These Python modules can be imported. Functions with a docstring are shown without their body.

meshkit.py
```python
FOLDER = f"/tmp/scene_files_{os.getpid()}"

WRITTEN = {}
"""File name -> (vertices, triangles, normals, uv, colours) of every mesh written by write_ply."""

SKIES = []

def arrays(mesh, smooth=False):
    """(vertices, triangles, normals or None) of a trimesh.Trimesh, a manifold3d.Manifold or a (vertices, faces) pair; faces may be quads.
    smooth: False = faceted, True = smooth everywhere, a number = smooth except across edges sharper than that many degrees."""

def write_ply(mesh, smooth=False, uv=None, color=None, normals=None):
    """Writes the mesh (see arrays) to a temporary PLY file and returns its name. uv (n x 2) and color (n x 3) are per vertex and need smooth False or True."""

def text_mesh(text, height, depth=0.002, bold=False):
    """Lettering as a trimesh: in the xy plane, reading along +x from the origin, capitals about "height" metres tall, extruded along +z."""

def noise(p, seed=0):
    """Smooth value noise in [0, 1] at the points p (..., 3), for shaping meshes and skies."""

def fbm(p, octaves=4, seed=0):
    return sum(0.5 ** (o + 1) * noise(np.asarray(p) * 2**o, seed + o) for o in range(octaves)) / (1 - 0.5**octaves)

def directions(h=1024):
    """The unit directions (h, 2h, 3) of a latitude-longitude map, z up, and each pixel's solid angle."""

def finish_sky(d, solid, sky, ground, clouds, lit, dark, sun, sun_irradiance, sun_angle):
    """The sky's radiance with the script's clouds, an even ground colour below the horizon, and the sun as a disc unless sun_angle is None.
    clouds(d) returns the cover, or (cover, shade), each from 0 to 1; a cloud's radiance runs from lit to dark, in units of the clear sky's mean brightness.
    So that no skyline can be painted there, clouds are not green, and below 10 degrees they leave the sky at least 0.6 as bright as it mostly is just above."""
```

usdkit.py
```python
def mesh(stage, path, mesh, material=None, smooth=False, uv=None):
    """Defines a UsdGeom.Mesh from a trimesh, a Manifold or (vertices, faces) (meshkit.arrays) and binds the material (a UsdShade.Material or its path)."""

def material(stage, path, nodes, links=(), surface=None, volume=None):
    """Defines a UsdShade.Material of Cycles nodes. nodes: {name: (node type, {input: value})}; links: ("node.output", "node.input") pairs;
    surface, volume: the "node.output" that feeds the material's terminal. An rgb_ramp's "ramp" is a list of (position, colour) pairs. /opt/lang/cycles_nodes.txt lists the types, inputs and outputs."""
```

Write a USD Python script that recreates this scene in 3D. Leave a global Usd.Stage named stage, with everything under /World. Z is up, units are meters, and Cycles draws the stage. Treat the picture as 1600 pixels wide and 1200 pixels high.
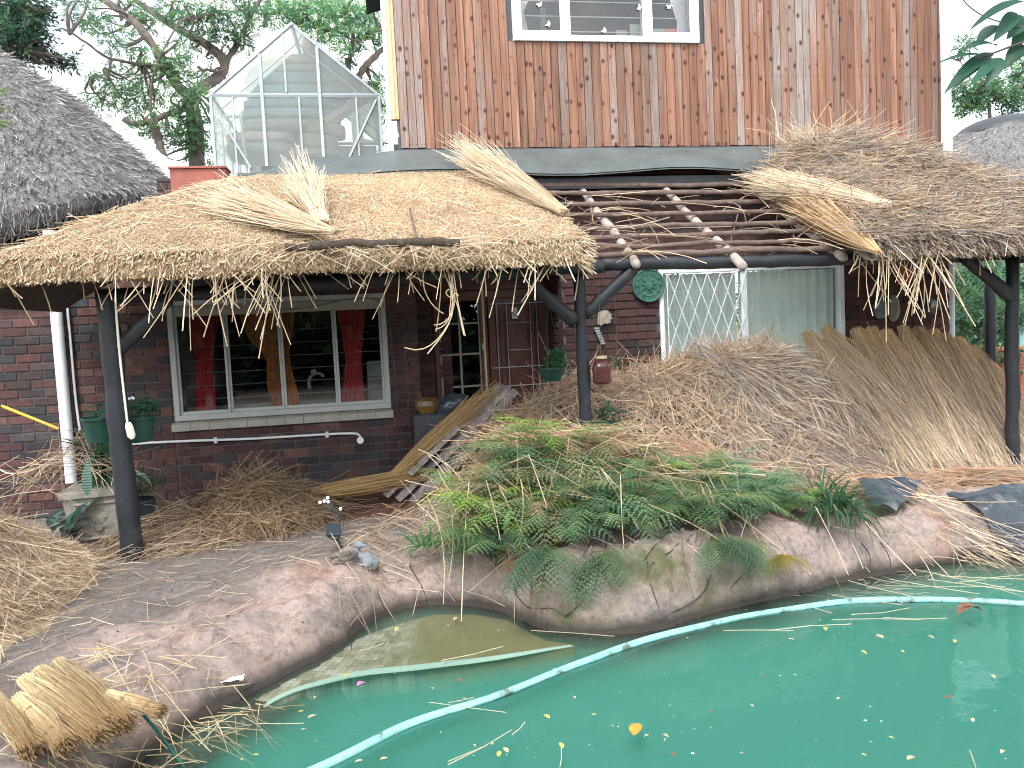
import math, random
import numpy as np, trimesh, usdkit, meshkit
from pxr import Usd, UsdGeom, UsdLux, UsdShade, Gf, Sdf, Vt
from scipy.spatial import cKDTree
from shapely import Polygon, contains_xy

stage = Usd.Stage.CreateInMemory()
UsdGeom.SetStageUpAxis(stage, "Z")
UsdGeom.SetStageMetersPerUnit(stage, 1.0)
stage.SetDefaultPrim(UsdGeom.Xform.Define(stage, "/World").GetPrim())

# ------------------------------------------------------------------ camera, sky, sun, exposure
FPX = 1200.0
YAW, PITCH, ROLL = np.radians([-9.47, -3.79, -2.83])
EYE = np.array([0, 0, 1.6])
EXPOSURE = 0.80
SUN_EL, SUN_AZ = math.radians(58), math.radians(205)      # azimuth: atan2(x, y) of the direction towards the sun
SUN_INT, SUN_ANGLE, SKY_STRENGTH = 0.40, 14.0, 0.15


def _frame():
    cy, sy = math.cos(YAW), math.sin(YAW)
    f = np.array([-sy * math.cos(PITCH), cy * math.cos(PITCH), math.sin(PITCH)])
    r = np.array([cy, sy, 0.0])
    u = np.cross(r, f)
    c, s = math.cos(ROLL), math.sin(ROLL)
    return c * r + s * u, -s * r + c * u, f


RIGHT, UP, FWD = _frame()
cam = UsdGeom.Camera.Define(stage, "/World/Camera")
cam.CreateHorizontalApertureAttr(36.0)
cam.CreateVerticalApertureAttr(27.0)
cam.CreateFocalLengthAttr(36.0 * FPX / 1600)
cam.CreateClippingRangeAttr(Gf.Vec2f(0.05, 5000))
cam.CreateExposureAttr(EXPOSURE)
m4 = np.eye(4)
m4[0, :3], m4[1, :3], m4[2, :3], m4[3, :3] = RIGHT, UP, -FWD, EYE
cam.MakeMatrixXform().Set(Gf.Matrix4d(m4.tolist()))

SUN_DIR = np.array([math.sin(SUN_AZ) * math.cos(SUN_EL), math.cos(SUN_AZ) * math.cos(SUN_EL), math.sin(SUN_EL)])
sun = UsdLux.DistantLight.Define(stage, "/World/Sun")
sun.CreateIntensityAttr(SUN_INT)
sun.CreateAngleAttr(SUN_ANGLE)
sun.CreateNormalizeAttr(True)
sun.CreateColorAttr(Gf.Vec3f(1.0, 0.985, 0.96))
zc = SUN_DIR
xc = np.cross([0, 0, 1.0], zc); xc /= np.linalg.norm(xc)
yc = np.cross(zc, xc)
ms = np.eye(4); ms[0, :3], ms[1, :3], ms[2, :3] = xc, yc, zc
sun.MakeMatrixXform().Set(Gf.Matrix4d(ms.tolist()))

dome = UsdLux.DomeLight.Define(stage, "/World/sky")
dome.CreateIntensityAttr(1.0)
sky_mat = usdkit.material(stage, "/World/Looks/sky", {
    "sky": ("sky_texture", {"sky_type": "single_scattering", "sun_disc": False, "sun_elevation": SUN_EL, "sun_rotation": SUN_AZ, "altitude": 200.0, "aerosol_density": 1.5}),
    "tc": ("texture_coordinate", {}),
    "mp": ("mapping", {"scale": (1.0, 1.0, 2.2)}),
    "no": ("noise_texture", {"scale": 2.2, "detail": 7.0, "roughness": 0.6}),
    "rp": ("rgb_ramp", {"ramp": [(0.0, (0.30, 0.30, 0.30)), (0.40, (0.42, 0.42, 0.42)), (0.60, (1, 1, 1)), (1.0, (1, 1, 1))]}),
    "bw": ("rgb_to_bw", {}),
    "ml": ("math", {"math_type": "multiply", "value2": 3.6}),
    "cc": ("combine_color", {"color_type": "rgb"}),
    "mx": ("mix_color", {}),
    "bg": ("background_shader", {"strength": SKY_STRENGTH}),
}, [("tc.generated", "mp.vector"), ("mp.vector", "no.vector"), ("no.fac", "rp.fac"), ("sky.color", "bw.color"), ("bw.val", "ml.value1"),
    ("ml.value", "cc.r"), ("ml.value", "cc.g"), ("ml.value", "cc.b"), ("rp.color", "mx.fac"), ("sky.color", "mx.a"), ("cc.color", "mx.b"), ("mx.result", "bg.color")],
    surface="bg.background")
UsdShade.MaterialBindingAPI.Apply(dome.GetPrim()).Bind(sky_mat)
dome.GetPrim().SetCustomDataByKey("kind", "structure")

rng = np.random.default_rng(7)


# ------------------------------------------------------------------ places measured in the photograph (pixels of the 1600 x 1200 picture)
def ray(x, y):
    return FWD + RIGHT * (x - 800) / FPX - UP * (y - 600) / FPX


def at(x, y, Y):
    d = ray(x, y)
    return EYE + d * Y / d[1]


def atz(x, y, z):
    d = ray(x, y)
    return EYE + d * (z - EYE[2]) / d[2]


def px(p):
    v = np.atleast_2d(np.asarray(p, float)) - EYE
    w = v @ FWD
    return np.stack([800 + FPX * (v @ RIGHT) / w, 600 - FPX * (v @ UP) / w, w], 1)


# ------------------------------------------------------------------ scene helpers
USED = set()


def numbered(path):
    if path not in USED:
        USED.add(path)
        return path
    k = 1
    while f"{path}_{k:03d}" in USED:
        k += 1
    USED.add(f"{path}_{k:03d}")
    return f"{path}_{k:03d}"


def tag(prim, label=None, cat=None, group=None, kind=None):
    for k, v in (("label", label), ("category", cat), ("group", group), ("kind", kind)):
        if v:
            prim.SetCustomDataByKey(k, v)
    return prim


def thing(name, label, cat, loc=(0, 0, 0), rotz=0.0, group=None, matrix=None):
    x = UsdGeom.Xform.Define(stage, numbered("/World/" + name))
    place(x, loc, rotz, matrix=matrix)
    return tag(x.GetPrim(), label, cat, group)


def place(x, loc=(0, 0, 0), rotz=0.0, scale=1.0, matrix=None):
    if matrix is None:
        c, s = math.cos(rotz) * scale, math.sin(rotz) * scale
        matrix = np.array([[c, s, 0, 0], [-s, c, 0, 0], [0, 0, scale, 0], [loc[0], loc[1], loc[2], 1.0]])
    UsdGeom.Xformable(x).MakeMatrixXform().Set(Gf.Matrix4d(np.asarray(matrix).tolist()))


def copy_of(src, name, label, cat, loc, rotz=0.0, scale=1.0, group=None, matrix=None):
    x = UsdGeom.Xform.Define(stage, numbered("/World/" + name))
    x.GetPrim().GetReferences().AddInternalReference(src.GetPath())
    x.GetPrim().SetInstanceable(True)
    place(x, loc, rotz, scale, matrix)
    return tag(x.GetPrim(), label, cat, group)


def part(parent, name, mesh, mat, tone=None, smooth=False, label=None, kind=None):
    base = parent.GetPath().pathString if parent is not None else "/World"
    path = numbered(f"{base}/{name}")
    m = usdkit.mesh(stage, path, mesh, L[mat] if isinstance(mat, str) else mat, smooth)
    if tone is not None:
        tone = np.asarray(tone, np.float32)
        pv = UsdGeom.PrimvarsAPI(m)
        if tone.ndim == 1:
            tone = np.repeat(tone[None], len(m.GetPointsAttr().Get()), 0)
        pv.CreatePrimvar("tone", Sdf.ValueTypeNames.Color3fArray, "vertex").Set(Vt.Vec3fArray.FromNumpy(np.ascontiguousarray(tone)))
    if kind is None and parent is not None and name in ("reeds", "blades", "foliage", "stems", "leaf_fan", "trailing_leaves"):
        kind = "stuff"
    return tag(m.GetPrim(), label, None, None, kind)


def single(name, mesh, mat, label=None, cat=None, group=None, kind=None, tone=None, smooth=False):
    return tag(part(None, name, mesh, mat, tone, smooth), label, cat, group, kind)


ORD = ["first", "second", "third", "fourth", "fifth", "sixth", "seventh", "eighth", "ninth", "tenth", "eleventh", "twelfth", "thirteenth", "fourteenth",
       "fifteenth", "sixteenth", "seventeenth", "eighteenth", "nineteenth", "twentieth"]


def ordinal(i):
    return ORD[i] if i < 20 else ["twenty", "thirty", "forty", "fifty"][(i + 1) // 10 - 2] + "-" + ORD[(i + 1) % 10 - 1] if (i + 1) % 10 else ["", "", "twentieth", "thirtieth", "fortieth", "fiftieth"][(i + 1) // 10]


# ------------------------------------------------------------------ mesh helpers
def box(x0, x1, y0, y1, z0, z1):
    m = trimesh.creation.box([x1 - x0, y1 - y0, z1 - z0])
    m.apply_translation([(x0 + x1) / 2, (y0 + y1) / 2, (z0 + z1) / 2])
    return m


def rbox(x0, x1, y0, y1, z0, z1, c=0.006):
    """a box with chamfered edges"""
    v = []
    for sx in (0, 1):
        for sy in (0, 1):
            for sz in (0, 1):
                p = np.array([[x0, x1][sx], [y0, y1][sy], [z0, z1][sz]])
                i = np.array([[1, -1][sx], [1, -1][sy], [1, -1][sz]]) * c
                v += [p + i * [0, 1, 1], p + i * [1, 0, 1], p + i * [1, 1, 0]]
    return trimesh.convex.convex_hull(np.array(v))


def join(*ms):
    ms = [m for g in ms for m in (g if isinstance(g, list) else [g])]
    return trimesh.util.concatenate([trimesh.Trimesh(m[0], m[1], process=False) if isinstance(m, tuple) else m for m in ms])


def tubes(P, r, tone=None, sides=3, caps=True, seed=0):
    """n polylines (n, k, 3) as thin tubes in one mesh: (vertices, faces, tones). tone: (n, 3) or (n, k, 3)"""
    P = np.asarray(P, float)
    n, k, _ = P.shape
    r = np.asarray(r, float)
    r = np.broadcast_to(r[:, None] if r.ndim == 1 else r, (n, k))
    t = np.gradient(P, axis=1)
    t /= np.linalg.norm(t, axis=2, keepdims=True) + 1e-12
    ref = np.random.default_rng(seed).normal(size=(n, 1, 3))
    a = np.cross(t, ref)
    a /= np.linalg.norm(a, axis=2, keepdims=True) + 1e-9
    b = np.cross(t, a)
    ang = np.arange(sides) * 2 * np.pi / sides
    v = P[:, :, None] + r[:, :, None, None] * (np.cos(ang)[:, None] * a[:, :, None] + np.sin(ang)[:, None] * b[:, :, None])
    i, j = np.meshgrid(np.arange(k - 1), np.arange(sides), indexing="ij")
    j2 = (j + 1) % sides
    q = np.stack([i * sides + j, i * sides + j2, (i + 1) * sides + j2, (i + 1) * sides + j], -1).reshape(-1, 4)
    f = np.vstack([q[:, [0, 1, 2]], q[:, [0, 2, 3]]])
    if caps:
        fan = np.array([[0, s + 1, s] for s in range(1, sides - 1)])
        f = np.vstack([f, fan, (k - 1) * sides + fan[:, ::-1]])
    F = (f[None] + (np.arange(n) * k * sides)[:, None, None]).reshape(-1, 3)
    out = None
    if tone is not None:
        tone = np.asarray(tone, float)
        if tone.ndim == 2:
            tone = np.repeat(tone[:, None], k, 1)
        out = np.repeat(tone[:, :, None], sides, 2).reshape(-1, 3)
    return v.reshape(-1, 3), F, out


def tube(pts, r, sides=8):
    pts = np.asarray(pts, float)
    v, f, _ = tubes(pts[None], np.broadcast_to(r, (len(pts),))[None], sides=sides, seed=3)
    return trimesh.Trimesh(v, f, process=False)


def smooth_line(pts, n=40):
    from scipy.interpolate import CubicSpline
    pts = np.asarray(pts, float)
    s = np.r_[0, np.cumsum(np.linalg.norm(np.diff(pts, axis=0), axis=1))]
    return CubicSpline(s, pts)(np.linspace(0, s[-1], n))


def merge(parts):
    """[(v, f, tone)] -> one (v, f, tone)"""
    V, F, T, o = [], [], [], 0
    for v, f, t in parts:
        V.append(v); F.append(np.asarray(f) + o); T.append(t); o += len(v)
    return np.vstack(V), np.vstack(F), np.vstack(T)


def grid_faces(nu, nv):
    i, j = np.meshgrid(np.arange(nu - 1), np.arange(nv - 1), indexing="ij")
    a = i * nv + j
    return np.vstack([np.stack([a, a + nv, a + nv + 1], -1).reshape(-1, 3), np.stack([a, a + nv + 1, a + 1], -1).reshape(-1, 3)])


def unit(v):
    v = np.asarray(v, float)
    return v / (np.linalg.norm(v, axis=-1, keepdims=True) + 1e-12)


def fling(p0, d, length, sag=0.0, curl=0.1, k=4, seed=1):
    """bent straws: starts (n,3), directions (n,3), lengths (n,) -> (n,k,3)"""
    r = np.random.default_rng(seed)
    n = len(p0)
    s = np.linspace(0, 1, k)[None, :, None]
    bend = r.normal(size=(n, 3)) * curl + np.array([0, 0, -1.0]) * np.asarray(sag).reshape(-1, 1)
    Ls = np.asarray(length).reshape(-1, 1, 1)
    return p0[:, None] + (unit(d)[:, None] * s + bend[:, None] * s * s) * Ls


FRESH = np.array([[0.52, 0.405, 0.275], [0.45, 0.345, 0.23], [0.57, 0.46, 0.325], [0.38, 0.28, 0.18], [0.61, 0.525, 0.40]])
DRY = np.array([[0.33, 0.235, 0.16], [0.27, 0.185, 0.13], [0.38, 0.295, 0.215], [0.30, 0.24, 0.20], [0.42, 0.325, 0.22], [0.22, 0.145, 0.10]])
GREY = np.array([[0.25, 0.215, 0.19], [0.20, 0.175, 0.16], [0.30, 0.265, 0.235], [0.17, 0.14, 0.125], [0.34, 0.29, 0.24]])


def tones(pal, n, seed=0, jitter=0.12):
    r = np.random.default_rng(seed)
    return pal[r.integers(0, len(pal), n)] * (1 + r.normal(size=(n, 1)) * jitter).clip(0.55, 1.5)


# ------------------------------------------------------------------ materials
L = {}


def mat(name, nodes, links, surface="p.BSDF", volume=None):
    L[name] = usdkit.material(stage, "/World/Looks/" + name, nodes, links, surface, volume)


def plain(name, color, rough=0.6, metallic=0.0, vary=0.25, scale=6.0, spec=0.5, bump=0.0, bscale=60.0, dirt=None):
    """one colour, broken up by two scales of noise and fine relief"""
    c = np.array(color, float)
    lo, hi = np.clip(c * (1 - vary), 0, 1), np.clip(c * (1 + vary), 0, 1)
    mat(name, {"g": ("geometry", {}), "n": ("noise_texture", {"scale": scale, "detail": 6.0, "roughness": 0.65}),
               "r": ("rgb_ramp", {"ramp": [(0.3, lo), (0.7, hi)]}),
               "n2": ("noise_texture", {"scale": bscale, "detail": 4.0}),
               "b": ("bump", {"strength": min(1.0, bump), "distance": 0.01}),
               "p": ("principled_bsdf", {"roughness": rough, "metallic": metallic, "specular_ior_level": spec})},
        [("g.position", "n.vector"), ("g.position", "n2.vector"), ("n.fac", "r.fac"), ("r.color", "p.base_color")] + ([("n2.fac", "b.height"), ("b.normal", "p.normal")] if bump else []))


# straw: the tone of each stalk comes with the mesh; noise adds nodes and weathering
mat("straw", {"a": ("attribute", {"attribute": "tone"}), "g": ("geometry", {}), "n": ("noise_texture", {"scale": 45.0, "detail": 3.0}),
              "r": ("rgb_ramp", {"ramp": [(0.3, (0.72, 0.70, 0.68)), (0.65, (1.12, 1.1, 1.06))]}),
              "m": ("mix_color", {"blend_type": "multiply", "fac": 1.0, "use_clamp": False}), "p": ("principled_bsdf", {"roughness": 0.55, "specular_ior_level": 0.35})},
    [("g.position", "n.vector"), ("n.fac", "r.fac"), ("a.color", "m.a"), ("r.color", "m.b"), ("m.result", "p.base_color")])
mat("straw_bed", {"g": ("geometry", {}), "n": ("noise_texture", {"scale": 38.0, "detail": 8.0, "roughness": 0.75}),
                  "r": ("rgb_ramp", {"ramp": [(0.32, (0.16, 0.11, 0.07)), (0.5, (0.36, 0.27, 0.175)), (0.68, (0.50, 0.40, 0.28))]}),
                  "b": ("bump", {"strength": 1.0, "distance": 0.02}), "p": ("principled_bsdf", {"roughness": 0.8, "specular_ior_level": 0.2})},
    [("g.position", "n.vector"), ("n.fac", "r.fac"), ("r.color", "p.base_color"), ("n.fac", "b.height"), ("b.normal", "p.normal")])
mat("old_bed", {"g": ("geometry", {}), "n": ("noise_texture", {"scale": 26.0, "detail": 8.0, "roughness": 0.75}),
                "r": ("rgb_ramp", {"ramp": [(0.32, (0.05, 0.04, 0.033)), (0.5, (0.14, 0.115, 0.10)), (0.68, (0.26, 0.225, 0.195))]}),
                "b": ("bump", {"strength": 1.0, "distance": 0.02}), "p": ("principled_bsdf", {"roughness": 0.85, "specular_ior_level": 0.2})},
    [("g.position", "n.vector"), ("n.fac", "r.fac"), ("r.color", "p.base_color"), ("n.fac", "b.height"), ("b.normal", "p.normal")])
mat("grey_bed", {"g": ("geometry", {}), "n": ("noise_texture", {"scale": 22.0, "detail": 8.0, "roughness": 0.75}),
                 "r": ("rgb_ramp", {"ramp": [(0.32, (0.05, 0.048, 0.048)), (0.5, (0.14, 0.138, 0.138)), (0.68, (0.27, 0.265, 0.268))]}),
                 "b": ("bump", {"strength": 1.0, "distance": 0.02}), "p": ("principled_bsdf", {"roughness": 0.85, "specular_ior_level": 0.2})},
    [("g.position", "n.vector"), ("n.fac", "r.fac"), ("r.color", "p.base_color"), ("n.fac", "b.height"), ("b.normal", "p.normal")])
plain("dark_pole_shade_thatch", (0.05, 0.036, 0.026), 0.95, vary=0.6, scale=30, bump=0.8)  # shade under the thatch put into the colour; also colours the dark pole
mat("brick", {"a": ("attribute", {"attribute": "tone"}), "g": ("geometry", {}), "n": ("noise_texture", {"scale": 16.0, "detail": 7.0, "roughness": 0.7}),
              "r": ("rgb_ramp", {"ramp": [(0.25, (0.5, 0.5, 0.52)), (0.7, (1.25, 1.2, 1.15))]}), "m": ("mix_color", {"blend_type": "multiply", "fac": 1.0, "use_clamp": False}),
              "n2": ("noise_texture", {"scale": 90.0, "detail": 5.0}), "b": ("bump", {"strength": 0.7, "distance": 0.008}),
              "p": ("principled_bsdf", {"roughness": 0.8, "specular_ior_level": 0.3})},
    [("g.position", "n.vector"), ("g.position", "n2.vector"), ("n.fac", "r.fac"), ("a.color", "m.a"), ("r.color", "m.b"), ("m.result", "p.base_color"), ("n2.fac", "b.height"), ("b.normal", "p.normal")])
# weathered board: tone = (place in the log, greying, brightness)
mat("board", {"a": ("attribute", {"attribute": "tone"}), "sa": ("separate_xyz", {}), "g": ("geometry", {}), "sp": ("separate_xyz", {}),
              "off": ("math", {"math_type": "multiply_add", "value2": 37.0}),
              "v1": ("combine_xyz", {}), "mp": ("mapping", {"scale": (26.0, 3.0, 1.1)}), "n1": ("noise_texture", {"scale": 1.0, "detail": 6.0, "roughness": 0.6, "distortion": 0.6}),
              "mp2": ("mapping", {"scale": (110.0, 10.0, 2.5)}), "n2": ("noise_texture", {"scale": 1.0, "detail": 5.0, "roughness": 0.7}),
              "wood": ("rgb_ramp", {"ramp": [(0.24, (0.068, 0.029, 0.018)), (0.42, (0.15, 0.067, 0.040)), (0.58, (0.21, 0.104, 0.064)), (0.75, (0.30, 0.185, 0.13))]}),
              "grey": ("rgb_ramp", {"ramp": [(0.3, (0.10, 0.074, 0.062)), (0.65, (0.27, 0.225, 0.20))]}),
              "mp3": ("mapping", {"scale": (9.0, 1.0, 0.75)}), "n3": ("noise_texture", {"scale": 1.0, "detail": 4.0, "roughness": 0.6}),
              "ga": ("math", {"math_type": "add"}), "gr": ("map_range", {"from_min": 0.76, "from_max": 1.04, "to_min": 0.0, "to_max": 1.0, "clamp": True}),
              "mx": ("mix_color", {}),
              "mp4": ("mapping", {"scale": (11.0, 1.0, 7.5)}), "kc": ("separate_color", {}), "kg": ("math", {"math_type": "greater_than", "value2": 0.42}), "ks": ("math", {"math_type": "subtract", "value1": 1.0}), "ka": ("math", {"math_type": "add"}), "vo": ("voronoi_texture", {"dimensions": "3D", "feature": "f1", "scale": 1.0, "randomness": 1.0}),
              "kr": ("rgb_ramp", {"ramp": [(0.0, (0.13, 0.07, 0.055)), (0.13, (0.2, 0.10, 0.08)), (0.19, (0.55, 0.40, 0.34)), (0.30, (1, 1, 1)), (1.0, (1, 1, 1))]}),
              "mk": ("mix_color", {"blend_type": "multiply", "fac": 1.0}), "mb": ("mix_color", {"blend_type": "multiply", "fac": 1.0, "use_clamp": False}), "cb": ("combine_xyz", {}),
              "fr": ("map_range", {"from_min": 0.2, "from_max": 0.8, "to_min": 0.75, "to_max": 1.2}), "mf": ("mix_color", {"blend_type": "multiply", "fac": 1.0, "use_clamp": False}), "cf": ("combine_xyz", {}),
              "b": ("bump", {"strength": 0.5, "distance": 0.006}), "p": ("principled_bsdf", {"roughness": 0.62, "specular_ior_level": 0.35})},
    [("a.vector", "sa.vector"), ("g.position", "sp.vector"), ("sa.x", "off.value1"), ("sp.x", "off.value3"), ("off.value", "v1.x"), ("sp.y", "v1.y"), ("sp.z", "v1.z"),
     ("v1.vector", "mp.vector"), ("v1.vector", "mp2.vector"), ("v1.vector", "mp3.vector"), ("v1.vector", "mp4.vector"), ("mp.vector", "n1.vector"), ("mp2.vector", "n2.vector"), ("mp3.vector", "n3.vector"), ("mp4.vector", "vo.vector"),
     ("n1.fac", "wood.fac"), ("n2.fac", "grey.fac"), ("n3.fac", "ga.value1"), ("sa.y", "ga.value2"), ("ga.value", "gr.value"), ("gr.result", "mx.fac"), ("wood.color", "mx.a"), ("grey.color", "mx.b"),
     ("vo.color", "kc.color"), ("kc.r", "kg.value1"), ("kg.value", "ks.value2"), ("vo.distance", "ka.value1"), ("ks.value", "ka.value2"), ("ka.value", "kr.fac"), ("mx.result", "mk.a"), ("kr.color", "mk.b"), ("sa.z", "cb.x"), ("sa.z", "cb.y"), ("sa.z", "cb.z"), ("mk.result", "mb.a"), ("cb.vector", "mb.b"),
     ("n2.fac", "fr.value"), ("fr.result", "cf.x"), ("fr.result", "cf.y"), ("fr.result", "cf.z"), ("mb.result", "mf.a"), ("cf.vector", "mf.b"), ("mf.result", "p.base_color"),
     ("n2.fac", "b.height"), ("b.normal", "p.normal")])
mat("leaf", {"a": ("attribute", {"attribute": "tone"}), "o": ("object_info", {}), "mr": ("map_range", {"from_min": 0.0, "from_max": 1.0, "to_min": 0.75, "to_max": 1.25}), "cv": ("combine_xyz", {}),
             "m": ("mix_color", {"blend_type": "multiply", "fac": 1.0, "use_clamp": False}),
             "p": ("principled_bsdf", {"roughness": 0.45, "specular_ior_level": 0.4}), "t": ("translucent_bsdf", {}), "x": ("mix_closure", {"fac": 0.4})},
    [("o.random", "mr.value"), ("mr.result", "cv.x"), ("mr.result", "cv.y"), ("mr.result", "cv.z"), ("a.color", "m.a"), ("cv.vector", "m.b"), ("m.result", "p.base_color"), ("m.result", "t.color"), ("p.BSDF", "x.closure1"), ("t.BSDF", "x.closure2")], surface="x.closure")
mat("pane", {"f": ("fresnel", {"IOR": 1.5}), "t": ("transparent_bsdf", {"color": (0.975, 0.985, 0.98)}), "g": ("glossy_bsdf", {"roughness": 0.01, "color": (1, 1, 1)}), "x": ("mix_closure", {})},
    [("f.fac", "x.fac"), ("t.BSDF", "x.closure1"), ("g.BSDF", "x.closure2")], surface="x.closure")
mat("milky_pane", {"g0": ("geometry", {}), "n": ("noise_texture", {"scale": 3.0, "detail": 5.0}), "r": ("map_range", {"from_min": 0.3, "from_max": 0.7, "to_min": 0.38, "to_max": 0.52}),
                   "t": ("transparent_bsdf", {"color": (0.9, 0.94, 0.92)}), "d": ("diffuse_bsdf", {"color": (0.24, 0.27, 0.265)}), "tl": ("translucent_bsdf", {"color": (0.50, 0.52, 0.45)}),
                   "x0": ("mix_closure", {"fac": 0.62}), "x": ("mix_closure", {}), "gl": ("glossy_bsdf", {"roughness": 0.12}), "f": ("fresnel", {"IOR": 1.45}), "x2": ("mix_closure", {})},
    [("g0.position", "n.vector"), ("n.fac", "r.value"), ("d.BSDF", "x0.closure1"), ("tl.BSDF", "x0.closure2"), ("r.result", "x.fac"), ("t.BSDF", "x.closure1"), ("x0.closure", "x.closure2"), ("f.fac", "x2.fac"), ("x.closure", "x2.closure1"), ("gl.BSDF", "x2.closure2")], surface="x2.closure")
plain("mortar", (0.085, 0.075, 0.07), 0.9, bump=0.6)
mat("black_paint", {"g": ("geometry", {}), "mp": ("mapping", {"scale": (34.0, 34.0, 4.0)}), "n": ("noise_texture", {"scale": 1.0, "detail": 7.0, "roughness": 0.7}), "n0": ("noise_texture", {"scale": 5.0, "detail": 6.0, "roughness": 0.7}),
                    "r": ("rgb_ramp", {"ramp": [(0.35, (0.005, 0.0065, 0.009)), (0.6, (0.010, 0.013, 0.017)), (0.80, (0.038, 0.038, 0.038))]}), "ad": ("math", {"math_type": "multiply_add", "value2": 0.35}), "ml": ("math", {"math_type": "multiply", "value2": 0.72}),
                    "b": ("bump", {"strength": 0.8, "distance": 0.008}), "p": ("principled_bsdf", {"roughness": 0.5, "specular_ior_level": 0.45})},
    [("g.position", "mp.vector"), ("mp.vector", "n.vector"), ("g.position", "n0.vector"), ("n0.fac", "ml.value1"), ("n.fac", "ad.value1"), ("ml.value", "ad.value3"), ("ad.value", "r.fac"), ("r.color", "p.base_color"), ("n.fac", "b.height"), ("b.normal", "p.normal")])
plain("lath_wood", (0.10, 0.068, 0.055), 0.7, vary=0.5, scale=14, bump=0.5)
plain("rafter_wood", (0.30, 0.25, 0.22), 0.75, vary=0.4, scale=9, bump=0.5)
plain("grey_plank", (0.24, 0.225, 0.21), 0.8, vary=0.55, scale=13, bump=0.9, bscale=45)
plain("white_pvc", (0.62, 0.66, 0.68), 0.35, vary=0.1, scale=5)
plain("white_frame", (0.66, 0.72, 0.73), 0.4, vary=0.07, scale=7)
plain("alu_frame", (0.34, 0.37, 0.36), 0.42, vary=0.1, scale=9)
plain("glass_house_frame", (0.30, 0.34, 0.36), 0.4, vary=0.12, scale=6)
plain("sill_tile", (0.27, 0.26, 0.22), 0.5, vary=0.16, scale=8)
plain("membrane", (0.058, 0.070, 0.070), 0.55, vary=0.35, scale=2.6, bump=0.4, bscale=14)
plain("black_membrane", (0.03, 0.034, 0.04), 0.45, vary=0.3, scale=5, bump=0.4, bscale=18)
plain("red_paint", (0.22, 0.065, 0.045), 0.7, vary=0.3, scale=4, bump=0.3)
plain("door_wood", (0.085, 0.022, 0.015), 0.4, vary=0.35, scale=9)
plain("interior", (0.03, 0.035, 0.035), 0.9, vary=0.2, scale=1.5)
plain("white_board", (0.27, 0.30, 0.29), 0.6, vary=0.1)
plain("red_cloth", (0.32, 0.02, 0.03), 0.85, vary=0.25, scale=10)
plain("orange_cloth", (0.34, 0.13, 0.035), 0.85, vary=0.25, scale=10)
mat("pale_cloth", {"g": ("geometry", {}), "n": ("noise_texture", {"scale": 5.0, "detail": 5.0}), "r": ("rgb_ramp", {"ramp": [(0.3, (0.74, 0.82, 0.77)), (0.7, (0.84, 0.92, 0.87))]}), "d": ("diffuse_bsdf", {}), "t": ("translucent_bsdf", {}), "x": ("mix_closure", {"fac": 0.5})},
    [("g.position", "n.vector"), ("n.fac", "r.fac"), ("r.color", "d.color"), ("r.color", "t.color"), ("d.BSDF", "x.closure1"), ("t.BSDF", "x.closure2")], surface="x.closure")
plain("white_cloth", (0.66, 0.64, 0.66), 0.85, vary=0.12, scale=9)
plain("concrete", (0.23, 0.215, 0.18), 0.85, vary=0.4, scale=7, bump=0.8, bscale=40)
plain("green_plastic", (0.006, 0.036, 0.027), 0.4, vary=0.2)
plain("bark", (0.085, 0.07, 0.058), 0.85, vary=0.5, scale=9, bump=1.0, bscale=22)
plain("soil", (0.06, 0.045, 0.035), 0.95, vary=0.5, scale=15, bump=0.8)
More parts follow.
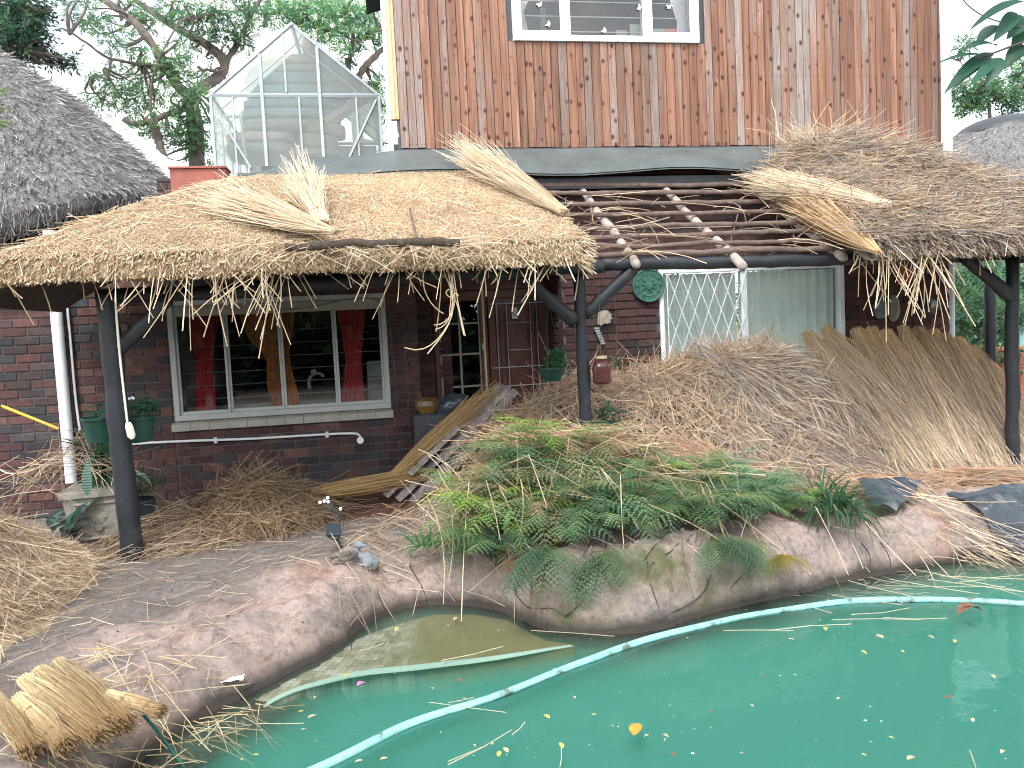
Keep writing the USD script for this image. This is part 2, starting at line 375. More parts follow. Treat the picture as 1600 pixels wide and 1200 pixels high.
plain("twine", (0.20, 0.13, 0.06), 0.8)
plain("terracotta", (0.30, 0.105, 0.05), 0.75, vary=0.25, scale=5, bump=0.3)
plain("yellow_paint", (0.60, 0.33, 0.02), 0.4, vary=0.15)
plain("cream_pipe", (0.60, 0.58, 0.48), 0.4, vary=0.08)
plain("dark_plastic", (0.02, 0.028, 0.035), 0.35, vary=0.2)
plain("statue_stone", (0.145, 0.165, 0.175), 0.7, vary=0.35, scale=18, bump=0.5)
plain("verdigris", (0.03, 0.115, 0.085), 0.55, vary=0.5, scale=20, bump=0.5)
plain("orange_clay", (0.42, 0.12, 0.035), 0.7, vary=0.25)
plain("pale_shell", (0.36, 0.31, 0.25), 0.7, vary=0.35, scale=20)
plain("ochre_glaze", (0.11, 0.06, 0.016), 0.3, vary=0.3)
plain("red_glass_jar", (0.05, 0.017, 0.016), 0.18, vary=0.4, scale=12)
mat("hose_blue", {"g": ("geometry", {}), "n": ("noise_texture", {"scale": 7.0, "detail": 8.0, "roughness": 0.75}), "r": ("rgb_ramp", {"ramp": [(0.38, (0.09, 0.10, 0.07)), (0.47, (0.19, 0.40, 0.40)), (0.62, (0.24, 0.49, 0.49))]}),
                  "b": ("bump", {"strength": 0.3, "distance": 0.004}), "p": ("principled_bsdf", {"roughness": 0.42})}, [("g.position", "n.vector"), ("n.fac", "r.fac"), ("r.color", "p.base_color"), ("n.fac", "b.height"), ("b.normal", "p.normal")])
plain("hose_green", (0.01, 0.09, 0.075), 0.4)
plain("pink_petal", (0.75, 0.16, 0.4), 0.6)
plain("yellow_leaf", (0.40, 0.33, 0.08), 0.5, vary=0.3, scale=40)
plain("tan_leaf", (0.34, 0.29, 0.18), 0.55, vary=0.4, scale=40)
plain("brown_leaf", (0.14, 0.07, 0.04), 0.6, vary=0.4, scale=40)
plain("amber_leaf", (0.36, 0.20, 0.03), 0.5, vary=0.4, scale=30)
plain("blue_cloth", (0.01, 0.016, 0.06), 0.8)
plain("tarp", (0.03, 0.038, 0.048), 0.24, vary=0.35, scale=9, bump=0.8, bscale=16)
plain("cushion_beige", (0.22, 0.18, 0.13), 0.9, vary=0.15)
plain("cushion_blue", (0.06, 0.12, 0.15), 0.9, vary=0.2)
plain("cushion_grey", (0.10, 0.105, 0.09), 0.9, vary=0.2)
plain("pale_timber", (0.50, 0.32, 0.19), 0.6, vary=0.2, scale=20)
plain("dull_red_card", (0.5, 0.12, 0.09), 0.6)
plain("card_brown", (0.30, 0.21, 0.13), 0.7)
plain("white_bulb", (0.85, 0.88, 0.9), 0.3)
# rock round the pool: sandy pink crust, grey dust, dark wet foot at the water, moss
mat("rock", {"g": ("geometry", {}), "s": ("separate_xyz", {}), "n": ("noise_texture", {"scale": 2.3, "detail": 8.0, "roughness": 0.65}),
             "n2": ("noise_texture", {"scale": 21.0, "detail": 10.0, "roughness": 0.8}),
             "r": ("rgb_ramp", {"ramp": [(0.28, (0.15, 0.125, 0.118)), (0.40, (0.245, 0.20, 0.185)), (0.50, (0.35, 0.275, 0.245)), (0.60, (0.30, 0.205, 0.17)), (0.74, (0.20, 0.115, 0.085))]}),
             "r2": ("rgb_ramp", {"ramp": [(0.30, (0.42, 0.42, 0.43)), (0.5, (1, 1, 1)), (0.68, (1.35, 1.32, 1.3))]}),
             "m": ("mix_color", {"blend_type": "multiply", "fac": 1.0, "use_clamp": False}),
             "zz": ("math", {"math_type": "multiply_add", "value2": 0.16, "value3": -0.08}), "za": ("math", {"math_type": "add"}),
             "wet": ("map_range", {"from_min": -0.27, "from_max": -0.19, "to_min": 0.0, "to_max": 1.0, "clamp": True}),
             "mw": ("mix_color", {"a": (0.052, 0.043, 0.036)}),
             "a": ("attribute", {"attribute": "tone"}), "sa": ("separate_xyz", {}), "md": ("mix_color", {}), "dn": ("rgb_ramp", {"ramp": [(0.3, (0.09, 0.078, 0.072)), (0.55, (0.17, 0.148, 0.137)), (0.72, (0.26, 0.23, 0.213))]}),
             "ms": ("mix_color", {"b": (0.085, 0.095, 0.04)}), "mf": ("math", {"math_type": "multiply"}), "mr": ("map_range", {"from_min": 0.42, "from_max": 0.62, "to_min": 0.0, "to_max": 0.9, "clamp": True}),
             "tl": ("mix_color", {}), "tr": ("rgb_ramp", {"ramp": [(0.3, (0.095, 0.04, 0.03)), (0.6, (0.19, 0.088, 0.065)), (0.75, (0.22, 0.15, 0.12))]}),
             "hs": ("math", {"math_type": "add"}), "b": ("bump", {"strength": 0.9, "distance": 0.03}), "p": ("principled_bsdf", {"roughness": 0.75, "specular_ior_level": 0.3})},
    [("g.position", "s.vector"), ("g.position", "n.vector"), ("g.position", "n2.vector"), ("n.fac", "r.fac"), ("n2.fac", "r2.fac"), ("r.color", "m.a"), ("r2.color", "m.b"),
     ("a.vector", "sa.vector"), ("n2.fac", "dn.fac"), ("m.result", "md.a"), ("dn.color", "md.b"), ("sa.x", "md.fac"),
     ("n.fac", "mr.value"), ("mr.result", "mf.value1"), ("sa.y", "mf.value2"), ("md.result", "ms.a"), ("mf.value", "ms.fac"),
     ("n2.fac", "tr.fac"), ("ms.result", "tl.a"), ("tr.color", "tl.b"), ("sa.z", "tl.fac"),
     ("n.fac", "zz.value1"), ("zz.value", "za.value1"), ("s.z", "za.value2"), ("za.value", "wet.value"), ("wet.result", "mw.fac"), ("tl.result", "mw.b"), ("mw.result", "p.base_color"),
     ("n2.fac", "b.height"), ("b.normal", "p.normal")])
plain("pool_paint", (0.30, 0.42, 0.36), 0.7, vary=0.12, scale=1.2)
plain("ground_dirt", (0.13, 0.105, 0.085), 0.95, vary=0.4, scale=1.3, bump=0.6)

# ================================================================== THE SETTING: ground, patio and pool
WATER = -0.30
shore_px = [(200, 1215), (268, 1155), (330, 1115), (420, 1072), (510, 1022), (560, 987), (600, 962), (650, 949), (720, 946), (790, 957), (830, 977), (880, 988), (960, 992), (1020, 987),
            (1080, 967), (1160, 946), (1250, 927), (1340, 906), (1420, 891), (1480, 880), (1535, 872), (1600, 864)]
shore = np.array([atz(x, y, WATER)[:2] for x, y in shore_px])
outline = np.vstack([[[-1.75, 1.15], [-1.62, 2.2], [-1.38, 2.9]], shore, [[5.6, 5.0], [6.6, 4.4], [7.2, 3.2], [6.9, 1.9], [5.6, 1.2], [2.5, 0.95]]])
outline = smooth_line(np.vstack([outline, outline[:1]]), 700)
POOL = Polygon(outline).buffer(0)
shore_tree = cKDTree(outline)
shelf_px = [(240, 1235), (330, 1175), (400, 1103), (480, 1073), (560, 1053), (640, 1044), (760, 1030), (850, 1014), (893, 1009), (880, 985), (800, 940), (600, 930), (400, 1030), (150, 1160), (120, 1230)]
SHELF = Polygon([atz(x, y, -0.34)[:2] for x, y in shelf_px]).buffer(0)


def sstep(a, b, x):
    t = np.clip((x - a) / (b - a), 0, 1)
    return t * t * (3 - 2 * t)


def signed(x, y):
    d = shore_tree.query(np.stack([x, y], -1))[0]
    return np.where(contains_xy(POOL, x, y), -d, d)


PROF_FLAT = ([-5, -0.9, -0.42, -0.22, -0.05, 0, 0.04, 0.12, 0.28, 0.55, 0.9, 1.4, 30], [-1.3, -1.3, -0.7, -0.385, -0.33, -0.30, -0.19, -0.06, 0.015, 0.035, 0.02, 0.0, 0.0])
PROF_BED = ([-5, -0.5, -0.2, -0.04, 0, 0.03, 0.10, 0.2, 0.36, 0.55, 0.8, 1.2, 1.6, 2.0, 2.3, 30], [-1.3, -1.3, -0.8, -0.42, -0.30, -0.13, 0.02, 0.10, 0.13, 0.14, 0.24, 0.34, 0.30, 0.1, 0.0, 0.0])
PROF_RIM = ([-5, -0.5, -0.2, -0.04, 0, 0.04, 0.12, 0.25, 0.45, 0.7, 1.2, 30], [-1.3, -1.3, -0.8, -0.42, -0.30, -0.17, -0.03, 0.05, 0.07, 0.03, 0.0, 0.0])


def ground_height(x, y, fine=True):
    x, y = np.broadcast_arrays(np.asarray(x, float), np.asarray(y, float))
    sh = x.shape
    x, y = x.ravel(), y.ravel()
    d = signed(x, y)
    P3 = np.stack([x, y, 0 * x], -1)
    wob = (meshkit.fbm(P3 * 2.2, 3, 5) - 0.5)
    dd = d + wob * 0.16 * sstep(0.0, 0.12, d)
    w = sstep(0.0, 0.7, x)
    w2 = sstep(2.75, 3.3, x)
    h = (1 - w) * np.interp(dd, *PROF_FLAT) + w * ((1 - w2) * np.interp(dd, *PROF_BED) + w2 * np.interp(dd, *PROF_RIM))
    if fine:
        near = sstep(1.9, 0.25, d) * sstep(-0.5, 0.02, d)
        h = h + near * ((meshkit.fbm(P3 * 2.9, 4, 9) - 0.5) * 0.24 + (meshkit.fbm(P3 * 9.0, 5, 3) - 0.5) * 0.085)
        h = h + (meshkit.fbm(P3 * 6.0, 4, 21) - 0.5) * 0.03 * sstep(0, 0.5, d)
        h = h + (1 - w) * sstep(0.15, 0.4, d) * sstep(1.5, 0.8, d) * 0.016 * np.sin(d * 17 + 9 * meshkit.fbm(P3 * 1.1, 3, 61))
        # cracks in the crust of the rim
        c = np.abs(meshkit.fbm(P3 * 1.7 + 11, 3, 31) - 0.5)
        h = h - near * 0.035 * np.exp(-(c / 0.012) ** 2)
    inshelf = contains_xy(SHELF, x, y) & (d < 0)
    h = np.where(inshelf, np.maximum(np.minimum(h, -0.345), -0.365), h)
    return h.reshape(sh)


xs = np.arange(-4.6, 9.01, 0.032)
ys = np.arange(0.7, 9.3, 0.032)
gx, gy = np.meshgrid(xs, ys, indexing="ij")
gz = ground_height(gx, gy)
gd = signed(gx.ravel(), gy.ravel()).reshape(gx.shape)
dusty = sstep(0.30, 0.85, gd + (meshkit.fbm(np.stack([gx, gy, 0 * gx], -1) * 2.0, 4, 77) - 0.5) * 0.9) * sstep(0.9, 0.2, gx)
mossy = sstep(0.2, 0.9, gx) * sstep(3.0, 2.2, gx)
tiled = sstep(6.85, 7.0, gy + 0.06 * gx) * sstep(-1.9, -1.2, gx)
part(None, "patio", (np.stack([gx, gy, gz], -1).reshape(-1, 3), grid_faces(len(xs), len(ys))), "rock", np.stack([dusty.ravel(), mossy.ravel(), tiled.ravel()], -1), smooth=True, kind="structure")
# the earth round about, a sheet to the horizon with the patio let into it
far = 400.0
gv, gf = [], []
for (a, b, c, d) in ((-far, far, -far, 0.75), (-far, far, 9.25, far), (-far, -4.55, 0.75, 9.25), (8.95, far, 0.75, 9.25)):
    n = len(gv)
    gv += [[a, c, -0.03], [b, c, -0.03], [b, d, -0.03], [a, d, -0.03]]
    gf += [[n, n + 1, n + 2], [n, n + 2, n + 3]]
part(None, "ground", (np.array(gv), np.array(gf)), "ground_dirt", kind="structure")

# water: a clear rippled surface over murky green
mat("water", {"g": ("geometry", {}), "n": ("noise_texture", {"scale": 3.2, "detail": 3.0}), "b": ("bump", {"strength": 0.25, "distance": 0.02}),
              "f": ("fresnel", {"IOR": 1.33}), "t": ("transparent_bsdf", {"color": (0.97, 0.99, 0.98)}), "gl": ("glossy_bsdf", {"roughness": 0.02}), "x": ("mix_closure", {})},
    [("g.position", "n.vector"), ("n.fac", "b.height"), ("b.normal", "gl.normal"), ("f.fac", "x.fac"), ("t.BSDF", "x.closure1"), ("gl.BSDF", "x.closure2")], surface="x.closure")
wv = np.array([[-3.2, 0.8, WATER], [7.6, 0.8, WATER], [7.6, 6.3, WATER], [-3.2, 6.3, WATER]])
part(None, "pool_water", (wv, np.array([[0, 1, 2], [0, 2, 3]])), "water", kind="structure")
mat("murk", {"t": ("transparent_bsdf", {"color": (1, 1, 1)}), "v": ("principled_volume", {"color": (0.15, 0.72, 0.59), "density": 4.2, "absorption_color": (0.0, 0.0, 0.0), "anisotropy": 0.0})}, [], surface="t.BSDF", volume="v.volume")
part(None, "pool_murk", box(-3.2, 7.6, 0.8, 6.3, -1.6, -0.375), "murk", kind="structure")
mat("thin_murk", {"t": ("transparent_bsdf", {"color": (1, 1, 1)}), "v": ("principled_volume", {"color": (0.22, 0.60, 0.42), "density": 1.7, "absorption_color": (0.0, 0.0, 0.0), "anisotropy": 0.0})}, [], surface="t.BSDF", volume="v.volume")
part(None, "pool_murk", box(-3.2, 7.6, 0.8, 6.3, -0.3745, -0.3005), "thin_murk", kind="structure")

# sunken step: mosaic tiles under a film of silt, with a pale rounded lip
mat("mosaic", {"g": ("geometry", {}), "mp": ("mapping", {"scale": (1, 1, 0), "rotation": (0, 0, 0.35)}), "vo": ("voronoi_texture", {"dimensions": "2D", "metric": "chebychev", "scale": 16.0, "randomness": 0.85}),
               "br": ("brick_texture", {"scale": 1.0, "offset": 0.0, "brick_width": 0.042, "row_height": 0.042, "mortar_size": 0.004, "mortar_smooth": 0.6, "mortar": (0.5, 0.47, 0.4), "color1": (1, 1, 1), "color2": (0.8, 0.8, 0.8)}),
               "r": ("rgb_ramp", {"ramp": [(0.0, (0.24, 0.19, 0.13)), (0.35, (0.36, 0.32, 0.25)), (0.6, (0.18, 0.14, 0.09)), (1.0, (0.46, 0.43, 0.36))]}), "sp": ("separate_color", {}),
               "m": ("mix_color", {"blend_type": "multiply", "fac": 1.0}), "n": ("noise_texture", {"scale": 2.0, "detail": 6.0}), "a": ("attribute", {"attribute": "tone"}), "sa": ("separate_xyz", {}),
               "ad": ("math", {"math_type": "add"}), "mr": ("map_range", {"from_min": 0.42, "from_max": 0.72, "to_min": 0.0, "to_max": 1.0, "clamp": True}), "mx": ("mix_color", {"b": (0.15, 0.115, 0.045)}),
               "p": ("principled_bsdf", {"roughness": 0.7})},
    [("g.position", "mp.vector"), ("mp.vector", "vo.vector"), ("mp.vector", "br.vector"), ("vo.color", "sp.color"), ("sp.r", "r.fac"), ("r.color", "m.a"), ("br.color", "m.b"), ("g.position", "n.vector"),
     ("a.vector", "sa.vector"), ("n.fac", "ad.value1"), ("sa.x", "ad.value2"), ("ad.value", "mr.value"), ("m.result", "mx.a"), ("mr.result", "mx.fac"), ("mx.result", "p.base_color")])
step_px = [(385, 1122), (420, 1097), (470, 1074), (520, 1060), (560, 1051), (640, 1043), (700, 1036), (760, 1030), (850, 1015), (893, 1009), (850, 1003), (815, 985), (790, 971), (740, 962), (680, 962), (630, 975), (585, 990), (510, 1022), (430, 1064)]
step = np.array([atz(x, y, -0.335)[:2] for x, y in step_px])
sp = Polygon(step).buffer(0.02)
sv, sf = trimesh.creation.triangulate_polygon(sp.segmentize(0.08), engine="earcut")
sv3 = np.c_[sv, np.full(len(sv), -0.335)]
body = trimesh.creation.extrude_polygon(sp, 0.15, engine="earcut")
body.apply_translation([0, 0, -0.485])
body = body.subdivide().subdivide()
silt = sstep(600, 800, px(body.vertices)[:, 0]) * 0.75 - 0.1
part(None, "pool_step", body, "mosaic", np.stack([silt] * 3, -1), kind="structure")
lip = smooth_line([atz(x, y, -0.328) for x, y in [(388, 1120), (420, 1097), (465, 1076), (500, 1066), (560, 1052), (640, 1043), (700, 1036), (760, 1029), (830, 1018), (893, 1008)]], 60)
lv, lf, _ = tubes(lip[None], (0.010 + 0.026 * np.sin(np.linspace(0.1, 3.0, 60)))[None], sides=8)
lv[:, 2] = -0.333 + (lv[:, 2] + 0.333) * 0.3
part(None, "pool_step_lip", (lv, lf), "pool_paint", kind="structure")

# ================================================================== THE HOUSE
YW = 8.2           # the brick front
house = thing("brick_house", "dark red brick house with a weathered timber upper storey behind the thatched veranda", "house")
WX0, WX1, WZ0, WZ1 = at(266, 560, YW)[0], at(607, 560, YW)[0], at(440, 648, YW)[2], at(440, 470, YW)[2] + 0.04
SLX0, SLX1, SLZ = at(1030, 470, YW)[0], at(1318, 470, YW)[0], at(1170, 416, YW)[2]
RX0, RX1 = at(655, 560, YW)[0], at(880, 500, YW)[0]     # the recess with the doors
YD = 9.0
HX1 = 6.7
SILL = 0.10
walls = [  # x0, x1, z0, z1 on the front plane
    (-5.0, -2.12, 0, 2.70), (-2.119, WX0, 0, 3.0), (WX0, WX1, 0, WZ0 - SILL), (WX0, WX1, WZ1, 3.30), (WX1, RX0, 0, 3.30), (RX0, RX1, 2.32, 3.30), (RX1, SLX0, 0, 3.30), (SLX0, SLX1, SLZ, 3.30), (SLX1, HX1, 0, 3.30)]
slab = [box(a, b, YW + 0.012, YW + 0.22, c, d) for a, b, c, d in walls]
slab += [box(RX0 - 0.2, RX0 - 0.012, YW + 0.22, YD + 0.2, 0, 3.3), box(RX1 + 0.012, RX1 + 0.2, YW + 0.22, YD + 0.2, 0, 3.3), box(RX0 - 0.012, RX0 + 0.42, YD + 0.012, YD + 0.2, 0, 3.3),
         box(HX1 - 0.22, HX1 - 0.012, YW + 0.22, 10.1, 0, 3.3), box(-2.12, -1.9, YW + 0.22, 13, 0, 3.3)]
wall = part(house, "brick_wall", join(slab), "mortar")
BL, BH, J = 0.222, 0.0735, 0.0125
brick_tone = np.array([[0.098, 0.05, 0.046], [0.082, 0.042, 0.041], [0.115, 0.055, 0.048], [0.055, 0.05, 0.056], [0.068, 0.048, 0.048], [0.045, 0.048, 0.055], [0.13, 0.072, 0.062]])
br = random.Random(5)
bricks = []


def lay(x0, x1, z0, z1, plane, pos, pale=0):
    """courses of bricks on the plane y = pos ("y") or x = pos ("x", normal +1 or -1 in pale)"""
    rows = int(math.ceil(z1 / (BH + J)))
    for k in range(rows):
        za, zb = max(z0, k * (BH + J)), min(z1, k * (BH + J) + BH)
        if zb - za < 0.02:
            continue
        x = math.floor(x0 / (BL + J)) * (BL + J) - (0.5 * (BL + J) if k % 2 else 0)
        while x < x1:
            a, b = max(x0, x), min(x1, x + BL)
            if b - a > 0.03:
                bricks.append((plane, pos, a, b, za, zb, k))
            x += BL + J


for a, b, c, d in walls:
    lay(a, b, c, d, "y", YW)
lay(RX0, RX0 + 0.42, 0, 2.4, "y", YD)
lay(YW + 0.05, YD, 0, 2.4, "x", RX0)
lay(YW + 0.05, YD, 0, 2.4, "x-", RX1)


def brick_mesh(b):
    plane, pos, a, e, z0, z1, k = b
    o = br.uniform(-0.004, 0.006)
    if plane == "y":
        rough = 0.012 if a > RX1 - 0.01 else 0.0
        o -= br.uniform(0, rough)
        return rbox(a, e, pos + o, pos + 0.03, z0, z1, 0.005)
    s = 1 if plane == "x" else -1
    return rbox(*sorted((pos + s * abs(o) * 0.5, pos - s * 0.03)), a, e, z0, z1, 0.005)


def brick_col(b):
    i = br.random()
    t = brick_tone[br.randrange(len(brick_tone))] if b[2] < WX1 else brick_tone[br.choice([0, 0, 1, 1, 2, 2, 4])]
    return t * br.uniform(0.55, 1.05)


def seen(b):
    plane, pos, a, e, z0, z1, k = b
    if plane != "y":
        return 1e9 + a
    p = px([[(a + e) / 2, pos, (z0 + z1) / 2]])[0]
    if not (-10 < p[0] < 1610 and 452 < p[1] < 745) or e - a < 0.12:
        return 1e9 + a
    if p[0] > 1320 or (p[0] > 930 and p[1] > 545) or (640 < p[0] < 930 and p[1] > 600):
        return 1e8 + a
    return abs(p[0] - 420)


bricks.sort(key=seen)
for b in bricks[:300]:
    part(wall, "brick", brick_mesh(b), "brick", brick_col(b))
rest = []
for b in bricks[300:]:
    m = brick_mesh(b)
    rest.append((np.array(m.vertices), np.array(m.faces), np.repeat(brick_col(b)[None], len(m.vertices), 0)))
v, f, t = merge(rest)
part(wall, "brick_courses", (v, f), "brick", t, kind="stuff")

# rooms behind the glass
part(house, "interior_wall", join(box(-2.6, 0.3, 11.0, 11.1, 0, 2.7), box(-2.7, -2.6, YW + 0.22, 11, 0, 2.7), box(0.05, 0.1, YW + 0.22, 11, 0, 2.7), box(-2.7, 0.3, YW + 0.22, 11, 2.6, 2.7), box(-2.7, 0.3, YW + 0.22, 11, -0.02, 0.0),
                                  box(2.9, 5.6, 10.0, 10.1, 0, 0.3), box(2.8, 2.9, YW + 0.22, 10, 0, 2.7), box(5.6, 5.7, YW + 0.22, 10, 0, 2.7), box(2.8, 5.7, YW + 0.22, 10, 2.6, 2.7)), "interior")  # rear opening above the low wall is added, backlighting the pale curtains
part(house, "flat_roof", join(box(-1.1, HX1 + 0.05, YW + 0.05, 10.1, 3.30, 3.42)), "membrane")
part(house, "porch_ceiling", box(RX0 - 0.01, RX1 + 0.01, YW + 0.23, YD + 0.2, 2.35, 2.42), "interior")
part(house, "parapet", join(box(at(266, 280, 8.17)[0], at(353, 280, 8.17)[0], 8.17, 8.4, 2.9, at(310, 263, 8.17)[2]), box(at(264, 280, 8.17)[0], at(355, 280, 8.17)[0], 8.15, 8.42, at(310, 263, 8.17)[2], at(310, 260, 8.17)[2])), "red_paint")

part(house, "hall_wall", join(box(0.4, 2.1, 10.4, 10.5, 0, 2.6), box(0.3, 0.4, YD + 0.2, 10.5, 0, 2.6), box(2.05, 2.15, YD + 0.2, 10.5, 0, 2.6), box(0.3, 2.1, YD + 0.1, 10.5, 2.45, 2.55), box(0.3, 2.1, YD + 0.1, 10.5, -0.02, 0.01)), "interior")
# ---- sliding window with its sill
win = part(house, "window", join(rbox(WX0, WX1, YW - 0.012, YW + 0.07, WZ0, WZ0 + 0.055), rbox(WX0, WX1, YW - 0.012, YW + 0.07, WZ1 - 0.05, WZ1), rbox(WX0, WX0 + 0.055, YW - 0.01, YW + 0.068, WZ0 + 0.056, WZ1 - 0.051), rbox(WX1 - 0.055, WX1, YW - 0.01, YW + 0.068, WZ0 + 0.056, WZ1 - 0.051)), "alu_frame")
edges = [WX0 + 0.056] + [at(x, 580, YW)[0] for x in (356, 441, 526)] + [WX1 - 0.056]
TR = WZ1 - 0.16
part(win, "head_rail", rbox(WX0 + 0.057, WX1 - 0.057, YW + 0.0, YW + 0.06, TR, WZ1 - 0.052), "sill_tile")
for i in range(4):
    a, b = edges[i], edges[i + 1]
    dy = 0.012 if i in (0, 3) else 0.03
    a2, b2 = a + 0.001, b - 0.001
    w = 0.024
    part(win, "sash", join(rbox(a2, a2 + w, YW + dy, YW + dy + 0.025, WZ0 + 0.057, TR - 0.001, 0.003), rbox(b2 - w, b2, YW + dy, YW + dy + 0.025, WZ0 + 0.057, TR - 0.001, 0.003), rbox(a2 + w, b2 - w, YW + dy + 0.001, YW + dy + 0.024, WZ0 + 0.057, WZ0 + 0.09, 0.003)), "alu_frame")
    part(win, "pane", box(a2 + w, b2 - w, YW + dy + 0.010, YW + dy + 0.014, WZ0 + 0.09, TR - 0.001), "pane")
for k in range(6):
    z = WZ0 + 0.2 + k * 0.135
    part(win, "burglar_bar", tube([[WX0 + 0.05, YW + 0.12, z], [WX1 - 0.05, YW + 0.12, z]], 0.004, 6), "cushion_grey")
n = 12
for i in range(n):
    a = WX0 - 0.03 + (WX1 - WX0 + 0.05) * i / n
    b = WX0 - 0.03 + (WX1 - WX0 + 0.05) * (i + 1) / n - 0.004
    q = np.array([[a, YW - 0.045, WZ0 - SILL], [b, YW - 0.045, WZ0 - SILL], [b, YW - 0.038, WZ0 - 0.035], [a, YW - 0.038, WZ0 - 0.035], [a, YW + 0.03, WZ0 - 0.004], [b, YW + 0.03, WZ0 - 0.004], [a, YW + 0.03, WZ0 - SILL], [b, YW + 0.03, WZ0 - SILL]])
    part(win, "sill_tile", trimesh.convex.convex_hull(q + [0, br.uniform(-.002, .002), br.uniform(-.001, .001)]), "sill_tile")

# ---- doors in the recess
def apx(x, y, Y=YD):
    return at(x, y, Y)


DZ = 2.12
dx0, dx1 = apx(688, 560)[0], apx(752, 560)[0]
door = part(house, "glazed_door", join(rbox(dx0 - 0.06, dx0, YD - 0.02, YD + 0.06, 0, DZ), rbox(dx1, dx1 + 0.09, YD - 0.02, YD + 0.06, 0, DZ), rbox(dx0, dx1, YD - 0.018, YD + 0.058, DZ - 0.12, DZ), rbox(dx0, dx1, YD - 0.018, YD + 0.058, 0, 0.28)), "door_wood")
mids = (dx0 + dx1) / 2
part(door, "glazing_bars", join(box(mids - 0.012, mids + 0.012, YD, YD + 0.02, 0.28, DZ - 0.12), *[box(dx0, dx1, YD + 0.001, YD + 0.019, z - 0.011, z + 0.011) for z in (0.62, 1.0, 1.38, 1.74)], box(dx0, dx0 + 0.018, YD, YD + 0.02, 0.28, DZ - 0.12), box(dx1 - 0.018, dx1, YD, YD + 0.02, 0.28, DZ - 0.12)), "sill_tile")
for k in range(2):
    for j, (za, zb) in enumerate(((0.28, 0.61), (0.632, 0.988), (1.012, 1.368), (1.392, 1.728), (1.752, 2.0))):
        a, b = (dx0 + 0.019, mids - 0.013) if k == 0 else (mids + 0.013, dx1 - 0.019)
        part(door, "pane", box(a, b, YD + 0.006, YD + 0.010, za, zb), "pane")
part(door, "handle", join(rbox(dx1 + 0.03, dx1 + 0.06, YD - 0.035, YD - 0.02, 0.95, 1.2), tube([[dx1 + 0.045, YD - 0.035, 1.1], [dx1 + 0.045, YD - 0.08, 1.1], [dx1 - 0.05, YD - 0.08, 1.1]], 0.008)), "ochre_glaze")
part(door, "wall_plate", rbox(dx1 + 0.02, dx1 + 0.055, YD - 0.028, YD - 0.021, 1.42, 1.5), "white_pvc")
ex0, ex1 = dx1 + 0.10, RX1 + 0.0
door2 = part(house, "carved_door", join(rbox(ex0, ex0 + 0.09, YD - 0.025, YD + 0.06, 0, DZ), rbox(ex1 - 0.12, ex1, YD - 0.025, YD + 0.06, 0, DZ), rbox(ex0 + 0.09, ex1 - 0.12, YD - 0.01, YD + 0.05, 0, DZ - 0.1), rbox(ex0 + 0.09, ex1 - 0.12, YD - 0.024, YD + 0.058, DZ - 0.1, DZ)), "door_wood")
cxx = (ex0 + ex1) / 2
for (a, b, z0, z1) in ((ex0 + 0.14, cxx - 0.17, 0.2, 0.95), (ex0 + 0.14, cxx - 0.17, 1.02, 1.9), (cxx + 0.15, ex1 - 0.16, 0.2, 0.95), (cxx + 0.15, ex1 - 0.16, 1.02, 1.9), (cxx - 0.13, cxx + 0.11, 0.5, 1.9)):
    part(door2, "raised_panel", rbox(a, b, YD - 0.025, YD - 0.009, z0, z1, 0.012), "door_wood")
part(door2, "security_bars", join(*[tube([[ex0 + 0.02, YD - 0.05, z], [ex1 - 0.02, YD - 0.05, z]], 0.006, 5) for z in (0.6, 0.98, 1.2, 1.95)], *[tube([[x, YD - 0.05, 0.3], [x, YD - 0.05, 1.98]], 0.006, 5) for x in (ex0 + 0.1, cxx - 0.14, cxx + 0.14, ex1 - 0.14)], *[tube([[cxx - 0.14, YD - 0.05, z], [cxx + 0.14, YD - 0.05, z]], 0.005, 5) for z in (1.4, 1.72)]), "alu_frame")
q = apx(804, 489, YD - 0.06)
part(door2, "door_plaque", join(rbox(q[0] - 0.035, q[0] + 0.035, YD - 0.062, YD - 0.052, q[2] - 0.07, q[2] + 0.07), tube([q + [0, -0.01, 0], q + [0, -0.03, 0]], 0.02, 8)), "white_pvc")
part(house, "porch_beam", box(RX0 - 0.005, RX1 + 0.005, YD - 0.03, YD + 0.1, DZ + 0.005, 2.36), "door_wood")

# ---- sliding door
sd = part(house, "sliding_door", join(rbox(SLX0, SLX0 + 0.05, YW - 0.02, YW + 0.08, 0.05, SLZ), rbox(SLX1 - 0.06, SLX1, YW - 0.03, YW + 0.08, 0.05, SLZ), rbox(SLX0 + 0.05, SLX1 - 0.06, YW - 0.018, YW + 0.078, SLZ - 0.05, SLZ), rbox(SLX0, SLX1, YW - 0.02, YW + 0.08, 0, 0.05)), "white_frame")
xm = at(1163, 480, YW)[0]
part(sd, "meeting_stile", rbox(xm - 0.03, xm + 0.03, YW + 0.0, YW + 0.05, 0.05, SLZ - 0.051), "white_frame")
part(sd, "pane", box(SLX0 + 0.05, xm - 0.03, YW + 0.02, YW + 0.025, 0.05, SLZ - 0.05), "pane")
part(sd, "pane", box(xm + 0.03, SLX1 - 0.06, YW + 0.035, YW + 0.04, 0.05, SLZ - 0.05), "pane")
gb = []
gx0, gx1, nd = SLX0 + 0.09, xm + 0.02, 6
gw = (gx1 - gx0) / nd
for i in range(nd + 1):
    gb.append(box(gx0 + i * gw - 0.005, gx0 + i * gw + 0.005, YW - 0.026, YW - 0.02, 0.1, SLZ - 0.06))
gate = part(sd, "trellis_gate", join(gb[0], gb[-1]), "white_frame")
hh = 0.42
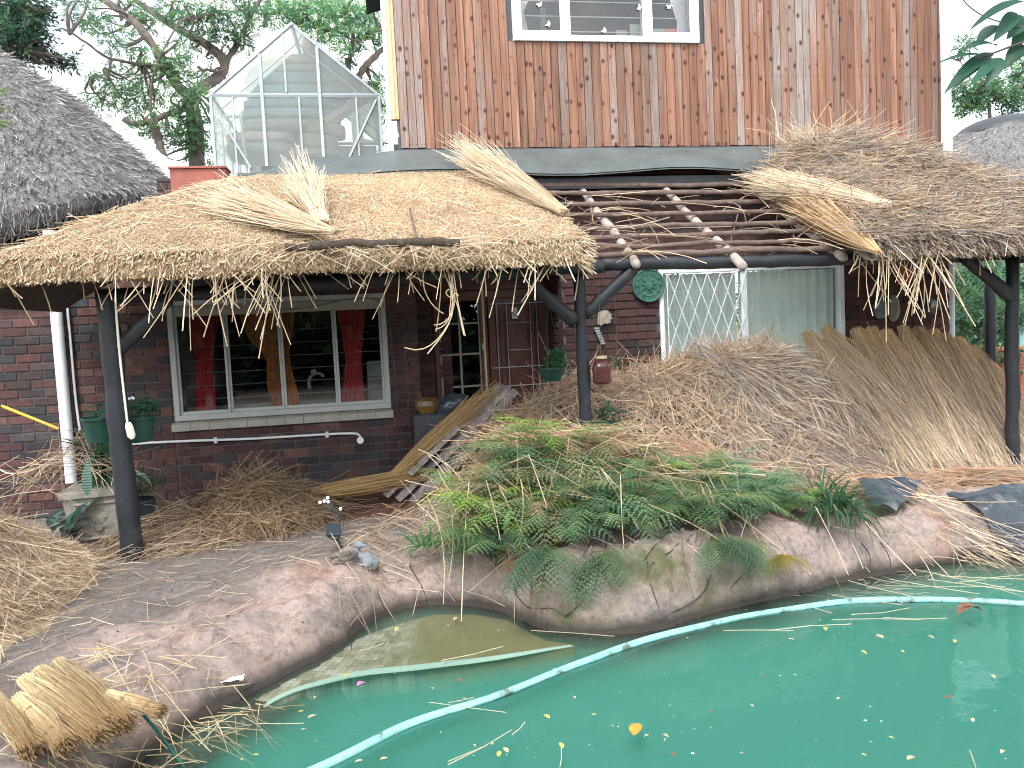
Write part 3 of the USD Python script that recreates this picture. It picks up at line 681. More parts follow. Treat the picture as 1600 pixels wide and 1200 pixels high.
for s in (0, 1):
    seg = []
    for i in range(nd):
        for j in range(5):
            za, zb = SLZ - 0.06 - j * hh, SLZ - 0.06 - (j + 1) * hh
            if zb < 0.05:
                continue
            x0, x1 = gx0 + i * gw, gx0 + (i + 1) * gw
            zm = (za + zb) / 2
            y = YW - 0.033 if s else YW - 0.040
            if (i + j) % 2 == s:
                seg.append(tube([[x0, y, za], [x1, y, zb]], 0.0055, 4))
            else:
                seg.append(tube([[x0, y, zb], [x1, y, za]], 0.0055, 4))
    part(gate, "trellis_bars", join(seg), "white_frame")

# ---- timber storey
TY = 8.5
TX0, TX1, TZ0, TZ1 = at(627, 232, TY)[0], at(1472, 222, TY)[0], at(1050, 229, TY)[2], 6.4
UX0, UX1 = at(802, 62, TY)[0], at(1092, 66, TY)[0]
UZ0, UZ1 = at(950, 66, TY)[2], at(950, 66, TY)[2] + 1.15
tw = part(house, "timber_wall", join(box(TX0, UX0, TY + 0.03, TY + 0.12, TZ0 - 0.1, TZ1), box(UX1, TX1, TY + 0.03, TY + 0.12, TZ0 - 0.1, TZ1), box(UX0, UX1, TY + 0.03, TY + 0.12, TZ0 - 0.1, UZ0), box(UX0, UX1, TY + 0.03, TY + 0.12, UZ1, TZ1),
                                     box(TX0, TX0 + 0.1, TY + 0.12, 11.2, TZ0 - 0.1, TZ1), box(TX1 - 0.1, TX1, TY + 0.12, 11.2, TZ0 - 0.1, TZ1)), "black_membrane")
x, bw = TX0, 0.0
br2 = random.Random(11)
while x < TX1 - 0.03:
    bw = br2.uniform(0.084, 0.104)
    e = min(x + bw, TX1)
    g = br2.choice([-0.12, -0.1, -0.05, 0.0, 0.05, 0.05, 0.12, 0.18, 0.22]) * 0.85
    if abs(x - at(1250, 100, TY)[0]) < 0.05:
        g = 0.5
    tone = np.array([br2.random(), g + 0.25, br2.uniform(0.72, 1.15)])
    spans = [(TZ0, TZ1)]
    if e > UX0 + 0.01 and x < UX1 - 0.01:
        spans = [(TZ0, UZ0 - 0.003), (UZ1 + 0.003, TZ1)]
    for (a, b) in spans:
        o = br2.uniform(-0.003, 0.005)
        m = rbox(x + 0.003, e - 0.003, TY + o, TY + 0.028, a + br2.uniform(0, 0.012) * (a == TZ0), b, 0.004)
        part(tw, "board", m, "board", tone)
    x = e
nh = []
for zz in (at(1050, 117, TY)[2], at(1050, 222, TY)[2]):
    for i in range(140):
        nx = TX0 + 0.03 + i * (TX1 - TX0 - 0.05) / 140 + br2.uniform(-.01, .01)
        m = trimesh.creation.icosphere(0, 0.0055); m.apply_scale([1, 0.4, 1]); m.apply_translation([nx, TY - 0.003, zz + br2.uniform(-0.008, 0.008)]); nh.append(m)
part(tw, "nail_heads", join(nh), "black_membrane", kind="stuff")
part(house, "corner_trim", join(rbox(TX0 - 0.085, TX0 - 0.035, TY + 0.005, TY + 0.1, TZ0 + 0.32, TZ1, 0.004), rbox(TX0 - 0.034, TX0 - 0.002, TY + 0.01, TY + 0.1, TZ0 + 0.32, TZ1, 0.004)), "pale_timber")
part(house, "corner_flashing", join(rbox(TX0 - 0.13, TX0 - 0.086, TY + 0.03, TY + 0.09, TZ0 - 0.05, TZ1), rbox(TX0 - 0.08, TX0 - 0.03, TY + 0.0, TY + 0.05, TZ0 + 0.05, TZ0 + 0.3), rbox(TX0 - 0.06, TX0 - 0.02, TY - 0.01, TY + 0.0, TZ0 + 0.12, TZ0 + 0.17)), "white_pvc")
ez = at(590, 6, TY + 0.3)[2]
rs = 0.32
rf = np.array([[TX0 - 0.28, 8.35, ez], [TX1 + 0.2, 8.35, ez + rs * (TX1 - TX0 + 0.5)], [TX1 + 0.2, 13.2, ez + rs * (TX1 - TX0 + 0.5)], [TX0 - 0.28, 13.2, ez]])
# the roof of the storey runs up from its low left eave, behind the front boards
rf[:, 1] = [TY + 0.13, TY + 0.13, TY + 0.6, TY + 0.6]
part(house, "upper_roof", trimesh.convex.convex_hull(np.vstack([rf, rf + [0, 0, 0.12]])), "black_paint")

uw = part(house, "upper_window", join(rbox(UX0, UX1, TY - 0.03, TY + 0.1, UZ0, UZ0 + 0.065), rbox(UX0, UX1, TY - 0.03, TY + 0.1, UZ1 - 0.06, UZ1), rbox(UX0, UX0 + 0.06, TY - 0.028, TY + 0.098, UZ0 + 0.066, UZ1 - 0.061), rbox(UX1 - 0.06, UX1, TY - 0.028, TY + 0.098, UZ0 + 0.066, UZ1 - 0.061)), "white_frame")
m0, m1 = at(886, 40, TY)[0], at(1009, 40, TY)[0]
for m in (m0, m1):
    part(uw, "mullion", rbox(m - 0.035, m + 0.035, TY - 0.026, TY + 0.09, UZ0 + 0.067, UZ1 - 0.062), "white_frame")
for i, (a, b) in enumerate(((UX0 + 0.061, m0 - 0.036), (m0 + 0.036, m1 - 0.036), (m1 + 0.036, UX1 - 0.061))):
    z0, z1 = UZ0 + 0.067, UZ1 - 0.062
    if i != 1:
        part(uw, "sash", join(rbox(a, b, TY - 0.022, TY + 0.03, z0, z0 + 0.045), rbox(a, a + 0.04, TY - 0.021, TY + 0.029, z0 + 0.046, z1), rbox(b - 0.04, b, TY - 0.021, TY + 0.029, z0 + 0.046, z1)), "white_frame")
    part(uw, "pane", box(a + 0.04 * (i != 1), b - 0.04 * (i != 1), TY + 0.005, TY + 0.009, z0 + 0.045 * (i != 1), z1), "pane")
for k in range(6):
    z = UZ0 + 0.16 + k * 0.165
    part(uw, "burglar_bar", tube([[UX0 + 0.05, TY + 0.13, z], [UX1 - 0.05, TY + 0.13, z]], 0.006, 6), "alu_frame")
part(house, "upper_room", join(box(UX0 - 0.6, UX1 + 0.6, 11.0, 11.1, 4.3, 6.4), box(UX0 - 0.7, UX0 - 0.6, TY + 0.12, 11, 4.3, 6.4), box(UX1 + 0.6, UX1 + 0.7, TY + 0.12, 11, 4.3, 6.4), box(UX0 - 0.6, UX1 + 0.6, TY + 0.12, 11, 4.3, 4.4), box(UX0 - 0.6, UX1 + 0.6, TY + 0.12, 11, 6.3, 6.4),
                               box(UX0, UX1, TY + 0.13, TY + 0.5, UZ0 - 0.02, UZ0 + 0.02)), "interior")

# ---- flashing: a grey membrane from the foot of the timber down to the thatch
def flash_sheet(x0, x1, nx=120, left=True):
    X = np.linspace(x0, x1, nx)
    V = []
    nv = 14
    for x in X:
        e = sstep(x0, x0 + 0.5, x) if left else 1.0
        for j in range(nv):
            t = j / (nv - 1)
            yb, zb = 8.47, 3.62 if x > TX0 - 0.3 else 3.56
            zb = 3.56 + 0.06 * sstep(TX0 - 0.6, TX0, x)
            yf, zf = 7.88, 3.285 + 0.03 * math.sin(x * 2.3) - 0.03 * sstep(2.6, 4.4, x)
            zb = zf + 0.05 + (zb - zf - 0.05) * e
            p = np.array([x, yf + (yb - yf) * t, zf + (zb - zf) * (t ** 0.85)])
            p[2] += 0.03 * (meshkit.fbm(np.array([[x * 1.6, p[1] * 2.5, 0.3]]), 3, 4)[0] - 0.5)
            if j == 0:
                p = p + [0, -0.004, -0.03]
            V.append(p)
    return np.array(V), grid_faces(nx, nv)


v, f = flash_sheet(at(372, 270, 7.95)[0], at(1240, 265, 7.95)[0])
v2 = v - [0, 0, 0.02]
part(house, "roof_membrane", join((v, f), (v2, f[:, ::-1])), "membrane", smooth=True)
v, f = flash_sheet(at(1240, 265, 7.95)[0] + 0.005, HX1 + 0.1, 40, False)
part(house, "roof_membrane", join((v - [0, 0, 0.02], f), (v - [0, 0, 0.04], f[:, ::-1])), "black_membrane", smooth=True, label="black stretch of roof membrane behind the heap of thatch")
part(house, "membrane_upstand", box(TX0 - 0.05, TX1, TY - 0.012, TY + 0.029, TZ0 - 0.11, TZ0 - 0.004), "black_membrane")
part(house, "fascia_board", box(-1.2, HX1, 7.96, 7.99, 3.08, 3.2), "black_paint")

# ---- pipes on the walls
part(house, "rain_pipe", tube([[*at(1475, 5, 8.3)[:1], 8.3, 6.2], at(1475, 3, 8.3), at(1482, 292, 8.3), [*at(1482, 292, 8.3)[:1], 8.3, 0.3]], 0.052, 14), "white_pvc", smooth=40)
a = at(84, 450, 8.1); b = at(104, 668, 8.1)
part(house, "rain_pipe", join(tube([[a[0], 8.1, 2.8], [b[0], 8.1, 0.35]], 0.053, 14), tube([[a[0], 8.1, 2.05], [a[0], 8.1, 2.08]], 0.06, 14)), "white_pvc", smooth=40)
part(house, "conduit", join(tube(smooth_line([at(-5, 476, 8.16), at(40, 473, 8.16), at(94, 472, 8.16), at(102, 476, 8.16), at(106, 490, 8.16), at(107, 500, 8.16), at(115, 590, 8.16), at(125, 672, 8.16)], 60), 0.0125, 8), tube([at(-5, 461, 8.17), at(118, 457, 8.17)], 0.008, 6)), "white_pvc", smooth=40)
lo = [at(142, 700, 8.16), at(215, 693, 8.16), at(400, 685, 8.16), at(548, 677, 8.16), at(559, 678, 8.16), at(563, 690, 8.16)]
part(house, "conduit", join(tube(smooth_line(lo, 60), 0.0125, 8), *[tube([at(x, y, 8.16) - [0, 0, 0.03], at(x, y, 8.16) + [0, 0, 0.03]], 0.018, 8) for x, y in ((337, 688), (511, 679))],
                            tube([at(563, 688, 8.19), at(563, 688, 8.13)], 0.036, 14)), "white_pvc", smooth=40)
part(house, "wall_cable", tube(smooth_line([at(-5, 728, 8.17), at(4, 736, 8.17), at(60, 731, 8.17), at(120, 725, 8.17)], 30), 0.006, 6), "cream_pipe")

# ================================================================== VERANDA FRAME
frame = thing("veranda_frame", "black pole veranda frame with bare brown laths between the two thatched parts", "veranda frame")


def wavy(a, b, r, n=24, amp=0.012, seed=0, sides=9, taper=0.9):
    q = np.random.default_rng(seed)
    t = np.linspace(0, 1, n)[:, None]
    p = np.asarray(a) * (1 - t) + np.asarray(b) * t
    w = np.cumsum(q.normal(size=(n, 3)), 0)
    w -= w[:1] * (1 - t) + w[-1:] * t
    p = p + w * amp / max(1e-6, np.abs(w).max()) * 1.4
    rr = r * np.linspace(1, taper, n) * (1 + 0.06 * q.normal(size=n))
    return tube(p, rr, sides)


PY = [6.28, 6.5, 6.55]
pl, pm, pr = at(165, 455, PY[0]), at(904, 425, PY[1]), at(1581, 398, PY[2])
for (p, r, base) in ((pl, 0.083, at(208, 872, PY[0])), (pm, 0.060, at(918, 670, PY[1])), (pr, 0.066, at(1583, 700, PY[2]))):
    d = p - base
    foot = base + d * ((-0.03 - base[2]) / d[2])
    part(frame, "post", wavy(foot, p, r, 20, 0.008, int(r * 1e4), 16), "black_paint", smooth=True)
part(frame, "post", wavy(at(1549, 560, 8.6) * [1, 1, 0], at(1547, 430, 8.6), 0.075, 12, 0.01, 5, 12), "black_paint", smooth=True)
for (a, b, Y, r) in (((183, 548), (262, 468), PY[0], 0.058), ((899, 503), (806, 425), PY[1], 0.062), ((914, 492), (992, 420), PY[1], 0.058), ((1582, 468), (1506, 402), PY[2], 0.062)):
    part(frame, "brace", wavy(at(*a, Y), at(*b, Y - 0.06), r, 14, 0.006, int(a[0]), 12), "black_paint", smooth=True)
BZ = 2.15
part(frame, "beam", wavy([-2.12, 6.36, 2.03], [1.9, 6.4, BZ - 0.02], 0.062, 30, 0.02, 3, 12, 1.0), "black_paint", smooth=True)
part(frame, "beam", wavy(at(940, 413, 6.44), at(1330, 405, 6.46), 0.058, 30, 0.012, 4, 12, 1.0), "black_paint", smooth=True)
part(frame, "beam", wavy(at(1331, 405, 6.5), [7.4, 6.6, 2.1], 0.058, 30, 0.012, 6, 12, 1.0), "black_paint", smooth=True)


def rafter_z(y):
    return 2.17 + 0.56 * (y - 6.4)


for i, x in enumerate((-1.45, -0.6, 0.35, 1.25, 2.18, 3.1, 4.11, 5.05, 5.95, 6.8)):
    low = 6.22 if i == 5 else 6.32
    part(frame, "rafter", wavy([x, low, rafter_z(low)], [x + 0.02, 8.12, rafter_z(8.12)], 0.041, 18, 0.012, 40 + i, 10), "rafter_wood" if 4 <= i <= 6 else "lath_wood", smooth=True)
for i, y in enumerate((7.96, 7.72, 7.45, 7.2, 6.96, 6.72, 6.55, 6.42)):
    z = rafter_z(y) + 0.07
    q = random.Random(i)
    part(frame, "lath", wavy([1.15, y + q.uniform(-.04, .04), z + q.uniform(-.02, .02)], [4.75, y + q.uniform(-.04, .04), z + q.uniform(-.03, .01)], 0.022 + 0.004 * q.random(), 34, 0.016, 60 + i, 8, q.choice([0.85, 1.1, 0.95])), "lath_wood", smooth=True)
for i, y in enumerate((6.3, 6.7, 7.1, 7.5, 7.9)):
    z = rafter_z(y) + 0.07
    part(frame, "lath", wavy([-1.9, y, z], [1.1, y, z], 0.022, 20, 0.03, 80 + i, 6), "lath_wood", smooth=True)
    part(frame, "lath", wavy([4.8, y, z], [7.0, y, z], 0.022, 20, 0.03, 90 + i, 6), "lath_wood", smooth=True)

# ================================================================== THATCH
def smin(a, b, k):
    h = np.clip(0.5 + 0.5 * (b - a) / k, 0, 1)
    return b * (1 - h) + a * h - k * h * (1 - h)


def bumps(x, y, seed, amp=0.05, s=2.4):
    return (meshkit.fbm(np.stack([np.asarray(x) * s, np.asarray(y) * s, 0 * np.asarray(x) + seed], -1), 4, seed) - 0.5) * amp


def left_top(x, y):
    x, y = np.asarray(x, float), np.asarray(y, float)
    zf = 2.32 + 0.462 * (y - 5.9) + 0.03 * np.sin((y - 5.9) / 2.05 * np.pi)
    zl = 2.13 + 0.73 * (x + 2.95) + 0.0 * y
    return smin(zf, zl, 0.14) + bumps(x, y, 12, 0.07, 1.6) + 0.05 * np.exp(-((x - 0.1) / 1.0) ** 2 - ((y - 7.0) / 0.5) ** 2)


def roof_pt(pxx, pyy, top, dz=0.05):
    """the point of a roof's surface seen at a pixel"""
    d = ray(pxx, pyy)
    lo, hi = 5.0, 8.4
    for y in np.linspace(5.7, 8.3, 400):
        p = EYE + d * y / d[1]
        if p[2] <= float(top(p[0], min(max(y, 5.9), 8.0))) + dz:
            return p
    return EYE + d * 7.9 / d[1]


_edge = None


def left_edge(y):
    global _edge
    if _edge is None:
        q = np.array([roof_pt(a, b, left_top, 0.0) for a, b in ((768, 281), (800, 288), (850, 314), (900, 352), (925, 388))])
        q = q[np.argsort(q[:, 1])]
        _edge = (np.r_[5.8, q[:, 1], 8.1], np.r_[q[0, 0] + 0.30, q[:, 0] - 0.02, q[-1, 0] - 0.1])
    return np.interp(y, *_edge)


def right_top(x, y):
    x, y = np.asarray(x, float), np.asarray(y, float)
    zf = 2.26 + 0.475 * (y - 5.9) + 0.03 * np.sin((y - 5.9) / 2.05 * np.pi)
    zr = 3.27 - 0.6 * (x - 5.9)
    z = smin(zf, zr, 0.14) + bumps(x, y, 31, 0.10, 1.8)
    return z + 0.30 * np.exp(-((x - 5.0) / 0.55) ** 2 - ((y - 7.75) / 0.45) ** 2) + 0.16 * np.exp(-((x - 5.7) / 0.7) ** 2 - ((y - 7.4) / 0.5) ** 2) + 0.08 * np.exp(-((x - 4.7) / 0.6) ** 2 - ((y - 6.6) / 0.5) ** 2)


def thatch_body(top, x0, x1, nx, y0=5.9, y1=8.0, ny=44, thick=0.21, seed=1):
    """x0, x1: functions of y. The shell of a thatch: a rounded, ragged eave and cut ends."""
    prof = [(-0.01, -thick), (-0.05, -0.19), (-0.06, -0.13), (-0.045, -0.06), (0.0, 0.0)]
    V = []
    for i in range(nx):
        u = i / (nx - 1)
        for dy, dz in prof:
            xx = x0(y0) + (x1(y0) - x0(y0)) * u
            n = bumps(np.array([xx]), np.array([dz * 3]), seed + 5, 0.10, 3.0)[0]
            V.append([xx, y0 + dy + n * 0.5, float(top(xx, y0)) + dz + n * 0.4])
        for j in range(1, ny):
            y = y0 + (y1 - y0) * j / (ny - 1)
            xx = x0(y) + (x1(y) - x0(y)) * u
            V.append([xx, y, float(top(xx, y))])
        for j in range(6):
            y = y1 + (y0 - y1) * (j / 6.0)
            xx = x0(y) + (x1(y) - x0(y)) * u
            V.append([xx, y, float(top(xx, y)) - thick * (0.35 + 0.65 * float(sstep(-3.1, -2.2, np.array(xx))))])
    m = len(prof) + ny - 1 + 6
    V = np.array(V)
    F = [grid_faces(nx, m)]
    idx = np.arange(nx - 1) * m
    F.append(np.stack([idx + m - 1, idx + m + m - 1, idx + m], -1)); F.append(np.stack([idx + m - 1, idx + m, idx], -1))
    for e, flip in ((0, False), ((nx - 1) * m, True)):
        ring = e + np.arange(m)
        c = len(V)
        V = np.vstack([V, V[ring].mean(0)])
        t = np.stack([np.full(m, c), ring, np.roll(ring, -1)], -1)
        F.append(t[:, ::-1] if flip else t)
    return V, np.vstack(F)


def normal_of(top, x, y, e=0.03):
    return unit(np.stack([-(top(x + e, y) - top(x - e, y)) / (2 * e), -(top(x, y + e) - top(x, y - e)) / (2 * e), np.ones_like(x)], -1))


def cover(top, x0, x1, n, length, lift, spread, rad, pal, seed, ylim=(5.86, 8.0), k=2, sag=0.0, curl=0.05, along=None, shade=None):
    """n reeds lying on a roof, butts down the slope"""
    r = np.random.default_rng(seed)
    y = r.uniform(*ylim, n)
    x = x0(y) + (x1(y) - x0(y)) * r.random(n)
    N = normal_of(top, x, y)
    down = np.stack([0 * x, -np.ones(n), 0 * x], -1)
    hip = np.stack([top(x + 0.05, y) - top(x - 0.05, y)], -1)[:, 0] / 0.1
    down[:, 0] -= np.clip(hip, -1, 1) * 1.3
    down -= N * (down * N).sum(1, keepdims=True)
    d = unit(down) if along is None else unit(np.asarray(along, float))[None] + 0 * N
    side = np.cross(N, d)
    ang = r.normal(size=n) * spread
    d = d * np.cos(ang)[:, None] + side * np.sin(ang)[:, None]
    d = unit(d + N * (lift * (0.6 + 0.8 * r.random(n)))[:, None])
    ln = r.uniform(*length, n)
    p = np.stack([x, y, top(x, y) - 0.012], -1) - d * ln[:, None] * (0.15 if k == 2 else 0.5)
    if k > 2:
        p = p + N * 0.02
    P = fling(p, d, ln, sag, curl, k, seed + 1)
    T = tones(pal, n, seed + 2)
    if shade is not None:
        T = T * shade(x, y)[:, None]
    return tubes(P, r.uniform(*rad, n), T, 3, True, seed)


LX0 = lambda y: -3.0 + 0 * np.asarray(y, float)
thatch = thing("thatched_roof", "golden thatched veranda roof over the lower window, freshly layered", "thatched roof")
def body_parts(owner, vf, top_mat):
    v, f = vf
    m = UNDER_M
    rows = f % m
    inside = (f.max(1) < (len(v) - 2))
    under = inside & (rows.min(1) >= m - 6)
    for nm, ff, mm in (("thatch", f[~under], top_mat), ("thatch_underside", f[under], "dark_pole_shade_thatch")):  # underside coloured darker, standing in for the shade below the roof
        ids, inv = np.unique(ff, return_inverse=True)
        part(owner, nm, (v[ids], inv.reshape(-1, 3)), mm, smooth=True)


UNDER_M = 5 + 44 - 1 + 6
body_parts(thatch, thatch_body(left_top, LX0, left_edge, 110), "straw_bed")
patch = lambda x, y: 0.86 + 0.5 * (meshkit.fbm(np.stack([x * 1.4, y * 1.4, 0 * x], -1), 3, 61) - 0.4)
stub = cover(left_top, LX0, left_edge, 80000, (0.022, 0.045), 1.1, 0.6, (0.0030, 0.0050), FRESH, 100, shade=patch)
part(thatch, "reed_ends", stub[:2], "straw", stub[2], kind="stuff")
ly = cover(left_top, LX0, left_edge, 800, (0.2, 0.6), 0.06, 0.6, (0.002, 0.0032), FRESH, 110, ylim=(5.85, 6.9), k=4, curl=0.06)
ly2 = cover(left_top, LX0, left_edge, 300, (0.2, 0.5), 0.10, 0.9, (0.002, 0.0032), FRESH, 120, ylim=(6.3, 8.0), k=4, curl=0.08)
ly3 = cover(left_top, LX0, lambda y: -1.4 + 0 * y, 700, (0.15, 0.5), 0.06, 0.35, (0.002, 0.0034), FRESH, 130, ylim=(5.85, 7.9), k=4, curl=0.05)
v, f, t = merge([ly, ly2, ly3])
part(thatch, "loose_reeds", (v, f), "straw", t, kind="stuff")


def eave_fringe(top, xa, xb, n, seed, pal, length=(0.06, 0.16), tilt=0.5):
    r = np.random.default_rng(seed)
    x = r.uniform(xa, xb, n)
    h = r.random(n)
    p = np.stack([x, 5.9 - 0.045 + 0.03 * r.normal(size=n), top(x, np.full(n, 5.9)) - 0.03 - 0.19 * h], -1)
    d = np.stack([r.normal(size=n) * 0.35, -np.ones(n) * (0.9 - 0.3 * h), -tilt - 0.4 * r.random(n)], -1)
    return tubes(fling(p - unit(d) * 0.05, d, r.uniform(*length, n), 0.1, 0.06, 3, seed), r.uniform(0.003, 0.005, n), tones(pal, n, seed), 3, True, seed)


v, f, t = eave_fringe(left_top, -2.98, float(left_edge(5.9)), 9000, 140, FRESH, (0.03, 0.06), 0.25)
part(thatch, "eave_fringe", (v, f), "straw", t, kind="stuff")
# ragged cut end beside the open laths
r = np.random.default_rng(150)
n = 2600
y = r.uniform(5.88, 8.0, n); h = r.random(n)
p = np.stack([left_edge(y) - 0.05, y, left_top(left_edge(y), y) - 0.22 * h], -1)
d = np.stack([0.35 + 0.4 * r.random(n), -0.8 + 0.3 * r.normal(size=n), -0.25 - 0.3 * h + 0.15 * r.normal(size=n)], -1)
v, f, t = tubes(fling(p, d, r.uniform(0.05, 0.2, n), 0.1, 0.08, 3, 151), r.uniform(0.0025, 0.0045, n), tones(FRESH, n, 152), 3, True, 153)
part(thatch, "cut_edge", (v, f), "straw", t, kind="stuff")

RX = lambda y: 4.08 + 0.05 * np.sin(np.asarray(y, float) * 5)
RX2 = lambda y: 7.45 + 0 * np.asarray(y, float)
OLD = np.vstack([GREY, GREY, DRY[:3]])
thatch2 = thing("thatched_roof", "old grey brown thatched veranda roof on the right, strewn with loose reeds", "thatched roof")
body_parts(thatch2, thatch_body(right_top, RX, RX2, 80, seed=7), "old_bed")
a1 = cover(right_top, RX, RX2, 12000, (0.06, 0.2), 0.30, 0.7, (0.0028, 0.0045), OLD, 200)
a2 = cover(right_top, RX, RX2, 3200, (0.25, 0.7), 0.14, 0.7, (0.0025, 0.004), np.vstack([OLD, DRY, FRESH[:2] * 0.8]), 210, k=4, curl=0.12)
v, f, t = merge([a1, a2])
part(thatch2, "reed_ends", (v, f), "straw", t, kind="stuff")
v, f, t = eave_fringe(right_top, 4.05, 7.4, 5200, 220, np.vstack([OLD, DRY]), (0.03, 0.08), 0.35)
part(thatch2, "eave_fringe", (v, f), "straw", t, kind="stuff")

# long straws hanging from the eaves
def hang(starts, dirs, lens, seed, pal, rad=(0.003, 0.0048), curl=0.12, sag=0.12, k=5):
    n = len(starts)
    return tubes(fling(np.array(starts, float), np.array(dirs, float), np.array(lens, float), sag, curl, k, seed), np.random.default_rng(seed).uniform(*rad, n), tones(pal, n, seed), 4, True, seed)


r = np.random.default_rng(230)
S, D, Ln = [], [], []
for (xa, xb, n, lo, hi) in ((-2.6, 1.7, 64, 0.12, 0.36), (-1.6, -0.6, 52, 0.2, 0.6), (-2.2, -1.4, 12, 0.15, 0.4), (0.1, 1.4, 34, 0.15, 0.5), (4.05, 4.8, 60, 0.2, 0.75), (4.8, 5.6, 12, 0.1, 0.4)):
    for _ in range(n):
        x = r.uniform(xa, xb)
        S.append([x, 5.86 + r.uniform(-0.02, 0.25), 2.30 - r.uniform(0, 0.16)])
        D.append([r.normal() * 0.55 - 0.1, -0.35 + 0.35 * r.normal(), -0.75 - 0.3 * r.random()])
        Ln.append(r.uniform(lo, hi))
v, f, t = hang(S, D, Ln, 231, np.vstack([FRESH, DRY[4:5]]))
single("hanging_straw", (v, f), "straw", "pale loose straws dangling below the eaves of the veranda thatch", "straw", kind="stuff", tone=t)
# the knotted wisp in front of the door
def px_line(pts, Y, n=14):
    return smooth_line([at(a, b, Y) for a, b in pts], n)


W = [px_line(q, 5.95) for q in ([(690, 415), (700, 440), (706, 458), (707, 490), (695, 515), (672, 540), (632, 543)], [(697, 415), (703, 440), (706, 460), (705, 495), (690, 525), (668, 553)], [(712, 415), (707, 440), (707, 470), (697, 505), (680, 515)],
                                  [(700, 420), (709, 450), (709, 480), (700, 498), (678, 508)], [(708, 415), (712, 450), (718, 485), (727, 525)], [(703, 455), (712, 470), (719, 495), (725, 524)], [(665, 415), (666, 460), (675, 475), (693, 490)], [(702, 452), (698, 460), (705, 464), (712, 458), (716, 462)])]
v, f, t = tubes(np.stack(W), np.full(len(W), 0.0045), FRESH[[0, 4, 2, 0, 4, 2, 0, 4]], 5)
single("straw_wisp", (v, f), "straw", "knotted wisp of straw hanging from the eave in front of the doors", "straw wisp", tone=t)


# ------------------------------------------------------------------ reed bundles
def bundle_parts(a, b, r0, r1, n, seed, pal0=FRESH, pal1=None, sag=0.0, tie=(0.16,), k=5, rad=(0.003, 0.0048), fan=0.10, flat=1.0, core=0.6, tipvar=0.25):
    """a: butts, b: tips. Returns (reeds), [twine bands], both in world places"""
    a, b = np.asarray(a, float), np.asarray(b, float)
    r = np.random.default_rng(seed)
    pal1 = pal0 if pal1 is None else pal1
    ax = unit(b - a)
    Lb = np.linalg.norm(b - a)
    s1 = unit(np.cross(ax, [0, 0, 1.0]) if abs(ax[2]) < 0.95 else np.cross(ax, [0, 1.0, 0]))
    s2 = np.cross(s1, ax)
    th, q = r.uniform(0, 2 * np.pi, n), np.sqrt(r.random(n))
    off = np.cos(th)[:, None] * s1 * q[:, None] + np.sin(th)[:, None] * s2 * q[:, None] * flat
    t = np.linspace(0, 1, k)
    prof = r0 + (r1 - r0) * t ** 1.3
    for tt in tie:
        prof = prof * (1 - 0.34 * np.exp(-((t - tt) / 0.12) ** 2))
    s0 = r.uniform(-0.02, 0.02, n)
    e0 = 1 + r.normal(size=n) * tipvar * 0.5 - tipvar * 0.5
    tt = s0[:, None] + (e0 - s0)[:, None] * t[None]
    P = a + ax * (tt * Lb)[:, :, None] + off[:, None] * prof[None, :, None]
    clump = r.normal(size=(9, 3))[r.integers(0, 9, n)]
    P = P + ((r.normal(size=(n, 1, 3)) * 0.8 + clump[:, None] * 0.6) * fan * (t ** 2)[None, :, None]) * Lb * 0.5
    P = P + r.normal(size=(n, 1, 3)) * (0.018 * Lb * np.sin(np.pi * t))[None, :, None] + r.normal(size=(n, k, 3)) * 0.004 * t[None, :, None]
    P[:, :, 2] -= sag * 4 * (tt * (1 - tt) * -1 + 0 * tt) * 0 + sag * tt ** 2
    T0, T1 = tones(pal0, n, seed + 1), tones(pal1, n, seed + 2)
    T = T0[:, None] * (1 - t[None, :, None]) + T1[:, None] * t[None, :, None]
    R = r.uniform(*rad, n)[:, None] * np.linspace(1, 0.7, k)[None]
    out = [tubes(P, R, T, 3, True, seed)]
    if core:
        kk = 8
        tc = np.linspace(0.01, 0.8, kk)
        c = a + ax * (tc * Lb)[:, None]
        c[:, 2] -= sag * tc ** 2
        pr = np.interp(tc, t, prof) * core * np.linspace(1, 0.7, kk)
        ang = np.arange(8) * np.pi / 4
        cv = c[:, None] + pr[:, None, None] * (np.cos(ang)[None, :, None] * s1 + np.sin(ang)[None, :, None] * s2 * flat)
        i, j = np.meshgrid(np.arange(kk - 1), np.arange(8), indexing="ij")
        qd = np.stack([i * 8 + j, i * 8 + (j + 1) % 8, (i + 1) * 8 + (j + 1) % 8, (i + 1) * 8 + j], -1).reshape(-1, 4)
        cf = np.vstack([qd[:, [0, 1, 2]], qd[:, [0, 2, 3]], [[0, q2 + 1, q2] for q2 in range(1, 7)]])
        out.append((cv.reshape(-1, 3), cf, np.repeat(pal0.mean(0)[None] * 0.55, kk * 8, 0)))
    bands = []
    for tb in tie:
        pr = float(np.interp(tb, t, prof)) * 1.04
        ang = np.linspace(0, 2 * np.pi, 15)
        c = a + ax * tb * Lb - [0, 0, sag * tb ** 2]
        bands.append(tube(c + pr * (np.cos(ang)[:, None] * s1 + np.sin(ang)[:, None] * s2 * flat), 0.006, 5))
    return merge(out), bands


def bundle(name, label, cat, *args, group=None, **kw):
    (v, f, t), bands = bundle_parts(*args, **kw)
    o = thing(name, label, cat, args[0], 0, group)
    org = np.asarray(args[0], float)
    part(o, "reeds", (v - org, f), "straw", t)
    for b in bands:
        b.apply_translation(-org)
        part(o, "twine_band", b, "twine")
    return o


def on_roof(x, y, top, dz=0.0):
    return np.array([x, y, float(top(x, y)) + dz])


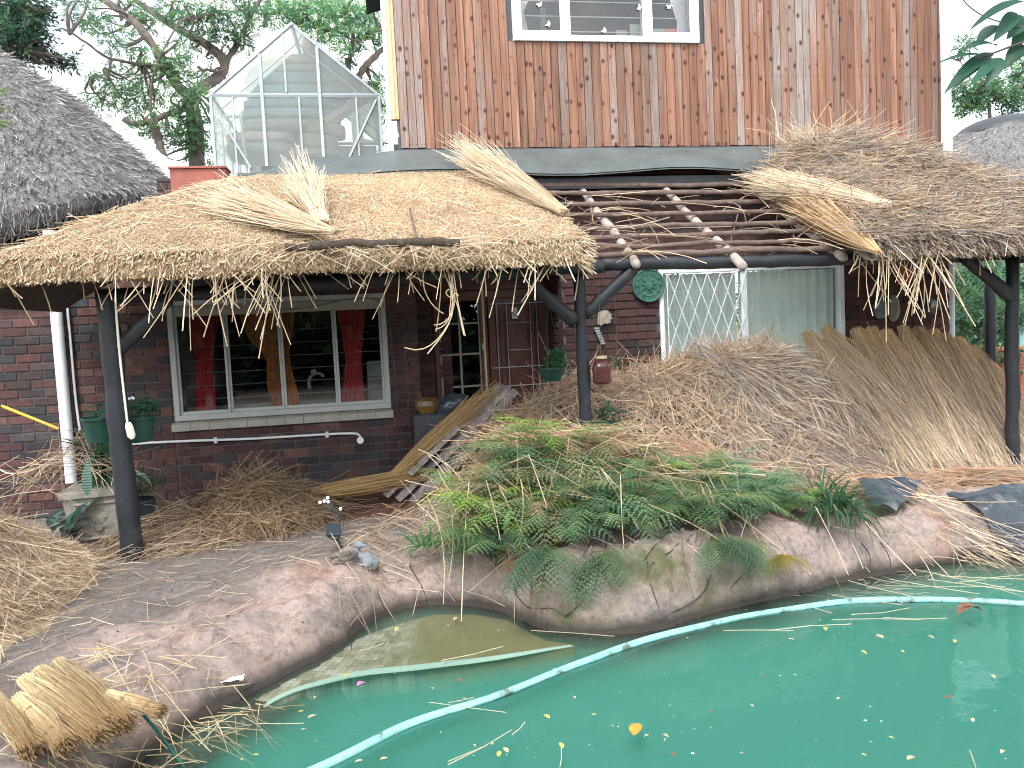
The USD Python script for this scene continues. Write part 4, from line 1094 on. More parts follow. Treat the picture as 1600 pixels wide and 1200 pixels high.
bundle("reed_bundle", "pale reed bundle lying on the golden thatch, brushy tips to the left", "reed bundle", roof_pt(522, 362, left_top, 0.06), roof_pt(340, 312, left_top, 0.12), 0.05, 0.15, 620, 301, rad=(0.002, 0.0032), pal1=FRESH[[4, 2, 4, 0]], fan=0.09, flat=0.55, tie=(0.1,))
bundle("reed_bundle", "short whitish reed bundle standing up from the golden thatch", "reed bundle", roof_pt(505, 350, left_top, 0.08), at(470, 268, 6.9), 0.06, 0.12, 420, 302, rad=(0.002, 0.0032), pal0=FRESH[[4, 2, 4, 2]], fan=0.12, flat=0.8, tie=(0.2,))
bundle("reed_bundle", "reed bundle at the top edge of the golden thatch, tips against the grey membrane", "reed bundle", roof_pt(880, 330, left_top, 0.06), at(722, 236, 7.75), 0.06, 0.14, 520, 303, rad=(0.002, 0.0032), pal1=FRESH[[4, 2, 4, 0]], fan=0.08, flat=0.6, tie=(0.15,), sag=-0.0)
bundle("reed_bundle", "light tan reed bundle laid across the top of the bare laths on the right", "reed bundle", roof_pt(1390, 322, right_top, 0.1), at(1188, 284, 7.45), 0.09, 0.22, 700, 304, pal0=FRESH[[2, 4, 0, 2, 4]], fan=0.05, flat=0.55, tie=(0.05,), rad=(0.002, 0.0032))
bundle("reed_bundle", "thin orange tan reed bundle sliding down off the right-hand thatch", "reed bundle", roof_pt(1370, 392, right_top, 0.08), at(1235, 296, 7.35), 0.04, 0.17, 460, 305, pal0=FRESH[[0, 1, 3]] * [1.05, 0.95, 0.8], fan=0.06, flat=0.7, tie=(0.08,))
lp = [roof_pt(445, 386, left_top, 0.015), roof_pt(718, 380, left_top, 0.02)]
single("wooden_pole", wavy(lp[0], lp[-1], 0.028, 22, 0.02, 9, 9, 1.1), "dark_pole_shade_thatch", "dark wooden pole lying half buried along the golden thatch", "pole", smooth=True)
r = np.random.default_rng(307)
n = 190
x = r.uniform(lp[0][0] - 0.4, lp[-1][0] + 0.2, n); y = lp[0][1] + r.normal(size=n) * 0.09 + 0.03
pp = np.stack([x, y, left_top(x, y) + 0.05], -1)
dd = np.stack([r.normal(size=n) * 0.9 - 0.2, -1 + 0.5 * r.normal(size=n), -0.30 + 0.2 * r.normal(size=n)], -1)
ln_ = r.uniform(0.15, 0.5, n)
v, f, t = tubes(fling(pp - unit(dd) * ln_[:, None] * 0.4, dd, ln_, 0.1, 0.12, 5, 308), r.uniform(0.002, 0.0034, n), tones(np.vstack([FRESH, FRESH, DRY]), n, 309), 3)
single("loose_straw", (v, f), "straw", "loose straws strewn over the dark pole on the golden thatch", "straw", kind="stuff", tone=t)
single("dark_stick", tube([roof_pt(652, 376, left_top, 0.0), at(640, 326, 6.4)], 0.009, 6), "lath_wood", "thin dark stick poking up out of the golden thatch", "stick")
# loose heap on the right-hand thatch
r = np.random.default_rng(310)
parts_ = []
for (c, n, dirn, spread, ln, lift) in (((5.0, 7.75), 1500, (1, -0.35, 0.0), 0.5, (0.3, 0.8), 0.25), ((5.6, 7.45), 900, (1, -0.3, -0.1), 0.7, (0.3, 0.7), 0.2), ((4.7, 7.0), 700, (0.8, -0.7, -0.2), 0.8, (0.3, 0.7), 0.2), ((4.75, 6.25), 800, (0.35, -0.9, -0.3), 0.9, (0.25, 0.6), 0.25), ((6.2, 7.0), 500, (1, -0.5, -0.2), 0.8, (0.25, 0.6), 0.15)):
    x = np.clip(c[0] + r.normal(size=n) * 0.38, 4.1, 7.2); y = np.clip(c[1] + r.normal(size=n) * 0.26, 5.95, 8.1)
    hgt = 0.16 * np.exp(-((x - c[0]) / 0.5) ** 2 - ((y - c[1]) / 0.35) ** 2) * r.random(n)
    p = np.stack([x, y, right_top(x, y) + hgt], -1)
    d = np.array(dirn)[None] + r.normal(size=(n, 3)) * spread * [1, 1, 0.35] + [0, 0, lift * 0.4]
    L_ = r.uniform(*ln, n)
    parts_.append(tubes(fling(p - unit(d) * L_[:, None] * 0.5, d, L_, 0.12, 0.14, 5, int(c[0] * 100)), r.uniform(0.0024, 0.004, n), tones(np.vstack([DRY, GREY, FRESH[[0, 2]] * 0.8]), n, int(c[1] * 100)), 3, True, 5))
n = 130
p = np.stack([r.normal(size=n) * 0.25 + 4.75, r.uniform(7.6, 8.0, n), r.uniform(3.25, 3.55, n)], -1)
d = np.stack([-0.3 + r.normal(size=n) * 0.5, r.normal(size=n) * 0.3, 0.5 + 0.4 * r.random(n)], -1)
parts_.append(tubes(fling(p, d, r.uniform(0.25, 0.5, n), 0.1, 0.1, 4, 77), r.uniform(0.002, 0.0035, n), tones(FRESH * 0.85, n, 78), 3, True, 6))
v, f, t = merge(parts_)
single("straw_heap", (v, f), "straw", "tangled heap of brown and grey loose thatch on top of the right-hand roof", "straw heap", tone=t)
# straws fallen across the open laths
r = np.random.default_rng(320)
n = 95
x = np.r_[r.normal(size=60) * 0.28 + 2.1, r.normal(size=35) * 0.3 + 3.9]
y = r.uniform(6.3, 7.7, n)
p = np.stack([x, y, rafter_z(y) + 0.11], -1)
d = np.stack([r.normal(size=n), -0.5 + 0.8 * r.normal(size=n), -0.15 + 0.15 * r.normal(size=n)], -1)
v, f, t = tubes(fling(p, d, r.uniform(0.25, 0.8, n), 0.12, 0.12, 5, 321), r.uniform(0.0028, 0.0042, n), tones(np.vstack([FRESH, DRY]), n, 322), 3)
single("loose_straw", (v, f), "straw", "stray straws fallen across the bare laths", "straw", kind="stuff", tone=t)

# ================================================================== ROUND HUTS (grey thatch)
def hut_roof(cx, cy, R, zeave, apex, power, nt=120, nr=46, seed=3, lip=0.22):
    th = np.linspace(0, 2 * np.pi, nt, endpoint=False)
    V = []
    for t_ in th:
        ze = zeave(t_)
        for j in range(nr):
            q = j / (nr - 1)
            p = [cx + R * q * math.cos(t_), cy + R * q * math.sin(t_), ze + (apex - ze) * (1 - q ** power)]
            V.append(p)
        for (dq, dz) in ((0.99, -0.5), (0.955, -1.0), (0.8, -0.6)):
            V.append([cx + R * dq * math.cos(t_), cy + R * dq * math.sin(t_), ze + dz * lip])
    m = nr + 3
    V = np.array(V)
    n_ = np.stack([V[:, 0], V[:, 1], V[:, 2]], -1)
    V[:, 2] += (meshkit.fbm(n_ * 1.3, 4, seed) - 0.5) * 0.22
    i, j = np.meshgrid(np.arange(nt), np.arange(m - 1), indexing="ij")
    i2 = (i + 1) % nt
    return V, np.vstack([np.stack([i * m + j, i * m + j + 1, i2 * m + j + 1], -1).reshape(-1, 3), np.stack([i * m + j, i2 * m + j + 1, i2 * m + j], -1).reshape(-1, 3)])


def hut_fuzz(v, f, n, seed, pal, keep):
    tm = trimesh.Trimesh(v, f, process=False)
    w = tm.area_faces * keep(tm.triangles_center, tm.face_normals)
    r = np.random.default_rng(seed)
    fi = r.choice(len(f), n, p=w / w.sum())
    b = r.dirichlet([1, 1, 1], n)
    p = (tm.triangles[fi] * b[:, :, None]).sum(1)
    N = tm.face_normals[fi]
    N[N[:, 2] < 0] *= -1
    down = np.array([0, 0, -1.0]) - N * (-N[:, 2:3])
    d = unit(unit(down) + r.normal(size=(n, 3)) * 0.30 + N * 0.35)
    return tubes(fling(p - N * 0.01, d, r.uniform(0.05, 0.15, n), 0.1, 0.08, 2, seed), r.uniform(0.0035, 0.006, n), tones(pal, n, seed), 3, True, seed)


hut = thing("thatched_hut", "big round hut with weathered grey thatch at the left, behind the veranda", "thatched hut")
HC = (-4.72, 10.15)
ze_left = lambda t_: 2.86 + 0.55 * sstep(-1.25, -0.35, math.atan2(math.sin(t_), math.cos(t_))) * (1 if math.cos(t_) > 0 else 0) + (0.5 if math.sin(t_) > 0.3 else 0) * 0
v, f = hut_roof(HC[0], HC[1], 2.45, ze_left, 5.35, 1.5)
part(hut, "thatch", (v, f), "grey_bed", smooth=True)
G2 = np.array([[0.20, 0.195, 0.195], [0.15, 0.145, 0.145], [0.26, 0.255, 0.255], [0.09, 0.085, 0.085], [0.34, 0.335, 0.335]])
v, f, t = hut_fuzz(v, f, 17000, 330, G2, lambda c, n: (c[:, 1] < HC[1] + 0.6) * (c[:, 0] > -5.9) * 1.0)
part(hut, "reed_ends", (v, f), "straw", t, kind="stuff")
cyl = trimesh.creation.cylinder(2.0, 3.3, sections=48); cyl.apply_translation([HC[0], HC[1], 1.65])
mat("far_brick", {"g": ("geometry", {}), "b": ("brick_texture", {"scale": 1.0, "brick_width": 0.235, "row_height": 0.086, "mortar_size": 0.012, "color1": (0.10, 0.045, 0.04), "color2": (0.06, 0.05, 0.055), "mortar": (0.12, 0.11, 0.1)}), "mp": ("mapping", {"rotation": (1.5708, 0, 0)}), "p": ("principled_bsdf", {"roughness": 0.85})},
    [("g.position", "mp.vector"), ("mp.vector", "b.vector"), ("b.color", "p.base_color")])
part(hut, "round_wall", cyl, "far_brick", smooth=40)
hut2 = thing("thatched_hut", "smaller dark grey thatched hut with a black cap behind the right-hand rain pipe", "thatched hut")
HC2 = (12.9, 14.2)
v, f = hut_roof(HC2[0], HC2[1], 2.6, lambda t_: 2.5, 5.5, 2.2, 80, 40, 8)
part(hut2, "thatch", (v, f), "grey_bed", smooth=True)
v, f, t = hut_fuzz(v, f, 7000, 340, G2 * 0.8, lambda c, n: (c[:, 1] < HC2[1] + 0.3) * 1.0)
part(hut2, "reed_ends", (v, f), "straw", t, kind="stuff")
cap = trimesh.creation.icosphere(3, 1.0); cap.apply_scale([0.95, 0.95, 0.42]); cap = cap.slice_plane([0, 0, 0.05], [0, 0, 1]); cap.apply_translation([HC2[0], HC2[1], 5.12])
part(hut2, "ridge_cap", cap, "black_membrane", smooth=True)
cyl = trimesh.creation.cylinder(2.1, 2.8, sections=40); cyl.apply_translation([HC2[0], HC2[1], 1.4])
part(hut2, "round_wall", cyl, "far_brick", smooth=40)
# crumpled white sheet on the far side of the big hut
n = 26
uu, vv_ = np.meshgrid(np.linspace(0, 1, n), np.linspace(0, 1, n), indexing="ij")
A, B_, C_, D_ = at(196, 196, 11.6), at(288, 262, 11.6), at(215, 300, 10.9), at(200, 250, 10.9)
S_ = (A * ((1 - uu) * (1 - vv_))[..., None] + B_ * (uu * (1 - vv_))[..., None] + C_ * (uu * vv_)[..., None] + D_ * ((1 - uu) * vv_)[..., None])
S_[..., 2] += (meshkit.fbm(S_ * 4, 4, 2) - 0.5) * 0.2
single("plastic_sheet", (S_.reshape(-1, 3), grid_faces(n, n)), "white_cloth", "crumpled white sheet draped behind the big grey hut roof", "sheet", smooth=True)

# ================================================================== GREENHOUSE on the flat roof
GY = 9.6
gh = thing("greenhouse", "small gabled greenhouse with milky panes standing on the roof, full of folded bedding", "greenhouse")
gl, gr_, gz0 = at(329, 150, GY), at(592, 148, GY), 3.42
GX0, GX1, GZE, GZR = gl[0], gr_[0], (gl[2] + gr_[2]) / 2, at(450, 38, GY)[2]
GXM, GYB = (GX0 + GX1) / 2, GY + 2.3


def bar(a, b, w=0.02, seg=None):
    return tube([a, b], w, 4)


for Y in (GY, GYB):
    part(gh, "end_frame", join(bar([GX0, Y, gz0], [GX0, Y, GZE], 0.022), bar([GX1, Y, gz0], [GX1, Y, GZE], 0.022), bar([GX0, Y, GZE], [GX1, Y, GZE], 0.026), bar([GX0 - 0.03, Y, GZE - 0.02], [GXM, Y, GZR], 0.022), bar([GXM, Y, GZR], [GX1 + 0.03, Y, GZE - 0.02], 0.022), bar([GX0, Y, gz0], [GX1, Y, gz0], 0.022)), "glass_house_frame")


def roof_z(x):
    return GZE + (GZR - GZE) * (1 - abs(x - GXM) / (GXM - GX0))


for (p0, w) in ((410, 0.024), (500, 0.024)):
    x = at(p0, 150, GY)[0]
    part(gh, "glazing_bar", bar([x, GY - 0.012, gz0], [x, GY - 0.012, roof_z(x) - 0.03], w), "glass_house_frame")
for (p0, lo) in ((448, True), (467, False), (363, False), (556, False)):
    x = at(p0, 150, GY)[0]
    part(gh, "glazing_bar", bar([x, GY - 0.01, GZE + 0.03 if lo else gz0], [x, GY - 0.01, roof_z(x) - 0.03 if lo else GZE - 0.03], 0.014), "glass_house_frame")
part(gh, "brace", bar(at(343, 182, GY - 0.02), at(392, 262, GY - 0.02), 0.016), "glass_house_frame")
part(gh, "brace", bar(at(588, 156, GY - 0.02), at(546, 246, GY - 0.02), 0.016), "glass_house_frame")
part(gh, "ridge_bar", bar([GXM, GY - 0.03, GZR], [GXM, GYB + 0.03, GZR], 0.025), "glass_house_frame")
part(gh, "eave_bar", bar([GX0, GY, GZE], [GX0, GYB, GZE], 0.022), "glass_house_frame")
part(gh, "eave_bar", bar([GX1, GY, GZE], [GX1, GYB, GZE], 0.022), "glass_house_frame")
for k in range(1, 4):
    y = GY + (GYB - GY) * k / 4
    for s, xs_ in ((0, GX0), (1, GX1)):
        part(gh, "glazing_bar", join(bar([xs_, y, gz0], [xs_, y, GZE], 0.012), bar([xs_, y, GZE], [GXM, y, GZR], 0.012)), "glass_house_frame")


def sheet(pts):
    p = np.array(pts, float)
    return trimesh.Trimesh(p, [[0, i, i + 1] for i in range(1, len(p) - 1)], process=False)


xa, xb = at(410, 150, GY)[0], at(500, 150, GY)[0]
for (a, b) in ((GX0, xa), (xa, xb), (xb, GX1)):
    part(gh, "pane", sheet([[a + 0.01, GY, gz0], [b - 0.01, GY, gz0], [b - 0.01, GY, GZE - 0.02], [a + 0.01, GY, GZE - 0.02]]), "milky_pane")
    tops = [[b - 0.01, GY, roof_z(b) - 0.02], [a + 0.01, GY, roof_z(a) - 0.02]] if not (a < GXM < b) else [[b - 0.01, GY, roof_z(b) - 0.02], [GXM, GY, GZR - 0.02], [a + 0.01, GY, roof_z(a) - 0.02]]
    part(gh, "pane", sheet([[a + 0.01, GY, GZE + 0.02], [b - 0.01, GY, GZE + 0.02]] + tops), "milky_pane")
for x_ in (GX0, GX1):
    part(gh, "pane", sheet([[x_, GY, gz0], [x_, GYB, gz0], [x_, GYB, GZE], [x_, GY, GZE]]), "milky_pane")
    part(gh, "pane", sheet([[x_, GY, GZE], [x_, GYB, GZE], [GXM, GYB, GZR], [GXM, GY, GZR]]), "milky_pane")
part(gh, "pane", sheet([[GX0, GYB, gz0], [GX1, GYB, gz0], [GX1, GYB, GZE], [GXM, GYB, GZR], [GX0, GYB, GZE]]), "milky_pane")
part(gh, "back_board", box(GX0 + 0.05, GX1 - 0.05, GYB - 0.06, GYB - 0.03, gz0, GZE - 0.05), "cushion_grey")  # grey board added inside the back pane to shade the lower panes
part(gh, "inner_frame", join(bar(at(350, 182, GY + 0.3), at(378, 182, GY + 0.3)), bar(at(376, 182, GY + 0.3), at(386, 262, GY + 0.3)), bar(at(548, 178, GY + 0.3), at(585, 178, GY + 0.3)), bar(at(550, 178, GY + 0.3), at(556, 262, GY + 0.3))), "glass_house_frame")


def pillow(x0, x1, y0, y1, z0, z1, seed=0, tilt=0.0):
    m = trimesh.creation.icosphere(4, 1.0)
    v = np.array(m.vertices)
    v = np.sign(v) * np.abs(v) ** 0.45
    v = v * [(x1 - x0) / 2, (y1 - y0) / 2, (z1 - z0) / 2]
    v += (meshkit.fbm(v * 6 + seed, 3, seed)[:, None] - 0.5) * 0.05
    c, s = math.cos(tilt), math.sin(tilt)
    v = np.stack([v[:, 0] * c - v[:, 2] * s, v[:, 1], v[:, 0] * s + v[:, 2] * c], -1)
    return trimesh.Trimesh(v + [(x0 + x1) / 2, (y0 + y1) / 2, (z0 + z1) / 2], m.faces, process=False)


stack = [(400, 505, 84, 100, "cushion_beige"), (385, 520, 100, 114, "cushion_grey"), (378, 540, 112, 132, "cushion_blue"), (380, 538, 131, 150, "cushion_blue"), (376, 536, 152, 168, "cushion_blue"), (374, 530, 168, 184, "cushion_blue"), (372, 520, 184, 204, "cushion_grey"), (350, 455, 204, 222, "cushion_beige"), (348, 455, 220, 240, "cushion_grey")]
for i, (a, b, c, d, m) in enumerate(stack):
    p0, p1 = at(a, d, GY + 0.8), at(b, c, GY + 0.8)
    single("folded_bedding", pillow(p0[0], p1[0], GY + 0.75, GY + 1.6, p0[2] - 0.005, p1[2] + 0.005, i), m, f"folded bedding in the greenhouse, {ordinal(i)} from the top of the tall stack", "bedding", "bedding stacked in the greenhouse", smooth=True)
for i, (a, b, c, d, tl) in enumerate(((482, 540, 195, 215, -0.1), (470, 528, 212, 236, -0.12), (455, 530, 235, 246, 0.0))):
    p0, p1 = at(a, d, GY + 0.5), at(b, c, GY + 0.5)
    single("rolled_cushion", pillow(p0[0], p1[0], GY + 0.35, GY + 0.7, p0[2], p1[2], 30 + i, tl), "cushion_beige", f"beige rolled cushion behind the right panes of the greenhouse, {ordinal(i)} from the top", "cushion", "rolled cushions in the greenhouse", smooth=True)
p0, p1 = at(510, 192, GY + 0.6), at(575, 150, GY + 0.6)
single("wooden_plank", tube([p0, p1], 0.07, 4), "cushion_beige", "pale plank leaning inside the right side of the greenhouse", "plank")

# ================================================================== TREES
def leaf_cloud(centres, n, size, pal, seed, aspect=0.4, droop=0.25, spray=7):
    """leaf sprays: short rachis with leaflets on both sides; centres: (n, 4) x y z radius"""
    r = np.random.default_rng(seed)
    c = np.asarray(centres)
    w = c[:, 3] ** 2
    ci = r.choice(len(c), n, p=w / w.sum())
    q = r.normal(size=(n, 3)); q = unit(q) * (r.random(n) ** 0.45)[:, None]
    p = c[ci, :3] + q * c[ci, 3:4] * [1, 1, 0.75]
    d = unit(q * [1, 1, 0.4] + r.normal(size=(n, 3)) * 0.6 - [0, 0, droop])
    up = unit(r.normal(size=(n, 3)) * 0.5 + [0, 0, 1.0])
    side = unit(np.cross(d, up))
    s = size * r.uniform(0.6, 1.35, n)
    base = tones(pal, n, seed + 1, 0.18)
    V, T = [], []
    for k in range(spray):
        sg = 1 if k % 2 else -1
        t = (k // 2 + 0.6) / (spray / 2) if k < spray - 1 else 1.0
        ax = unit(d * 0.6 + side * sg * 0.9 - up * 0.15 + r.normal(size=(n, 3)) * 0.15) if k < spray - 1 else d
        o = p + d * (s * 1.7 * t)[:, None]
        wd = unit(np.cross(ax, up)) * (s * aspect * 0.5)[:, None]
        tip = o + ax * s[:, None]
        mid = o + ax * (s * 0.5)[:, None]
        V.append(np.stack([o, mid + wd, tip, mid - wd], 1)); T.append(np.repeat((base * r.uniform(0.85, 1.15, (n, 1)))[:, None], 4, 1))
    V = np.stack(V, 1).reshape(-1, 3); T = np.stack(T, 1).reshape(-1, 3)
    i = np.arange(len(V) // 4)[:, None] * 4
    return V, np.vstack([i + [0, 1, 2], i + [0, 2, 3]]), T


GREEN = np.array([[0.095, 0.205, 0.095], [0.075, 0.18, 0.105], [0.125, 0.24, 0.09], [0.06, 0.145, 0.085], [0.16, 0.28, 0.115]])
DEEP = np.array([[0.035, 0.085, 0.05], [0.028, 0.07, 0.045], [0.05, 0.105, 0.055], [0.035, 0.09, 0.065]])


def limb_mesh(pts, r0, r1, seed):
    p = smooth_line(pts, 22)
    q = np.random.default_rng(seed)
    p[1:-1] += np.cumsum(q.normal(size=(20, 3)) * 0.008, 0)
    return tube(p, np.linspace(r0, r1, 22) * (1 + 0.08 * q.normal(size=22)), 8)


def tree(name, label, Y, trunk, limbs, clumps, nleaf, size, pal, seed, rpx=1.0, spray=7):
    """trunk, limbs: lists of (pixel, pixel, depth offset) with widths in pixels; clumps: (pixel x, y, radius in pixels, depth offset)"""
    k = Y / FPX * 1.03
    o = thing(name, label, "tree")
    pts = [at(a, b, Y + c) for a, b, c in trunk[0]]
    foot = pts[0].copy(); foot[2] = -0.1
    part(o, "trunk", limb_mesh([foot] + pts, trunk[1] * k * 0.62, trunk[2] * k * 0.5, seed), "bark", smooth=True)
    nodes = [smooth_line(pts, 20)]
    for i, (lp, w0, w1) in enumerate(limbs):
        q = [at(a, b, Y + c) for a, b, c in lp]
        part(o, "limb", limb_mesh(q, w0 * k * 0.4, w1 * k * 0.4, seed + i), "bark", smooth=True)
        nodes.append(smooth_line(q, 20))
    nodes = np.vstack(nodes)
    C = np.array([[*at(a, b, Y + d), r_ * k] for a, b, r_, d in clumps])
    tw = []
    q = np.random.default_rng(seed + 50)
    for c in C:
        j = np.argmin(np.linalg.norm(nodes - c[:3], axis=1))
        for _ in range(4):
            e = c[:3] + unit(q.normal(size=3)) * c[3] * 0.7
            m = (nodes[j] + e) / 2 + q.normal(size=3) * 0.12
            tw.append(smooth_line([nodes[j], m, e], 6))
    v, f, _ = tubes(np.stack(tw), np.linspace(0.03, 0.008, 6)[None].repeat(len(tw), 0), sides=4)
    part(o, "twigs", (v, f), "bark", kind="stuff")
    v, f, t = leaf_cloud(C, nleaf, size, pal, seed + 9, spray=spray)
    part(o, "crown", (v, f), "leaf", t, kind=None)
    return o


tree("tree", "large spreading tree with dark limbs between the grey hut and the greenhouse", 15.0,
     ([(310, 262, 0), (306, 200, 0), (296, 150, 0)], 26, 20),
     [([(296, 150, 0), (262, 110, 0.3), (246, 84, 0.2), (215, 40, 0.5), (160, 0, 1.0), (110, -30, 1)], 19, 9), ([(296, 150, 0), (330, 128, 0.6), (352, 98, 0.8), (318, 66, 0.9), (270, 38, 1.2), (215, 0, 1.4), (180, -30, 1.4)], 22, 9),
      ([(258, 110, 0), (215, 98, -0.3), (175, 92, -0.6), (135, 68, -0.8), (88, 48, -1)], 7, 2.5), ([(176, 92, -0.6), (160, 110, -0.6), (140, 120, -0.6)], 3.5, 1.5), ([(352, 98, 0.8), (372, 60, 1), (390, 20, 1.2), (415, -20, 1.5)], 12, 6),
      ([(310, 220, 0), (285, 170, -0.4), (238, 186, -0.6), (192, 186, -0.7)], 10, 9), ([(240, 190, -0.6), (248, 230, -0.6), (262, 262, -0.6)], 15, 13), ([(238, 186, -0.6), (236, 140, -0.6), (246, 100, -0.7), (300, 30, 0)], 5, 2), ([(310, 105, 0.5), (330, 108, 0.5), (352, 108, 0.5)], 6, 4)],
     [(125, 15, 22, -0.5), (150, 30, 20, 0.2), (180, 60, 26, 0), (210, 75, 20, -0.4), (165, 150, 32, -0.5), (195, 140, 34, -0.3), (215, 160, 30, 0.2), (230, 130, 26, 0.4), (262, 95, 30, -0.6), (285, 120, 28, -0.5), (300, 160, 34, -0.6), (275, 190, 30, -0.6), (300, 215, 32, -0.2), (318, 235, 26, 0),
      (250, 210, 24, 0.3), (240, 240, 22, 0.6), (320, 20, 36, 0.4), (355, 35, 36, 0.7), (345, 70, 26, 1.0), (385, 10, 34, 1), (300, 70, 24, 0.9), (270, 15, 26, 1.1), (230, 30, 22, 0.8), (205, 10, 20, 0.9), (380, 62, 22, 0.9), (335, 190, 26, 0.6), (230, 195, 22, -0.6), (290, 35, 26, 0.2), (190, 105, 16, 0.2), (325, 120, 22, 1)],
     3000, 0.066, GREEN * 1.15, 400)
tree("tree", "tree with a forked dark trunk rising behind the right slope of the greenhouse roof", 17.0,
     ([(560, 250, 0), (556, 190, 0), (560, 120, 0)], 16, 13),
     [([(560, 120, 0), (580, 92, 0), (600, 76, 0), (625, 60, 0)], 13, 8), ([(556, 130, 0), (545, 100, 0), (552, 70, 0), (540, 20, 0), (532, -20, 0)], 11, 5), ([(552, 70, 0), (575, 50, 0), (600, 45, 0)], 5, 3), ([(545, 60, 0), (500, 45, 0.3), (470, 40, 0.4), (440, 20, 0.4)], 6, 3), ([(415, 40, 0.5), (420, 10, 0.5), (430, -20, 0.5)], 10, 8), ([(470, 40, 0.5), (475, 10, 0.5), (490, -20, 0.5)], 8, 5)],
     [(420, 15, 30, 0), (455, 8, 28, 0.3), (490, 12, 32, 0), (520, 25, 34, -0.3), (555, 15, 34, 0), (585, 20, 28, 0.3), (500, 50, 22, -0.2), (535, 62, 24, -0.5), (565, 60, 22, 0.2), (590, 50, 22, 0), (590, 125, 20, 0.3), (575, 145, 24, 0.4), (600, 160, 18, 0.4), (598, 195, 20, 0.4), (606, 225, 14, 0.5), (545, 95, 16, 0), (520, 5, 26, 0.5), (470, 30, 20, 0.2)],
     2000, 0.07, GREEN * 1.15, 430)
tree("tree", "dark leaved tree leaning in at the upper left corner above the grey hut", 13.0,
     ([(-60, 260, 0), (-50, 120, 0), (-30, 60, 0)], 22, 14),
     [([(-30, 60, 0), (10, 40, 0), (45, 28, 0), (75, 20, 0)], 9, 3), ([(-30, 60, 0), (5, 75, 0), (40, 78, 0)], 6, 2), ([(-40, 90, 0), (-10, 10, 0), (20, -10, 0)], 8, 3)],
     [(5, 20, 28, 0), (35, 12, 24, 0.2), (55, 35, 20, 0), (20, 50, 26, -0.2), (45, 60, 20, 0.2), (70, 78, 14, 0.3), (5, 75, 22, 0), (30, 85, 18, 0.5), (80, 90, 14, 0.4), (60, 5, 16, 0), (110, 95, 10, 0.5)],
     1100, 0.08, np.vstack([DEEP, DEEP, GREEN[:1]]), 450, spray=5)
tree("tree", "small light green tree beyond the right-hand hut", 19.0, ([(1550, 260, 0), (1545, 160, 0)], 12, 6), [([(1545, 160, 0), (1520, 130, 0), (1500, 95, 0)], 5, 2), ([(1545, 160, 0), (1590, 140, 0), (1620, 120, 0)], 5, 2)],
     [(1505, 70, 14, 0), (1500, 140, 22, 0), (1525, 150, 24, 0), (1550, 140, 22, 0), (1515, 165, 20, 0), (1580, 150, 20, 0), (1605, 130, 28, 0.5), (1600, 100, 26, 0.5), (1540, 125, 16, 0), (1585, 170, 16, 0)], 1000, 0.11, GREEN * 1.15, 470)


# near branch with big leaves, upper right
def big_leaf(a, b, w, droop=0.12, n=9, nrm=None):
    a, b = np.asarray(a, float), np.asarray(b, float)
    ax = unit(b - a)
    nrm = unit(np.array([0.1, -0.55, 0.8])) if nrm is None else unit(nrm)
    sd = unit(np.cross(ax, nrm)); nn = np.cross(sd, ax)
    t = np.linspace(0, 1, n)
    prof = np.sin(np.pi * t ** 0.8) ** 0.8 * (1 - 0.25 * t)
    Ln = np.linalg.norm(b - a)
    c = a + ax * (t * Ln)[:, None] + nn * (Ln * droop * (t * (1 - t) * 4))[:, None] * 0.5
    V = np.stack([c + sd * (prof * w / 2)[:, None] + nn * (prof * w * 0.14)[:, None], c - nn * 0.0, c - sd * (prof * w / 2)[:, None] + nn * (prof * w * 0.14)[:, None]], 1).reshape(-1, 3)
    return V, grid_faces(n, 3)


BY = 2.6
bd = BY / FPX
brn = thing("leafy_branch", "overhanging branch with large dark green leaves at the upper right corner", "branch")
part(brn, "stem", tube(smooth_line([at(1690, 40, BY), at(1610, 62, BY), at(1560, 80, BY), at(1530, 92, BY)], 16), np.linspace(0.006, 0.003, 16), 6), "lath_wood")
part(brn, "twig", tube(smooth_line([at(1502, -4, BY), at(1535, 24, BY), at(1562, 34, BY), at(1620, 50, BY)], 12), 0.0022, 5), "brown_leaf")
for i, (a, b, c, d, w) in enumerate(((1602, 2, 1514, 48, 24), (1588, 20, 1551, 66, 30), (1604, 28, 1572, 62, 34), (1562, 40, 1524, 72, 32), (1558, 72, 1498, 82, 22), (1552, 82, 1474, 148, 28), (1545, 88, 1461, 101, 15), (1545, 90, 1489, 138, 22), (1554, 92, 1513, 136, 22), (1564, 90, 1540, 136, 28), (1604, 70, 1570, 108, 36), (1606, 45, 1580, 82, 30), (1640, 85, 1596, 112, 30), (1640, 20, 1590, -6, 26))):
    v, f = big_leaf(at(a, b, BY + 0.02 * (i % 3)), at(c, d, BY - 0.06 + 0.03 * (i % 4)), w * bd, 0.15, nrm=[0.25 * math.sin(i), -0.6, 0.7 + 0.2 * math.cos(i * 2)])
    tone = np.array([0.022, 0.085, 0.05]) * (0.8 + 0.4 * (i * 37 % 10) / 10)
    tn = np.repeat(tone[None], len(v), 0)
    part(brn, "leaf", (v, f), "leaf", tn, smooth=True)

# ================================================================== HEAPS OF REED ON THE VERANDA
def heap_height(x, y):
    """the big heap between the doors and the leaning bundles"""
    ridge = np.interp(x, [0.7, 1.1, 1.7, 2.3, 2.9, 3.4, 4.0, 4.6, 5.2, 5.9, 6.4], [0.0, 0.74, 0.96, 1.05, 1.12, 1.18, 1.2, 0.8, 0.25, 0.1, 0.05])
    s = sstep(6.45, 7.25, y + 0.10 * np.sin(x * 3)) * sstep(8.5, 7.9, y)
    return ridge * s * (0.9 + 0.4 * (meshkit.fbm(np.stack([x * 1.5, y * 1.5, 0 * x], -1), 4, 41) - 0.4))


